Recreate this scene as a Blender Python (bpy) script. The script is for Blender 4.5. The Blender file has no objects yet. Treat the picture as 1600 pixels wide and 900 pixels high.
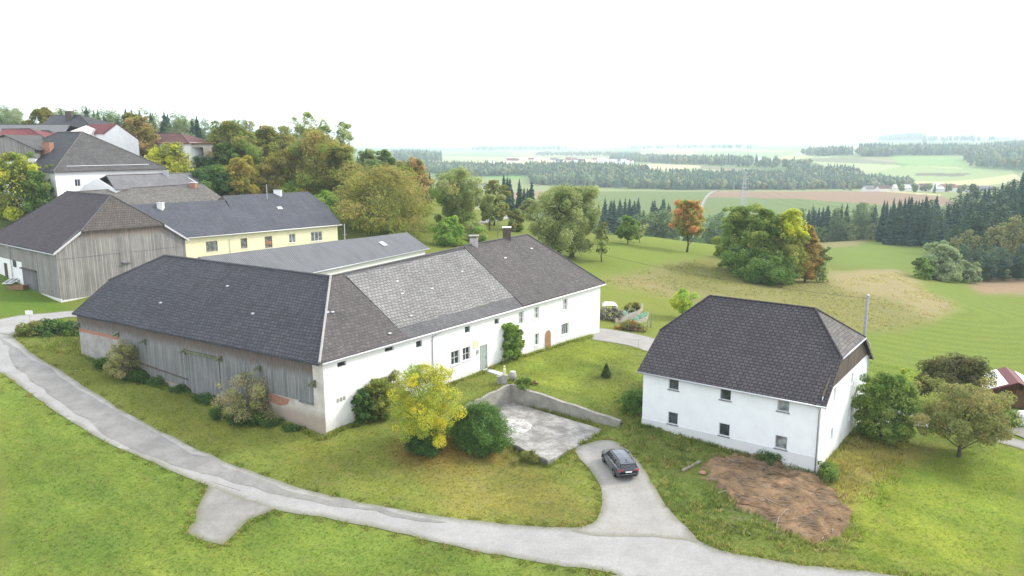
import bpy, math, random
import numpy as np
from mathutils import Vector
from mathutils.geometry import delaunay_2d_cdt

# ------------------------------------------------------------------ scene, camera, light
S = bpy.context.scene
COL = S.collection
FPX, CAMH, HORY = 1200.0, 24.0, 226.0
PITCH = math.atan((450 - HORY) / FPX)
cd = bpy.data.cameras.new("camera")
cam = bpy.data.objects.new("camera", cd)
COL.objects.link(cam)
cam.location = (0, 0, CAMH)
cam.rotation_euler = (math.pi / 2 - PITCH, 0, 0)
cd.sensor_width = 36
cd.lens = 36 * FPX / 1600
cd.clip_start = 0.5
cd.clip_end = 40000
S.camera = cam

SUN_EL, SUN_AZ = math.radians(38), math.radians(72)      # azimuth measured from +Y towards +X
W = bpy.data.worlds.new("World")
S.world = W
W.use_nodes = True
nt = W.node_tree
for n in list(nt.nodes):
    nt.nodes.remove(n)
sky = nt.nodes.new("ShaderNodeTexSky")
sky.sky_type = 'NISHITA'
sky.sun_disc = False
sky.sun_elevation = SUN_EL
sky.sun_rotation = SUN_AZ
sky.air_density = 1.0
sky.dust_density = 3.0
sky.ozone_density = 1.0
cloud = nt.nodes.new("ShaderNodeMix")                     # thin bright overcast over the blue
cloud.data_type = 'RGBA'
cloud.inputs[0].default_value = 0.72
cloud.inputs[7].default_value = (8.6, 8.9, 9.3, 1)
nt.links.new(sky.outputs[0], cloud.inputs[6])
bg = nt.nodes.new("ShaderNodeBackground")
bg.inputs[1].default_value = 0.12
nt.links.new(cloud.outputs[2], bg.inputs[0])
wo = nt.nodes.new("ShaderNodeOutputWorld")
nt.links.new(bg.outputs[0], wo.inputs[0])

sd = bpy.data.lights.new("sun", 'SUN')
sd.energy = 1.5
sd.angle = math.radians(12)
sd.color = (1.0, 0.95, 0.87)
sun = bpy.data.objects.new("sun", sd)
COL.objects.link(sun)
sun.location = (60, 20, 120)
_dir = Vector((math.sin(SUN_AZ) * math.cos(SUN_EL), math.cos(SUN_AZ) * math.cos(SUN_EL), math.sin(SUN_EL)))
sun.rotation_euler = _dir.to_track_quat('Z', 'Y').to_euler()

S.view_settings.view_transform = 'Standard'
S.view_settings.look = 'None'
S.view_settings.exposure = 1.15
S.view_settings.gamma = 1
S.view_settings.use_curve_mapping = False
S.render.engine = 'CYCLES'
S.cycles.max_bounces = 8
S.cycles.diffuse_bounces = 5
S.cycles.glossy_bounces = 2
S.cycles.transmission_bounces = 6
S.cycles.transparent_max_bounces = 8
S.cycles.volume_bounces = 2
S.cycles.use_denoising = True
S.cycles.denoiser = 'OPENIMAGEDENOISE'
S.cycles.denoising_input_passes = 'RGB_ALBEDO_NORMAL'
S.cycles.denoising_prefilter = 'ACCURATE'

# ------------------------------------------------------------------ view geometry: pixels of a 1600x900 picture to rays
FW = np.array([0, math.cos(PITCH), -math.sin(PITCH)])
UP = np.array([0, math.sin(PITCH), math.cos(PITCH)])
EYE = np.array([0, 0, CAMH])
def ray(px, py):
    return FW + np.array([1., 0, 0]) * (px - 800) / FPX + UP * (450 - py) / FPX
def at_z(px, py, z):
    d = ray(px, py)
    return EYE + d * ((z - CAMH) / d[2])
def at_depth(px, py, y):
    """point on the ray at ground distance y ahead"""
    d = ray(px, py)
    return EYE + d * (y / d[1])
def project(x, y, z):
    v = np.stack([x, y, z - CAMH])
    dep = FW[1] * v[1] + FW[2] * v[2]
    dep = np.maximum(dep, 0.1)
    return 800 + FPX * v[0] / dep, 450 - FPX * (UP[1] * v[1] + UP[2] * v[2]) / dep

# ------------------------------------------------------------------ terrain
CP = []          # control points (u=x/y, r=y, z)
def cz(px, py, z):
    p = at_z(px, py, z)
    CP.append((p[0] / p[1], p[1], z))
def cr(px, r, z):
    CP.append(((px - 800) / FPX, r, z))
for px, py, z in [(131,552,1.5),(230,592,.5),(360,630,.3),(503,678,-.25),(600,640,0),(760,575,.4),(855,543,.3),(930,525,-.3),
    (716,625,0.0),(797,600,.2),(880,632,-.5),(965,657,-1.3),(870,575,.3),(950,590,.1),(1000,620,-.3),(1004,650,-.7),(1080,668,-1.0),(1140,690,-1.2),(1275,738,-1.6),
    (650,700,-1.0),(720,705,-1.3),(790,712,-2.0),(850,735,-2.1),(850,790,-2.3),(920,790,-2.1),(966,735,-1.75),(930,690,-1.65),(1000,820,-2.3),(900,850,-2.55),(1100,880,-2.8),
    (700,812,-2.4),(600,750,-1.7),(500,765,-1.8),(440,700,-.7),(350,735,-1.4),(300,660,-.3),(200,675,-.6),(200,620,.3),(100,610,.5),(90,560,1.4),(30,560,1.5),(0,520,2.2),(60,498,2.3),(95,476,2.35),
    (20,433,4.0),(0,600,.6),(0,740,-1.2),(0,900,-2.8),(150,800,-1.6),(300,830,-2.2),(300,900,-2.9),(600,900,-3.3),(900,900,-3.0),(1150,780,-1.9),(1250,840,-2.5),(1300,880,-2.9),(1450,800,-2.6),
    (1600,800,-3.2),(1600,900,-3.6),(1350,672,-1.9),(1400,730,-2.2),(1440,652,-2.6),(1500,715,-2.6),(1600,694,-3.0),(1600,640,-3.3),(980,528,-.8),(1060,540,-1.2),
    (940,480,-.2),(1000,455,-1),(1000,400,-.6),(950,369,-.6),(1020,371,-1.6),(900,400,.4),(1070,392,-2.2),(1180,432,-3.2),(1290,440,-4.4),(1290,480,-4.2),(1420,515,-6.0),(1350,470,-5.2),(1490,480,-8.0),
    (1430,445,-8.5),(1330,420,-7.5),(1450,560,-5.3),(1600,480,-11),(1600,540,-7.5),(1560,600,-4.6),(1290,395,-17),(1400,415,-18),(1350,374,-25.5),(1430,388,-24),(1450,430,-15.5),(1530,442,-15),(1600,432,-16),
    (1100,388,-2.6),(1130,384,-3.6),(820,360,2.0),(760,350,3.4),(690,372,3.0)]:
    cz(px, py, z)
for px, r, z in [
    # the farm hill on the left
    (-200,120,6),(-200,200,16),(0,150,8.5),(60,135,7.0),(120,128,6.0),(60,165,12.5),(150,160,11),(0,200,17.5),(-200,320,26),(100,215,19.5),(200,205,18.5),(270,215,20),(330,205,18.5),(250,165,12.5),(330,165,10.5),
    (300,135,4.0),(400,140,3.6),(450,170,6.5),(400,195,13),(500,195,9.5),(560,150,3.2),(620,165,4.4),(640,200,6),(560,240,9.5),(480,250,15),(380,260,20),
    (100,330,27),(300,330,25),(-200,500,28),(100,480,24),(300,480,20),(450,380,17),(560,380,9),(650,300,5),(680,420,-6),
    (380,115,1.5),(560,110,.6),(650,120,1.0),(720,135,1.8),(800,170,2.2),(860,190,1.8),(720,220,4.5),(780,240,3.0),(860,232,.2),
    # behind the crest of the meadow, the valley
    (950,260,-9),(1060,250,-9),(860,300,-10),(780,330,-8),(950,330,-25),(1060,330,-27),(1180,300,-24),(950,420,-33),(1100,430,-34),(800,430,-26),(1180,220,-10),(1260,260,-18),
    (1600,330,-16),(1800,330,-10),(1520,420,-20),(1600,520,-9),(1800,500,2),(1430,520,-28),(1520,700,-22),(1700,800,-10),
    # the fields across the valley
    (700,700,-30),(850,560,-32),(1000,560,-33),(1150,560,-33),(1300,560,-33),(1400,600,-34),(700,1000,-28),(850,860,-27),(1000,860,-27),(1150,860,-27),(1300,870,-28),(1450,900,-30),(1600,1000,-34),
    (100,1000,-10),(400,1000,-15),(600,1000,-18),(560,620,-6),(300,700,8),
    (700,1300,-44),(850,1100,-46),(1000,1150,-48),(1150,1150,-48),(1300,1150,-48),(1450,1200,-46),(1600,1250,-44),
    (600,2300,-22),(750,1900,-24),(900,1800,-24),(1050,1800,-26),(1200,1900,-24),(1350,1800,-26),(1500,1800,-22),(1650,1700,-8),
    (300,3000,-10),(600,3500,-26),(800,3200,-34),(1000,3300,-34),(1200,3300,-28),(1350,3200,4),(1500,3200,8),(1650,2800,24),
    (300,6000,0),(600,7000,-14),(800,7500,-14),(1000,7500,-10),(1200,7000,14),(1330,6500,34),(1400,6500,78),(1480,6500,62),(1600,6500,52),(1800,6500,50),
    (300,12000,-10),(800,13000,-20),(1200,13000,-20),(1600,12000,10)]:
    cr(px, r, z)
for u in (-.95, .95):
    for r, z in ((40, -3), (80, 1 if u < 0 else -3), (160, 9 if u < 0 else -6), (320, 22 if u < 0 else -10), (700, 22 if u < 0 else -5), (1500, 0), (4000, 10), (9000, 10)):
        CP.append((u, r, z))
for u in (-.6, 0, .6):
    CP.append((u, 22, -4))
CP = np.array(CP)
def _feat(u, r):
    return np.stack([u * 4.0, np.log(r) * 1.6], -1)
CX = _feat(CP[:, 0], CP[:, 1])
def _tps(d2):
    return 0.5 * d2 * np.log(d2 + 1e-12)
_n = len(CX)
_K = _tps(((CX[:, None] - CX[None]) ** 2).sum(-1)) + np.eye(_n) * 0.004
_Pm = np.hstack([np.ones((_n, 1)), CX])
_A = np.block([[_K, _Pm], [_Pm.T, np.zeros((3, 3))]])
# heights are fitted relative to distance so that far controls do not outweigh near ones
_zs = np.arcsinh(CP[:, 2] / 4)
_w = np.linalg.solve(_A, np.concatenate([_zs, np.zeros(3)]))
def height_raw(x, y):
    x = np.atleast_1d(np.asarray(x, float)); y = np.atleast_1d(np.asarray(y, float))
    yy = np.clip(y, 20, 13000)
    u = np.clip(x / yy, -.95, .95)
    X = _feat(u, yy)
    out = np.empty(len(X))
    for i in range(0, len(X), 40000):
        q = X[i:i + 40000]
        d2 = ((q[:, None, :] - CX[None]) ** 2).sum(-1)
        out[i:i + 40000] = _tps(d2) @ _w[:_n] + _w[_n] + q @ _w[_n + 1:]
    return np.sinh(np.clip(out, -4, 4)) * 4

def inside(poly, x, y):
    poly = np.asarray(poly); c = np.zeros(x.shape, bool)
    j = len(poly) - 1
    for i in range(len(poly)):
        xi, yi = poly[i][0], poly[i][1]; xj, yj = poly[j][0], poly[j][1]
        with np.errstate(divide='ignore', invalid='ignore'):
            c ^= ((yi > y) != (yj > y)) & (x < (xj - xi) * (y - yi) / (yj - yi + 1e-12) + xi)
        j = i
    return c
def vnoise(x, y, s, seed=0):
    """smooth value noise in [-1, 1]"""
    x = x / s + seed * 17.3; y = y / s + seed * 9.1
    xi = np.floor(x); yi = np.floor(y); fx = x - xi; fy = y - yi
    fx = fx * fx * (3 - 2 * fx); fy = fy * fy * (3 - 2 * fy)
    def h(a, b):
        v = np.sin(a * 127.1 + b * 311.7 + seed * 74.7) * 43758.5453
        return (v - np.floor(v)) * 2 - 1
    return (h(xi, yi) * (1 - fx) + h(xi + 1, yi) * fx) * (1 - fy) + (h(xi, yi + 1) * (1 - fx) + h(xi + 1, yi + 1) * fx) * fy

SLAB_Z = -1.55
SLAB = [at_z(*p, SLAB_Z)[:2] for p in ((798, 628), (946, 672), (856, 721), (789, 691), (712, 662))]
_sc = np.mean(SLAB, 0)
def _out(p, q, d):
    t = (q - p) / np.linalg.norm(q - p); n = np.array([-t[1], t[0]])
    return n * d * (1 if n @ (p - _sc) > 0 else -1)
_o1, _o2 = _out(SLAB[0], SLAB[1], .24), _out(SLAB[4], SLAB[0], .24)
SLAB_IN = [SLAB[0] + _o1 + _o2, SLAB[1] + _o1 - (SLAB[1] - SLAB[0]) * .01, SLAB[1] + (_sc - SLAB[1]) * .03, SLAB[2] + (_sc - SLAB[2]) * .02, SLAB[3] + (_sc - SLAB[3]) * .02, SLAB[4] + (_sc - SLAB[4]) * .02 + _o2]
_we = at_z(968, 668, SLAB_Z)[:2]
_ow = _out(SLAB[0], _we, .22)
WEDGE = [SLAB[0] + _ow, _we + _ow, _we + (_we - SLAB[0]) * .01, SLAB[1], _sc]
def height(x, y):
    x = np.atleast_1d(np.asarray(x, float)); y = np.atleast_1d(np.asarray(y, float))
    z = height_raw(x, y)
    near = y < 140
    if near.any():
        xs, ys = x[near], y[near]
        dz = 0.05 * vnoise(xs, ys, 2.3, 1) + 0.10 * vnoise(xs, ys, 7.0, 2)
        zz = z[near] + dz
        zz[inside(WEDGE, xs, ys)] = SLAB_Z - .06
        m = inside(SLAB_IN, xs, ys)
        zz[m] = SLAB_Z - 0.5
        z[near] = zz
    mid = (y >= 140) & (y < 700)
    if mid.any():
        z[mid] += 0.25 * vnoise(x[mid], y[mid], 17, 3)
    return z
def hz(x, y):
    return float(height(x, y)[0])
_ts = np.geomspace(25, 9000, 900)
def ground_hit(px, py):
    d = ray(px, py)
    t = _ts / d[1]
    P = EYE + d * t[:, None]
    below = P[:, 2] < height(P[:, 0], P[:, 1])
    if not below.any():
        return P[-1]
    i = int(np.argmax(below))
    lo, hi = t[max(i - 1, 0)], t[i]
    for _ in range(14):
        m = (lo + hi) / 2; p = EYE + d * m
        if p[2] < hz(p[0], p[1]): hi = m
        else: lo = m
    p = EYE + d * hi
    p[2] = hz(p[0], p[1])
    return p

# ------------------------------------------------------------------ material helpers
class NT:
    def __init__(self, name, rough=0.9, spec=0.2):
        self.m = bpy.data.materials.new(name)
        self.m.use_nodes = True
        self.t = self.m.node_tree
        self.b = self.t.nodes["Principled BSDF"]
        self.out = self.t.nodes["Material Output"]
        self.b.inputs["Roughness"].default_value = rough
        self.b.inputs["Specular IOR Level"].default_value = spec
    def n(self, typ, ins=None, **attrs):
        nd = self.t.nodes.new("ShaderNode" + typ)
        for k, v in attrs.items(): setattr(nd, k, v)
        for k, v in (ins or {}).items(): self.set(nd.inputs[k], v)
        return nd
    def set(self, sock, v):
        if isinstance(v, bpy.types.NodeSocket): self.t.links.new(v, sock)
        elif isinstance(v, (tuple, list)) and len(v) == 3 and sock.type == 'RGBA': sock.default_value = (*v, 1)
        else: sock.default_value = v
    def math(self, op, a, b=0.0, clamp=False):
        nd = self.n("Math", {0: a, 1: b}, operation=op); nd.use_clamp = clamp
        return nd.outputs[0]
    def mix(self, f, a, b, blend='MIX'):
        nd = self.n("Mix", data_type='RGBA', blend_type=blend)
        nd.clamp_factor = True
        self.set(nd.inputs[0], f); self.set(nd.inputs[6], a); self.set(nd.inputs[7], b)
        return nd.outputs[2]
    def ramp(self, f, lo, hi):
        nd = self.n("MapRange", {0: f, 1: lo, 2: hi}); nd.clamp = True
        return nd.outputs[0]
    def noise(self, vec, scale, detail=4, rough=0.6):
        nd = self.n("TexNoise", {"Scale": scale, "Detail": detail, "Roughness": rough})
        if vec is not None: self.set(nd.inputs["Vector"], vec)
        return nd.outputs[0]
    def uv(self, sx=1, sy=1):
        u = self.n("UVMap", uv_map="uv").outputs[0]
        if sx == 1 and sy == 1: return u
        return self.n("Mapping", {"Vector": u, "Scale": (sx, sy, 1)}).outputs[0]
    def pos(self):
        return self.n("NewGeometry").outputs["Position"]
    def color(self, c): self.set(self.b.inputs["Base Color"], c); return self
    def bump(self, h, strength=0.5, dist=0.05):
        nd = self.n("Bump", {"Strength": strength, "Distance": dist, "Height": h})
        self.t.links.new(nd.outputs[0], self.b.inputs["Normal"]); return self

def plain(name, c, rough=0.7, spec=0.3, metal=0.0, var=0.15, scale=6.0):
    k = NT(name, rough, spec)
    v = k.noise(k.pos(), scale)
    k.color(k.mix(k.ramp(v, .3, .7), tuple(x * (1 - var) for x in c), tuple(min(1, x * (1 + var)) for x in c)))
    k.b.inputs["Metallic"].default_value = metal
    return k.m

def roof_tiles(name, base, tw=0.42, th=0.3, var=0.35, gap=0.03, lichen=(0.3, 0.29, 0.26), lich_amt=0.25, gapcol=None, diag=False, seed=0.0):
    k = NT(name, 0.75, 0.25)
    uv = k.uv()
    if diag:
        uv = k.n("Mapping", {"Vector": uv, "Rotation": (0, 0, 0.0)}).outputs[0]
    wob = k.n("MixRGB", {0: 0.012, 1: uv, 2: k.n("TexNoise", {"Vector": uv, "Scale": 2.0}).outputs[1]}).outputs[0]
    br = k.n("TexBrick", {"Vector": wob, "Color1": (0, 0, 0), "Color2": (1, 1, 1), "Mortar": (.5, .5, .5), "Scale": 1.0, "Mortar Size": gap, "Mortar Smooth": 0.25, "Bias": 0.0, "Brick Width": tw, "Row Height": th})
    br.offset = 0.5
    dk = tuple(x * (1 - var) for x in base); lt = tuple(x * (1 + var) for x in base)
    c = k.mix(br.outputs[0], dk, lt)
    big = k.noise(k.n("Mapping", {"Vector": k.uv(), "Location": (seed * 13, seed * 7, 0)}).outputs[0], 0.22, 5, 0.65)
    c = k.mix(k.ramp(big, .3, .75), k.mix(0.35, c, (0.02, 0.02, 0.022)), c)
    fine = k.noise(k.uv(), 5.0, 5, 0.75)
    c = k.mix(k.math('MULTIPLY', k.ramp(fine, .52, .72), lich_amt), c, lichen)
    streak = k.noise(k.uv(2.2, .12), 1.0, 3)
    c = k.mix(k.math('MULTIPLY', k.ramp(streak, .5, .8), 0.10), c, lichen)
    c = k.mix(k.math('MULTIPLY', br.outputs[1], 0.85), c, gapcol or tuple(x * .18 for x in base))
    k.color(c)
    h = k.math('SUBTRACT', k.math('ADD', k.math('MULTIPLY', br.outputs[0], .4), k.math('MULTIPLY', fine, .5)), k.math('MULTIPLY', br.outputs[1], 1.0))
    k.bump(h, 0.7, 0.03)
    return k.m

def timber(name, base, top=None, bw=0.17, brown=(0.10, 0.065, 0.04), brown_amt=0.0):
    k = NT(name, 0.85, 0.15)
    uv = k.uv()
    sep = k.n("SeparateXYZ", {0: uv})
    cell = k.math('FLOOR', k.math('DIVIDE', sep.outputs[0], bw))
    wn = k.n("TexWhiteNoise", {"W": cell}, noise_dimensions='1D').outputs[0]
    grain = k.noise(k.uv(9, 0.35), 1.0, 5, 0.7)
    c = k.mix(wn, tuple(x * .68 for x in base), tuple(x * 1.28 for x in base))
    c = k.mix(k.ramp(grain, .35, .75), c, tuple(x * .5 for x in base))
    blotch = k.noise(k.uv(.5, .35), 1.0, 4)
    c = k.mix(k.math('MULTIPLY', k.ramp(blotch, .45, .75), .5), c, (base[0] * 1.2, base[1] * 1.17, base[2] * 1.1))
    if top is not None:
        edge = k.math('ADD', sep.outputs[1], k.math('ADD', k.math('MULTIPLY', wn, .5), k.math('MULTIPLY', k.noise(k.uv(3, .4), 1.0), 0.9)))
        c = k.mix(k.math('MULTIPLY', k.ramp(edge, top - .1, top + .55), brown_amt), c, brown)
    fr = k.math('FRACT', k.math('DIVIDE', sep.outputs[0], bw))
    gap = k.math('LESS_THAN', fr, 0.11)
    c = k.mix(k.math('MULTIPLY', gap, .8), c, tuple(x * .22 for x in base))
    k.color(c)
    k.bump(k.math('SUBTRACT', k.math('MULTIPLY', grain, .4), gap), .6, .02)
    return k.m

def plaster(name, c=(.78, .78, .77), dirt=(.45, .43, .38), base_z=None, amt=.5, patch=.12):
    k = NT(name, 0.9, 0.1)
    uv = k.uv()
    col = k.mix(k.ramp(k.noise(uv, .7, 6, .7), .4, .75), c, tuple(x * (1 - patch) for x in c))
    drip = k.noise(k.uv(3, .25), 1.0, 4, .65)
    col = k.mix(k.math('MULTIPLY', k.ramp(drip, .56, .8), .35 * amt), col, dirt)
    if base_z is not None:
        z = k.n("SeparateXYZ", {0: uv}).outputs[1]
        e = k.math('SUBTRACT', z, k.math('MULTIPLY', k.noise(k.uv(1.5, .8), 1.0, 5, .7), 1.3))
        col = k.mix(k.math('MULTIPLY', k.ramp(e, base_z + .1, base_z - .7), amt), col, dirt)
    k.color(col)
    k.bump(k.noise(uv, 14, 4), .25, .01)
    return k.m

def glass(name, c=(.02, .025, .03)):
    k = NT(name, 0.12, 0.5)
    k.color(k.mix(k.ramp(k.noise(k.pos(), 1.7), .4, .65), c, tuple(x * 3 + .01 for x in c)))
    return k.m

def foliage_mat(name, transl=0.3, gain=1.75):
    k = NT(name, 0.7, 0.2)
    a = k.mix(1.0, k.n("Attribute", attribute_name="leaf").outputs[0], (gain, gain, gain), 'MULTIPLY')
    k.color(a)
    tr = k.n("BsdfTranslucent", {"Color": k.mix(.5, a, k.mix(1.0, a, (1.35, 1.5, .6), 'MULTIPLY'))})
    mx = k.n("MixShader", {0: transl, 1: k.b.outputs[0], 2: tr.outputs[0]})
    k.t.links.new(mx.outputs[0], k.out.inputs[0])
    return k.m

M = {}
M['leaf'] = foliage_mat("leaves", .5, 2.25)
M['needle'] = foliage_mat("needles", 0.1)
M['bark'] = plain("bark", (.10, .085, .07), .95, .1, var=.5, scale=4)
M['twig'] = plain("dry_twig", (.34, .295, .24), .9, .1, var=.3)
M['bark_pale'] = plain("pale_bark", (.22, .20, .17), .95, .1, var=.4, scale=4)
M['barn_tile'] = roof_tiles("dark_eternit", (.050, .052, .064), .42, .36, .28, .042, lich_amt=.14, seed=1, gapcol=(.012, .012, .014))
M['brown_tile'] = roof_tiles("brown_eternit", (.098, .086, .083), .42, .36, .22, .028, lich_amt=.30, seed=2, gapcol=(.03, .028, .027))
M['pale_tile'] = roof_tiles("pale_eternit", (.235, .229, .218), .46, .38, .17, .036, lichen=(.38, .37, .34), lich_amt=.5, gapcol=(.035, .034, .032), seed=3)
M['strip_tile'] = roof_tiles("grey_sheet", (.12, .118, .12), .42, .30, .15, .012, lich_amt=.12, seed=4)
M['house_tile'] = roof_tiles("plum_eternit", (.062, .055, .061), .46, .34, .20, .045, lich_amt=.22, seed=5, gapcol=(.010, .009, .010))
M['house_hip'] = roof_tiles("worn_plum_eternit", (.12, .108, .10), .40, .3, .3, .02, lich_amt=.5, seed=6)
M['lbarn_tile'] = roof_tiles("violet_tile", (.058, .044, .050), .40, .42, .25, .03, lich_amt=.10, seed=7)
M['lbarn_hip'] = roof_tiles("brown_tile", (.10, .085, .074), .36, .38, .2, .028, lich_amt=.3, seed=8)
M['slate_blue'] = roof_tiles("blue_slate", (.085, .09, .108), .6, .35, .12, .018, lich_amt=.12, seed=9)
M['far_tile'] = roof_tiles("far_tile", (.085, .082, .078), .5, .45, .2, .02, lich_amt=.35, seed=10)
M['far_dark'] = roof_tiles("far_dark_tile", (.05, .052, .058), .5, .45, .2, .02, lich_amt=.1, seed=11)
M['far_grey'] = roof_tiles("far_grey_tile", (.17, .17, .175), .5, .45, .15, .02, lich_amt=.3, seed=12)
M['stone_tile'] = roof_tiles("weathered_tile", (.17, .155, .135), .5, .5, .25, .04, lichen=(.25, .24, .2), lich_amt=.4, seed=13)
M['red_tile'] = roof_tiles("red_tile", (.22, .05, .05), .5, .45, .15, .02, lich_amt=.08, seed=14)
M['dull_red_tile'] = roof_tiles("dull_red_tile", (.15, .062, .055), .5, .45, .2, .02, lich_amt=.15, seed=15)
M['timber'] = timber("grey_timber", (.225, .23, .23), 5.35, brown=(.10, .062, .042), brown_amt=.7, bw=.22)
M['timber_barn'] = timber("silver_timber", (.30, .288, .272), 9.2, brown=(.16, .09, .06), brown_amt=.5, bw=.24)
M['timber_door'] = timber("grey_door_timber", (.21, .215, .22), bw=.2)
M['timber_dark'] = timber("brown_timber", (.13, .105, .085))
M['timber_green'] = timber("mossy_timber", (.16, .17, .10), bw=.3)
M['white'] = plaster("white_plaster", (.80, .80, .79), base_z=.3, amt=.45)
M['white_cool'] = plaster("cool_white_plaster", (.74, .765, .78), base_z=.2, amt=.35, patch=.10)
M['white_clean'] = plaster("clean_white_plaster", (.78, .78, .77))
M['old_plaster'] = plaster("crumbling_plaster", (.50, .47, .42), (.30, .24, .19), base_z=1.0, amt=.8, patch=.35)
M['yellow'] = plaster("yellow_plaster", (.84, .775, .52))
M['plinth'] = plaster("grey_plinth", (.60, .61, .62), amt=.4)
M['concrete'] = plaster("concrete", (.36, .35, .33), (.12, .11, .10), amt=1.2, patch=.45)
M['mossy_concrete'] = plaster("mossy_concrete", (.34, .325, .285), (.13, .125, .08), amt=1.6, patch=.5)
M['metal'] = plain("zinc", (.42, .44, .46), .45, .5, .6)
M['steel'] = plain("pale_steel", (.5, .5, .5), .6, .3, .2)
M['pole_grey'] = plain("pole_grey", (.25, .255, .26), .8, .1, var=.2)
M['cable'] = plain("cable", (.05, .05, .05), .6)
M['glass'] = glass("window_glass")
M['glass_pale'] = glass("curtained_glass", (.10, .11, .11))
M['frame_white'] = plain("white_frame", (.72, .72, .70), .5)
M['frame_wood'] = plain("brown_frame", (.22, .13, .07), .6)
M['door_wood'] = plain("oak_door", (.30, .16, .08), .6, var=.3)
M['door_grey'] = plain("grey_green_door", (.34, .38, .36), .6, var=.2)
M['sill'] = plain("sill_grey", (.16, .17, .18), .6)
M['red_paint'] = plain("red_roof_paint", (.13, .038, .038), .6)
M['panel_white'] = plain("white_panel", (.75, .75, .74), .5)
M['bed_wood'] = plain("pale_boards", (.36, .33, .29), .8, .1, var=.3)
M['tarp'] = plain("grey_tarp", (.50, .47, .46), .7, .2, var=.3, scale=2)
M['cabin_wood'] = timber("cabin_timber", (.20, .095, .05), bw=.25)
M['chimney_plaster'] = plaster("chimney_plaster", (.42, .40, .37), amt=.8, patch=.3)
M['chimney_brick'] = None
def brick_mat(name, c1, c2, mortar):
    k = NT(name, .9, .1)
    br = k.n("TexBrick", {"Vector": k.uv(), "Color1": c1, "Color2": c2, "Mortar": mortar, "Scale": 1.0, "Mortar Size": .012, "Brick Width": .26, "Row Height": .09})
    k.color(k.mix(k.math('MULTIPLY', k.ramp(k.noise(k.uv(), 3, 5), .5, .75), .5), br.outputs[0], mortar))
    k.bump(br.outputs[1], -.5, .01)
    return k.m
M['brick'] = brick_mat("red_brick", (.36, .12, .06), (.28, .09, .05), (.36, .30, .25))
M['gauge'] = plain("cream_plate", (.66, .60, .40), .6)

def corrugated():
    k = NT("corrugated_eternit", .8, .2)
    u = k.n("SeparateXYZ", {0: k.uv()})
    w = k.math('SINE', k.math('MULTIPLY', u.outputs[0], 2 * math.pi / .36))
    c = k.mix(k.ramp(w, -1, 1), (.075, .078, .085), (.20, .205, .215))
    c = k.mix(k.math('MULTIPLY', k.ramp(k.noise(k.uv(.5, .2), 1.0, 5), .45, .75), .45), c, (.07, .075, .075))
    k.color(c); k.bump(w, .6, .05)
    return k.m
M['corrugated'] = corrugated()

def ground_mat():
    k = NT("meadow", .95, .05)
    a = k.n("Attribute", attribute_name="field").outputs[0]
    al = k.n("Attribute", attribute_name="lush")
    p = k.pos()
    flat = k.n("Mapping", {"Vector": p, "Scale": (1, 1, .25)}).outputs[0]
    n1 = k.noise(flat, .35, 6, .7)
    n2 = k.noise(flat, 2.2, 6, .75)
    n3 = k.noise(flat, 7.0, 4, .8)
    c = k.mix(k.math('MULTIPLY', k.ramp(n1, .35, .7), .55), a, k.mix(1.0, a, (1.35, 1.12, .85), 'MULTIPLY'))
    c = k.mix(k.math('MULTIPLY', k.ramp(n2, .42, .68), .65), c, k.mix(1.0, a, (.55, .66, .55), 'MULTIPLY'))
    c = k.mix(k.math('MULTIPLY', k.ramp(n3, .5, .66), .75), c, k.mix(1.0, a, (1.6, 1.5, 1.2), 'MULTIPLY'))
    c = k.mix(k.math('MULTIPLY', k.ramp(n3, .48, .34), .6), c, k.mix(1.0, a, (.5, .6, .45), 'MULTIPLY'))
    dry = k.math('MULTIPLY', k.ramp(k.noise(flat, .8, 5, .7), .52, .72), al.outputs[2])
    c = k.mix(k.math('MULTIPLY', dry, .75), c, (.20, .165, .085))
    k.color(c)
    k.bump(k.math('ADD', n2, k.math('MULTIPLY', n3, .6)), .5, .12)
    return k.m
M['ground'] = ground_mat()

def asphalt(name, c, light, amt):
    k = NT(name, .92, .15)
    p = k.pos()
    t = k.n("Attribute", attribute_name="across").outputs[2]
    n = k.noise(p, .55, 6, .7)
    f = k.noise(p, 6, 4, .7)
    col = k.mix(k.ramp(n, .38, .66), c, light)
    col = k.mix(k.math('MULTIPLY', k.ramp(f, .4, .7), .35), col, tuple(x * .6 for x in c))
    edge = k.math('MULTIPLY', k.ramp(k.math('ADD', t, k.math('MULTIPLY', f, .5)), .75, 1.15), amt)
    col = k.mix(edge, col, (.13, .13, .07))
    k.color(col); k.bump(f, .2, .02)
    return k.m
M['road'] = asphalt("old_asphalt", (.285, .278, .265), (.345, .338, .322), .6)
M['road_dark'] = asphalt("dark_asphalt", (.20, .193, .182), (.28, .272, .26), .1)
M['drive'] = asphalt("gravel_drive", (.275, .26, .24), (.34, .325, .30), .5)
M['apron'] = asphalt("worn_apron", (.20, .19, .175), (.28, .27, .25), .7)

def slab_mat():
    k = NT("stained_concrete", .92, .1)
    p = k.pos()
    n = k.noise(p, .6, 7, .72); f = k.noise(p, 4, 5, .8)
    c = k.mix(k.ramp(n, .40, .62), (.19, .178, .16), (.40, .385, .36))
    c = k.mix(k.ramp(f, .5, .68), c, (.15, .14, .13))
    c = k.mix(k.math('MULTIPLY', k.ramp(k.noise(p, 11, 3), .55, .7), .45), c, (.50, .49, .465))
    k.color(c); k.bump(f, .3, .03)
    return k.m
M['slab'] = slab_mat()

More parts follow.
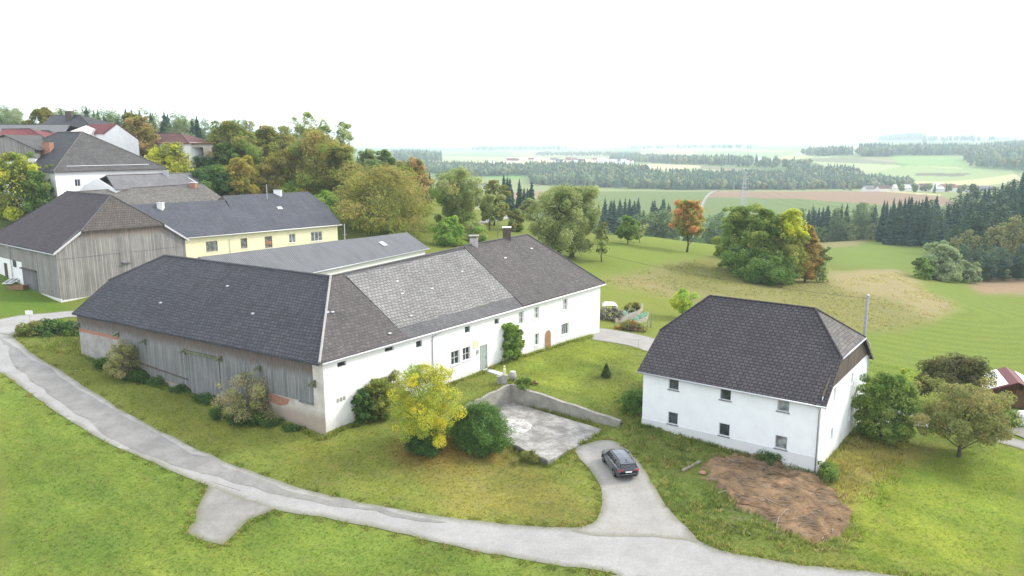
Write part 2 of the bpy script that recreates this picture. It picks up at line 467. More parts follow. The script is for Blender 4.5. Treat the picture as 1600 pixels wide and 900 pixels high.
# ------------------------------------------------------------------ mesh helpers
def uv_unwrap(me):
    nl = len(me.loops)
    if nl == 0: return
    vi = np.empty(nl, np.int32); me.loops.foreach_get("vertex_index", vi)
    co = np.empty(len(me.vertices) * 3); me.vertices.foreach_get("co", co); co = co.reshape(-1, 3)
    np_ = len(me.polygons)
    nor = np.empty(np_ * 3); me.polygons.foreach_get("normal", nor); nor = nor.reshape(-1, 3)
    tot = np.empty(np_, np.int32); me.polygons.foreach_get("loop_total", tot)
    ln = np.repeat(nor, tot, axis=0)
    t = np.stack([-ln[:, 1], ln[:, 0], np.zeros(nl)], 1)
    l = np.linalg.norm(t, axis=1)
    flat = l < .02
    t[flat] = (1, 0, 0); t[~flat] /= l[~flat][:, None]
    b = np.cross(ln, t)
    P = co[vi]
    uv = np.stack([(P * t).sum(1), (P * b).sum(1)], 1)
    lay = me.uv_layers.new(name="uv")
    lay.data.foreach_set("uv", uv.ravel())

class MB:
    def __init__(self): self.v = []; self.f = []; self.mi = []
    def add(self, vs, fs, mi=0):
        o = len(self.v)
        self.v += [tuple(map(float, p)) for p in vs]
        self.f += [tuple(i + o for i in f) for f in fs]
        self.mi += [mi] * len(fs)
        return self
    def quad(self, a, b, c, d, mi=0): return self.add([a, b, c, d], [(0, 1, 2, 3)], mi)
    def poly(self, pts, mi=0): return self.add(pts, [tuple(range(len(pts)))], mi)
    def prism(self, pts, off, mi=0):
        """polygon pts extruded by the vector off"""
        pts = [np.asarray(p, float) for p in pts]; off = np.asarray(off, float); n = len(pts)
        vs = pts + [p + off for p in pts]
        fs = [tuple(range(n))[::-1], tuple(range(n, 2 * n))] + [(i, (i + 1) % n, n + (i + 1) % n, n + i) for i in range(n)]
        # outward orientation
        nv = np.zeros(3)
        for i in range(n): nv += np.cross(pts[i] - pts[0], pts[(i + 1) % n] - pts[0])
        if nv @ off < 0: fs = [f[::-1] for f in fs]
        return self.add(vs, fs, mi)
    def obox(self, o, ex, ey, ez, mi=0):
        """box from corner o with three edge vectors"""
        o, ex, ey, ez = (np.asarray(q, float) for q in (o, ex, ey, ez))
        return self.prism([o, o + ex, o + ex + ey, o + ey], ez, mi)
    def box(self, c, s, mi=0):
        c = np.asarray(c, float); s = np.asarray(s, float)
        return self.obox(c - s / 2, (s[0], 0, 0), (0, s[1], 0), (0, 0, s[2]), mi)
    def tube(self, path, rad, n=6, mi=0, cap=True):
        path = [np.asarray(p, float) for p in path]
        if np.isscalar(rad): rad = [rad] * len(path)
        vs = []; fs = []
        for i, p in enumerate(path):
            d = path[min(i + 1, len(path) - 1)] - path[max(i - 1, 0)]
            d = d / (np.linalg.norm(d) + 1e-9)
            ref = np.array([0, 0, 1.]) if abs(d[2]) < .9 else np.array([1., 0, 0])
            s = np.cross(d, ref); s /= np.linalg.norm(s); t = np.cross(s, d)
            for k in range(n):
                a = 2 * math.pi * k / n
                vs.append(p + (s * math.cos(a) + t * math.sin(a)) * rad[i])
        for i in range(len(path) - 1):
            for k in range(n):
                fs.append((i * n + k, i * n + (k + 1) % n, (i + 1) * n + (k + 1) % n, (i + 1) * n + k))
        if cap:
            fs.append(tuple(range(n))[::-1]); fs.append(tuple((len(path) - 1) * n + k for k in range(n)))
        return self.add(vs, fs, mi)
    def lathe(self, c, prof, n=12, mi=0):
        c = np.asarray(c, float); vs = []; fs = []
        for r, z in prof:
            for k in range(n):
                a = 2 * math.pi * k / n
                vs.append(c + (r * math.cos(a), r * math.sin(a), z))
        for i in range(len(prof) - 1):
            for k in range(n):
                fs.append((i * n + k, i * n + (k + 1) % n, (i + 1) * n + (k + 1) % n, (i + 1) * n + k))
        fs.append(tuple(range(n))[::-1]); fs.append(tuple((len(prof) - 1) * n + k for k in range(n)))
        return self.add(vs, fs, mi)
    def patch(self, p00, p10, p11, p01, nu, nv, th=.16, wob=.03, mi=0, seed=0):
        """bilinear sheet with thickness: one gently uneven roof slope"""
        p00, p10, p11, p01 = (np.asarray(q, float) for q in (p00, p10, p11, p01))
        vs = []; fs = []
        for j in range(nv + 1):
            for i in range(nu + 1):
                u, v = i / nu, j / nv
                p = (p00 * (1 - u) + p10 * u) * (1 - v) + (p01 * (1 - u) + p11 * u) * v
                e = min(1, 6 * u * (1 - u) + .15)
                p[2] += wob * e * float(vnoise(np.array([p[0] + p[2]]), np.array([p[1] - p[2]]), 3.1, seed)[0])
                vs.append(p)
        n1 = len(vs); w = nu + 1
        vs += [p - (0, 0, th) for p in vs]
        for j in range(nv):
            for i in range(nu):
                a = j * w + i
                q = (a, a + 1, a + w + 1, a + w)
                fs.append(q); fs.append(tuple(x + n1 for x in q[::-1]))
        for i in range(nu):
            a = i; fs.append((a + 1, a, a + n1, a + 1 + n1))
            a = nv * w + i; fs.append((a, a + 1, a + 1 + n1, a + n1))
        for j in range(nv):
            a = j * w; fs.append((a, a + w, a + w + n1, a + n1))
            a = j * w + nu; fs.append((a + w, a, a + n1, a + w + n1))
        nrm = np.cross(p10 - p00, p01 - p00)
        if np.linalg.norm(nrm) < 1e-6: nrm = np.cross(p10 - p00, p11 - p00)
        if nrm[2] < 0: fs = [f[::-1] for f in fs]
        return self.add(vs, fs, mi)
    def build(self, name, mats, parent=None, root=None, smooth=False, uv=True):
        if not isinstance(mats, (list, tuple)): mats = [mats]
        me = bpy.data.meshes.new(name)
        off = np.zeros(3)
        r = root if root is not None else parent
        while r is not None:
            off += np.array(r.location); r = r.parent
        v = (np.array(self.v, float) - off)
        me.from_pydata([tuple(p) for p in v], [], self.f)
        for m in mats: me.materials.append(m)
        if len(mats) > 1: me.polygons.foreach_set("material_index", self.mi)
        if smooth: me.polygons.foreach_set("use_smooth", [True] * len(me.polygons))
        me.update()
        if uv: uv_unwrap(me)
        ob = bpy.data.objects.new(name, me)
        COL.objects.link(ob)
        if parent is not None: ob.parent = parent
        return ob

def mesh_np(name, v, faces4, mats, attr=None, attrname="leaf", parent=None):
    """mesh from numpy arrays of vertices and equal-sided faces, with an optional point colour"""
    me = bpy.data.meshes.new(name)
    k = faces4.shape[1]
    me.vertices.add(len(v)); me.vertices.foreach_set("co", np.asarray(v, np.float32).ravel())
    me.loops.add(faces4.size); me.loops.foreach_set("vertex_index", np.asarray(faces4, np.int32).ravel())
    me.polygons.add(len(faces4))
    me.polygons.foreach_set("loop_start", np.arange(0, faces4.size, k, dtype=np.int32))
    me.update(calc_edges=True)
    if attr is not None:
        at = me.attributes.new(attrname, 'FLOAT_COLOR', 'POINT')
        at.data.foreach_set("color", np.hstack([attr, np.ones((len(attr), 1))]).astype(np.float32).ravel())
    for m in (mats if isinstance(mats, (list, tuple)) else [mats]): me.materials.append(m)
    ob = bpy.data.objects.new(name, me)
    COL.objects.link(ob)
    if parent is not None: ob.parent = parent
    return ob

def tag(o, label=None, cat=None, group=None, kind=None):
    if label: o["label"] = label
    if cat: o["category"] = cat
    if group: o["group"] = group
    if kind: o["kind"] = kind
    return o
def thing(name, label, cat, loc, rz=0.0, group=None):
    o = bpy.data.objects.new(name, None)
    COL.objects.link(o)
    o.location = tuple(float(c) for c in loc); o.rotation_euler = (0, 0, rz)
    o.empty_display_size = .5
    return tag(o, label, cat, group)
def copy_tree(o, loc, rz=0, sc=1.0, label=None):
    """copy a thing with its parts (and their sub-parts)"""
    r = o.copy(); COL.objects.link(r)
    r.location = tuple(float(c) for c in loc); r.rotation_euler = (0, 0, rz)
    r.scale = (sc, sc, sc) if np.isscalar(sc) else sc
    if label: r["label"] = label
    for ch in list(o.children):
        c = ch.copy(); COL.objects.link(c); c.parent = r
        for g in list(ch.children):
            d = g.copy(); COL.objects.link(d); d.parent = c
    return r

# ------------------------------------------------------------------ the ground sheet
us = np.concatenate([np.linspace(-1.15, -.74, 40, endpoint=False), np.linspace(-.74, .74, 1000), np.linspace(.74, 1.15, 41)[1:]])
ys = np.concatenate([np.geomspace(16, 30, 30, endpoint=False), np.geomspace(30, 120, 330, endpoint=False), np.geomspace(120, 1400, 420, endpoint=False), np.geomspace(1400, 13000, 220)])
NU, NY = len(us), len(ys)
gx = (us[None, :] * ys[:, None]).ravel(); gy = np.repeat(ys, NU)
gz = height(gx, gy)
px_, py_ = project(gx, gy, gz)

# kinds of ground: base colours (albedo) of meadows, ploughed land, stubble
field = np.empty((len(gx), 3)); field[:] = (.125, .155, .035)
lush = np.full(len(gx), .25)
_jit = np.clip(60 / gy, .03, 1)
wx = px_ + (9 * vnoise(gx, gy, 4, 5) + 7 * vnoise(gx, gy, 1.1, 7)) * _jit; wy = py_ + (6 * vnoise(gx, gy, 5, 6) + 4 * vnoise(gx, gy, 1.3, 9)) * _jit
def region(poly, c, dry=None, ymin=0, ymax=1e9, soft=None, amt=1.0):
    m = inside(poly, wx, wy) & (gy > ymin) & (gy < ymax)
    if soft is not None: m &= vnoise(gx, gy, soft, 8) > -.35
    field[m] = field[m] * (1 - amt) + np.array(c) * amt
    if dry is not None: lush[m] = dry
GRASS_B = (.115, .155, .03)
region([(0,560),(330,760),(900,905),(0,905)], (.115, .165, .032), .15, ymax=140)
region([(20,525),(130,600),(330,712),(560,785),(905,828),(942,780),(920,700),(560,690),(420,660),(200,585)], (.135, .160, .034), .5, ymax=140)
region([(660,690),(800,700),(860,740),(930,790),(900,825),(700,800),(640,740)], (.160, .160, .042), .8, ymax=140)
region([(600,700),(680,680),(770,695),(790,715),(700,730),(620,730)], (.150, .115, .035), .6, ymax=140, soft=2)
region([(760,575),(935,522),(1010,590),(1005,640),(820,600)], (.150, .190, .034), .15, ymax=140)
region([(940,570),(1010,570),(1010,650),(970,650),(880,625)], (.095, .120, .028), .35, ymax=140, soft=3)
region([(960,655),(1010,650),(1140,690),(1270,735),(1330,840),(1280,880),(1110,850),(1040,790),(1000,720)], (.105, .135, .032), .55, ymax=140)
region([(1280,738),(1340,670),(1420,690),(1480,700),(1360,760),(1330,800)], (.19, .175, .055), .9, ymax=140)
region([(1340,760),(1480,700),(1600,710),(1600,900),(1330,885)], (.140, .185, .030), .35, ymax=140)
region([(0,420),(95,470),(120,490),(0,495)], (.085, .145, .022), .1, ymax=140)
# hill meadow behind the farm
region([(880,410),(1000,365),(1130,375),(1120,410),(1000,440),(940,470),(900,440)], (.135, .180, .036), .2, ymin=90, ymax=330)
region([(940,440),(1060,408),(1130,402),(1290,440),(1400,425),(1500,478),(1440,505),(1380,518),(1300,520),(1100,480),(1000,455)], (.165, .165, .066), .9, ymin=90, ymax=330)
region([(1290,425),(1400,420),(1500,475),(1495,490),(1450,500),(1400,470),(1300,450)], (.225, .20, .105), .9, ymin=90, ymax=330)
region([(940,430),(1010,428),(1060,460),(1040,466),(960,446)], (.20, .18, .085), .9, ymin=90, ymax=330)
region([(1040,420),(1125,398),(1180,428),(1120,450),(1060,440)], (.135, .140, .045), .7, ymin=90, ymax=330)
region([(935,450),(1000,450),(1060,472),(1120,500),(1060,560),(930,520)], (.145, .175, .038), .4, ymin=80, ymax=330)
region([(1380,520),(1450,506),(1500,480),(1430,445),(1640,440),(1640,660),(1330,640),(1350,525)], (.125, .170, .035), .3, ymin=60, ymax=330)
region([(1540,432),(1640,420),(1640,462),(1530,458),(1515,445)], (.23, .17, .115), .4, ymin=120, ymax=500)
region([(1085,372),(1300,372),(1445,384),(1450,440),(1290,410),(1085,384)], (.125, .175, .042), .3, ymin=240, ymax=520)
region([(1280,371),(1360,373),(1340,384),(1270,390)], (.19, .18, .085), .5, ymin=240, ymax=520)
_i1 = int(np.searchsorted(ys, 330))
_F = field.reshape(NY, NU, 3); _L = lush.reshape(NY, NU)
def blur(a, k):
    pad = [(k, k), (0, 0)] + [(0, 0)] * (a.ndim - 2)
    p = np.pad(a, pad, mode='edge'); a = sum(p[i:i + a.shape[0]] for i in range(2 * k + 1)) / (2 * k + 1)
    pad = [(0, 0), (k, k)] + [(0, 0)] * (a.ndim - 2)
    p = np.pad(a, pad, mode='edge'); return sum(p[:, i:i + a.shape[1]] for i in range(2 * k + 1)) / (2 * k + 1)
for _k in (5, 4):
    _F[:_i1] = blur(_F[:_i1], _k); _L[:_i1] = blur(_L[:_i1], _k)
# mowing tracks on the lower meadow: the cut grass lies in alternate bands
_m = inside([(1380,520),(1450,506),(1500,480),(1430,445),(1640,440),(1640,660),(1330,640),(1350,525)], px_, py_) & (gy > 60) & (gy < 330)
_c = at_z(1395, 470, -7)
_d = np.hypot((gx - _c[0]) * .8, gy - _c[1]) + 1.2 * vnoise(gx, gy, 20, 4)
_f = 1 + .06 * np.sin(_d * 2 * math.pi / 4.2)
field[_m] *= _f[_m][:, None]
# across the valley
G1, G2 = (.122, .165, .072), (.14, .18, .08)
PALE, STRAW, SOIL, SOIL2 = (.36, .36, .19), (.46, .40, .26), (.215, .16, .118), (.20, .155, .12)
FAR0 = 480
region([(560,240),(1640,200),(1640,345),(560,345)], (.19, .225, .105), .2, ymin=FAR0)
region([(780,282),(870,283),(940,292),(1115,295),(1090,330),(1080,375),(880,375),(780,345)], G1, .1, ymin=FAR0, ymax=1100)
region([(780,280),(850,284),(880,292),(840,310),(790,312)], (.24, .185, .12), .2, ymin=FAR0, ymax=1100)
region([(760,270),(1000,287),(1110,294),(1330,293),(1470,304),(1470,308),(1330,297),(1110,297),(1000,292),(760,279)], PALE, .2, ymin=FAR0, ymax=1100)
region([(1118,295),(1320,295),(1470,306),(1500,320),(1400,322),(1250,311),(1106,308)], SOIL, .3, ymin=FAR0, ymax=1100)
region([(1106,308),(1250,311),(1400,322),(1500,322),(1480,372),(1080,372)], G1, .1, ymin=FAR0, ymax=1100)
region([(755,272),(822,272),(822,280),(765,279)], (.14, .24, .08), .1, ymin=FAR0)
F2 = 1200
region([(660,243),(830,246),(960,250),(956,255),(830,262),(680,253)], STRAW, .1, ymin=F2)
region([(1000,256),(1100,259),(1240,268),(1235,274),(1100,270),(1010,272)], STRAW, .1, ymin=F2)
region([(1095,259),(1240,268),(1240,271),(1095,264)], (.30, .22, .17), .1, ymin=F2)
region([(820,258),(900,256),(1000,262),(1000,276),(880,270),(820,266)], PALE, .1, ymin=F2)
region([(660,238),(960,236),(1000,244),(830,246),(660,243)], (.25, .26, .14), .1, ymin=F2)
region([(1000,230),(1270,236),(1300,248),(1180,250),(1000,242)], PALE, .1, ymin=F2)
region([(1270,246),(1400,250),(1390,256),(1270,252)], (.26, .22, .18), .1, ymin=F2)
region([(1265,252),(1410,258),(1415,266),(1345,274),(1300,262)], STRAW, .1, ymin=F2)
region([(1390,243),(1500,245),(1520,262),(1410,262)], (.18, .28, .11), .1, ymin=F2)
region([(1370,268),(1420,258),(1580,266),(1600,282),(1500,296),(1420,292)], PALE, .1, ymin=F2)
region([(1430,270),(1520,271),(1500,276),(1430,274)], SOIL2, .1, ymin=F2)
region([(1270,226),(1350,227),(1345,233),(1260,236)], PALE, .1, ymin=F2)
region([(1310,238),(1345,236),(1345,243),(1260,247)], (.21, .29, .14), .1, ymin=F2)
region([(1395,224),(1430,226),(1420,234),(1390,236)], PALE, .1, ymin=F2)
_far = (gy > 1500) & (vnoise(gx, gy * .6, 420, 11) > .25)
field[_far] *= (.62, .80, .70)
_hill = gy < 480
_m = _hill & (px_ < 560) & (gy > 125)
field[_m] = (.10, .13, .035)
# the bare earth in front of the white house, with low heaps
DIRT = [(1098,722),(1150,712),(1215,722),(1262,738),(1300,762),(1330,800),(1318,838),(1285,848),(1230,832),(1160,790),(1105,752)]
_near = gy < 90
_m = _near & inside(DIRT, px_ + 9 * vnoise(gx, gy, .9, 3) + 7 * vnoise(gx, gy, .35, 33), py_ + 6 * vnoise(gx, gy, .8, 4) + 5 * vnoise(gx, gy, .33, 34))
_s = vnoise(gx, gy, .55, 12)
_e = np.array([.175, .120, .076])
field[_m] = _e * (1 + .25 * vnoise(gx, gy, 1.4, 13)[_m] + .2 * _s[_m] + .22 * vnoise(gx * 1.8 + gy, gy * .6 - gx * .3, .5, 15)[_m])[:, None]
lush[_m] = .12
gz[_m] += .16 + .20 * vnoise(gx, gy, 1.3, 14)[_m] + .10 * _s[_m]
# a few rank and worn patches in the near lawns
_t = vnoise(gx, gy, 3.4, 21) + .5 * vnoise(gx, gy, 1.2, 22)
_l = _near & ~_m
field[_l] *= (1 + .16 * _t[_l])[:, None] * (1 + .10 * vnoise(gx, gy, 5.5, 23)[_l])[:, None] ** np.array([1.0, .4, .2])

field *= np.array([1.07, 1.05, 1.08])
# lighter, yellower swaths left by the mower in the lawn below the road
_q1, _q2 = gx * .78 - gy * .62, gx * .62 + gy * .78
_sw = vnoise(_q1, _q2 * 4.0, 6.0, 51) * .6 + vnoise(_q1, _q2 * 5.0, 3.0, 52) * .4
_mw = _near & ~inside(DIRT, px_, py_) & ((py_ > 560) | (px_ > 1300))
field[_mw] *= (1 + .20 * _sw[_mw])[:, None] ** np.array([1.25, .8, .9])
idx = np.arange(NU * NY).reshape(NY, NU)
quads = np.stack([idx[:-1, :-1], idx[:-1, 1:], idx[1:, 1:], idx[1:, :-1]], -1).reshape(-1, 4)
ground = mesh_np("ground", np.stack([gx, gy, gz], 1), quads, M['ground'], field, "field")
at = ground.data.attributes.new("lush", 'FLOAT', 'POINT'); at.data.foreach_set("value", lush.astype(np.float32))
ground.data.polygons.foreach_set("use_smooth", [True] * len(ground.data.polygons))
tag(ground, "rolling green meadows, lawns and farmland", None, None, "structure")
GZMIN = float(gz.min())

# ------------------------------------------------------------------ roads: draped sheets
def smooth_px(pts, n=6):
    """Catmull-Rom through points"""
    P = [np.array(p, float) for p in pts]; out = []
    for i in range(len(P) - 1):
        p0, p1, p2, p3 = P[max(i - 1, 0)], P[i], P[i + 1], P[min(i + 2, len(P) - 1)]
        for k in range(n):
            t = k / n
            out.append(.5 * ((2 * p1) + (-p0 + p2) * t + (2 * p0 - 5 * p1 + 4 * p2 - p3) * t * t + (-p0 + 3 * p1 - 3 * p2 + p3) * t ** 3))
    out.append(P[-1]); return out
def drape(name, outline_px, mat, off, step=1.0, ragged=.12, label=None):
    w = [ground_hit(*p)[:2] for p in outline_px]
    w = [p + ragged * np.array([vnoise(p[:1], p[1:], 1.1, 31)[0], vnoise(p[:1], p[1:], 1.3, 32)[0]]) for p in w]
    n = len(w); A = np.array(w); ROADS.append(A)
    pts = [Vector(p) for p in w]
    lo, hi = A.min(0), A.max(0)
    X, Y = np.meshgrid(np.arange(lo[0], hi[0], step), np.arange(lo[1], hi[1], step))
    X = X.ravel(); Y = Y.ravel()
    m = inside(A, X, Y)
    X = X[m]; Y = Y[m]
    if len(X):
        d = np.min(np.hypot(X[:, None] - A[None, :, 0], Y[:, None] - A[None, :, 1]), 1)
        k = d > step * .45
        pts += [Vector((a, b)) for a, b in zip(X[k], Y[k])]
    edges = [(i, (i + 1) % n) for i in range(n)]
    vs, _, fs, _, _, _ = delaunay_2d_cdt(pts, edges, [list(range(n))], 1, 1e-4)
    V = np.array([(v.x, v.y) for v in vs])
    z = height(V[:, 0], V[:, 1]) + off
    d = np.min(np.hypot(V[:, 0, None] - A[None, :, 0], V[:, 1, None] - A[None, :, 1]), 1)
    b = MB(); b.add(np.column_stack([V, z]), [f if (V[f[1]] - V[f[0]])[0] * (V[f[2]] - V[f[0]])[1] - (V[f[1]] - V[f[0]])[1] * (V[f[2]] - V[f[0]])[0] > 0 else f[::-1] for f in fs])
    ob = b.build(name, mat, smooth=True, uv=False)
    a = ob.data.attributes.new("across", 'FLOAT', 'POINT'); a.data.foreach_set("value", np.clip(1 - d / 1.2, 0, 1).astype(np.float32))
    return tag(ob, label, None, None, "structure")
road_up = smooth_px([(-260,548),(-140,532),(-60,520),(-20,516),(10,520),(32,537),(62,560),(130,602),(215,655),(330,712),(450,757),(560,785),(700,808),(820,822),(900,826)])
road_up2 = smooth_px([(900,826),(960,822),(1050,826),(1085,842),(1120,858),(1180,872),(1260,885),(1340,893),(1420,902),(1520,912),(1700,930)])
road_dn = smooth_px([(1700,975),(1520,950),(1000,907),(960,897),(880,885),(760,865),(640,838),(520,812),(425,795),(330,762),(250,728),(180,698),(100,652),(40,610),(0,583),(-60,560),(-140,566),(-260,590)])
ROADS = []
drape("road", road_up[:-1] + road_up2 + road_dn, M['road'], .045, 1.0, .12, "narrow grey asphalt village road curving past the farm")
drape("road", smooth_px([(2,530),(52,562),(125,608),(212,662),(328,718),(448,763),(558,791),(700,815),(640,812),(480,782),(340,748),(225,712),(150,668),(80,616),(20,572)], 5), M['road_dark'], .06, .8, .35, "darker resurfaced strip along the upper half of the road")
drape("driveway", smooth_px([(896,829),(925,818),(941,792),(938,762),(920,732),(896,706),(903,697),(930,690),(960,690),(988,712),(1012,745),(1030,772),(1048,800),(1090,846),(1060,843),(980,838),(930,838),(896,832)], 4), M['drive'], .055, .7, .15, "short grey driveway where the car is parked")
drape("lay_by", smooth_px([(316,748),(323,765),(308,800),(294,834)], 5)[:-1] + smooth_px([(294,834),(318,846),(348,851)], 4)[:-1] + smooth_px([(348,851),(378,826),(402,806),(428,795)], 5)[:-1] + [(428,795),(440,786),(380,770)], M['apron'], .04, .7, .2, "worn asphalt stub branching off the road")
drape("side_road", smooth_px([(-30,505),(10,497),(40,492),(80,489),(112,486),(150,486),(150,497),(110,496),(75,503),(45,514),(22,524),(0,522),(-30,520)], 4), M['road'], .05, 1.0, .1, "side road turning off behind the barn")
drape("lane", smooth_px([(925,520),(935,513),(960,516),(1010,526),(1060,540),(1120,556),(1120,580),(1020,552),(980,540),(925,531)], 4), M['drive'], .05, 1.0, .1, "pale lane between the farmhouse and the garden")
drape("lane", smooth_px([(1370,646),(1415,641),(1440,646),(1500,662),(1600,690),(1700,716),(1900,768),(1900,800),(1700,741),(1600,704),(1560,692),(1500,676),(1440,668),(1400,664),(1370,664)], 4), M['drive'], .05, 1.0, .12, "pale lane behind the white house")
drape("parking_area", smooth_px([(1566,672),(1600,668),(1660,672),(1760,684),(1760,706),(1660,690),(1600,686)], 4), M['apron'], .09, 1.0, .1, "dark paved yard beside the log cabin")
drape("path", smooth_px([(1119,297),(1106,303),(1097,315),(1091,332),(1080,350),(1084,352),(1095,334),(1101,316),(1111,304),(1123,298)], 4), M['drive'], .4, 6.0, .3, "pale field track climbing between the far fields")
drape("path", smooth_px([(750,352),(770,347),(792,343),(806,336),(810,331),(800,330),(785,337),(760,343),(745,348)], 4), M['drive'], .12, 1.5, .1, "farm track through the orchard slope")

# ------------------------------------------------------------------ building helpers
Z = np.array([0, 0, 1.])
def v2(a): return np.array([a[0], a[1]], float)
def unit(a): a = v2(a); return a / np.linalg.norm(a)
class Frame:
    """oblique ground frame: origin, two ground directions"""
    def __init__(self, o, t, b): self.o = v2(o); self.t = v2(t); self.b = v2(b)
    def __call__(self, a, b, z): p = self.o + self.t * a + self.b * b; return np.array([p[0], p[1], z])

class Wall:
    """a vertical plane: origin o, tangent t, outward normal n"""
    def __init__(self, o, t, n): self.o = v2(o); self.t = unit(t); self.n = unit(n)
    def __call__(self, a, z, out=0.0): p = self.o + self.t * a + self.n * out; return np.array([p[0], p[1], z])
    def face(self, mb, a0, a1, z0, z1, opens=(), depth=.18, mi=0, out=0.0):
        A = sorted({a0, a1, *[x for o in opens for x in o[:2]]}); H = sorted({z0, z1, *[x for o in opens for x in o[2:4]]})
        flip = np.cross([*self.t, 0], Z)[:2] @ self.n < 0
        def q(p, r, s_, t_):
            mb.quad(*((p, r, s_, t_) if not flip else (t_, s_, r, p)), mi)
        for i in range(len(A) - 1):
            for j in range(len(H) - 1):
                ca, ch = (A[i] + A[i + 1]) / 2, (H[j] + H[j + 1]) / 2
                if any(o[0] < ca < o[1] and o[2] < ch < o[3] for o in opens): continue
                q(self(A[i], H[j], out), self(A[i + 1], H[j], out), self(A[i + 1], H[j + 1], out), self(A[i], H[j + 1], out))
        for o in opens:
            l, r, lo, hi = o[:4]; d = out - depth
            q(self(l, lo, out), self(l, lo, d), self(l, hi, d), self(l, hi, out))
            q(self(r, lo, d), self(r, lo, out), self(r, hi, out), self(r, hi, d))
            q(self(l, lo, out), self(r, lo, out), self(r, lo, d), self(l, lo, d))
            q(self(l, hi, d), self(r, hi, d), self(r, hi, out), self(l, hi, out))
    def slab(self, mb, a0, a1, z0, z1, out0, out1, mi=0):
        mb.prism([self(a0, z0, out0), self(a1, z0, out0), self(a1, z1, out0), self(a0, z1, out0)], [*(self.n * (out1 - out0)), 0], mi)
    def poly(self, mb, pts, out0, out1, mi=0):
        mb.prism([self(a, z, out0) for a, z in pts], [*(self.n * (out1 - out0)), 0], mi)

def window(root, w, l, r, lo, hi, depth=.13, frame='frame_white', pane='glass', bars=(1, 0), sill='sill', fw=.07, surround=None, label=None):
    f = MB(); d = -depth
    w.slab(f, l, l + fw, lo, hi, d - .05, d); w.slab(f, r - fw, r, lo, hi, d - .05, d)
    w.slab(f, l + fw, r - fw, lo, lo + fw, d - .05, d - .003); w.slab(f, l + fw, r - fw, hi - fw, hi, d - .05, d - .003)
    for k in range(bars[0]):
        m = l + (r - l) * (k + 1) / (bars[0] + 1); w.slab(f, m - fw * .45, m + fw * .45, lo + fw, hi - fw, d - .045, d - .006)
    for k in range(bars[1]):
        m = lo + (hi - lo) * (k + 1) / (bars[1] + 1); w.slab(f, l + fw, r - fw, m - .02, m + .02, d - .043, d - .009)
    if surround:
        for (a, b_, c, e) in ((l - .12, l, lo - .1, hi + .12), (r, r + .12, lo - .1, hi + .12), (l, r, hi, hi + .12)):
            w.slab(f, a, b_, c, e, .002, .03)
    fo = f.build("window", M[frame], root)
    if label: fo["label"] = label
    g = MB(); w.slab(g, l + .01, r - .01, lo + .01, hi - .01, d - .04, d - .03)
    g.build("pane", M[pane], fo)
    if sill:
        s_ = MB(); w.slab(s_, l - .08, r + .08, lo - .08, lo - .01, d, .09)
        s_.build("sill", M[sill], fo)
    return fo

def downpipe(root, pts, mat='metal', r=.05, name="downpipe"):
    m = MB(); m.tube(pts, r, 8); return m.build(name, M[mat], root, smooth=True)

def chimney(root, p, s, h, mat, cap='concrete', below=1.0, roof=None, pots=False):
    m = MB(); m.box((p[0], p[1], p[2] + (h - below) / 2), (s[0], s[1], h + below))
    c = m.build("chimney", M[mat], roof or root)
    k = MB()
    if pots:
        for dx in (-.4, .4):
            for dy in (-.4, .4): k.box((p[0] + dx * s[0], p[1] + dy * s[1], p[2] + h + .12), (.12, .12, .24))
        k.box((p[0], p[1], p[2] + h + .28), (s[0] + .3, s[1] + .3, .08))
    else:
        k.box((p[0], p[1], p[2] + h + .04), (s[0] + .14, s[1] + .14, .08))
    if c.parent is root: k.build("chimney_cap", M[cap], c)
    else: k.build("chimney_cap", M[cap], roof)
    return c

# ================================================================== the long farmhouse
E1 = v2((-15.97, 61.46)); FA = unit((28.06, 37.01)); FB = unit((-31.52, 19.85))
F = Frame(E1, FA, FB)
farm = thing("farmhouse", "long L-shaped white farmhouse with an attached weathered timber barn wing and dark tiled roof", "farmhouse", (*F(8, 8, 0)[:2], 0))
nW = unit((FA[1], -FA[0]))                                  # outward from the white front
wW = Wall(F(0, 0, 0)[:2] - nW * .4, FA, nW)                # white front wall, coordinate A
nB = unit((-FB[1], FB[0])); nB = nB if nB @ FA < 0 else -nB
wB = Wall(F(0, 0, 0)[:2] - nB * .4, FB, nB)                # barn front wall, coordinate B
vents = [(2.2, 3.2, 5.2, 5.62), (7.75, 8.85, 5.35, 5.72), (11.8, 12.65, 4.88, 5.52), (18.95, 19.8, 4.92, 5.58), (23.85, 24.65, 4.9, 5.5)]
stable = [(16.75, 18.05, 1.95, 3.4), (18.55, 19.75, 2.0, 3.4)]
upper = [(28.25, 29.1, 4.1, 5.5), (31.25, 32.1, 4.15, 5.5), (37.25, 38.2, 4.1, 5.5)]
lower = [(28.25, 29.0, .9, 2.2), (31.35, 32.1, .95, 2.35), (36.9, 38.5, 1.05, 2.45)]
wins = stable + upper + lower
door_o = [(21.3, 22.6, .35, 3.05)]
m = MB(); wW.face(m, .42, 46.0, -2.5, 6.3, vents + wins + door_o, depth=.25)
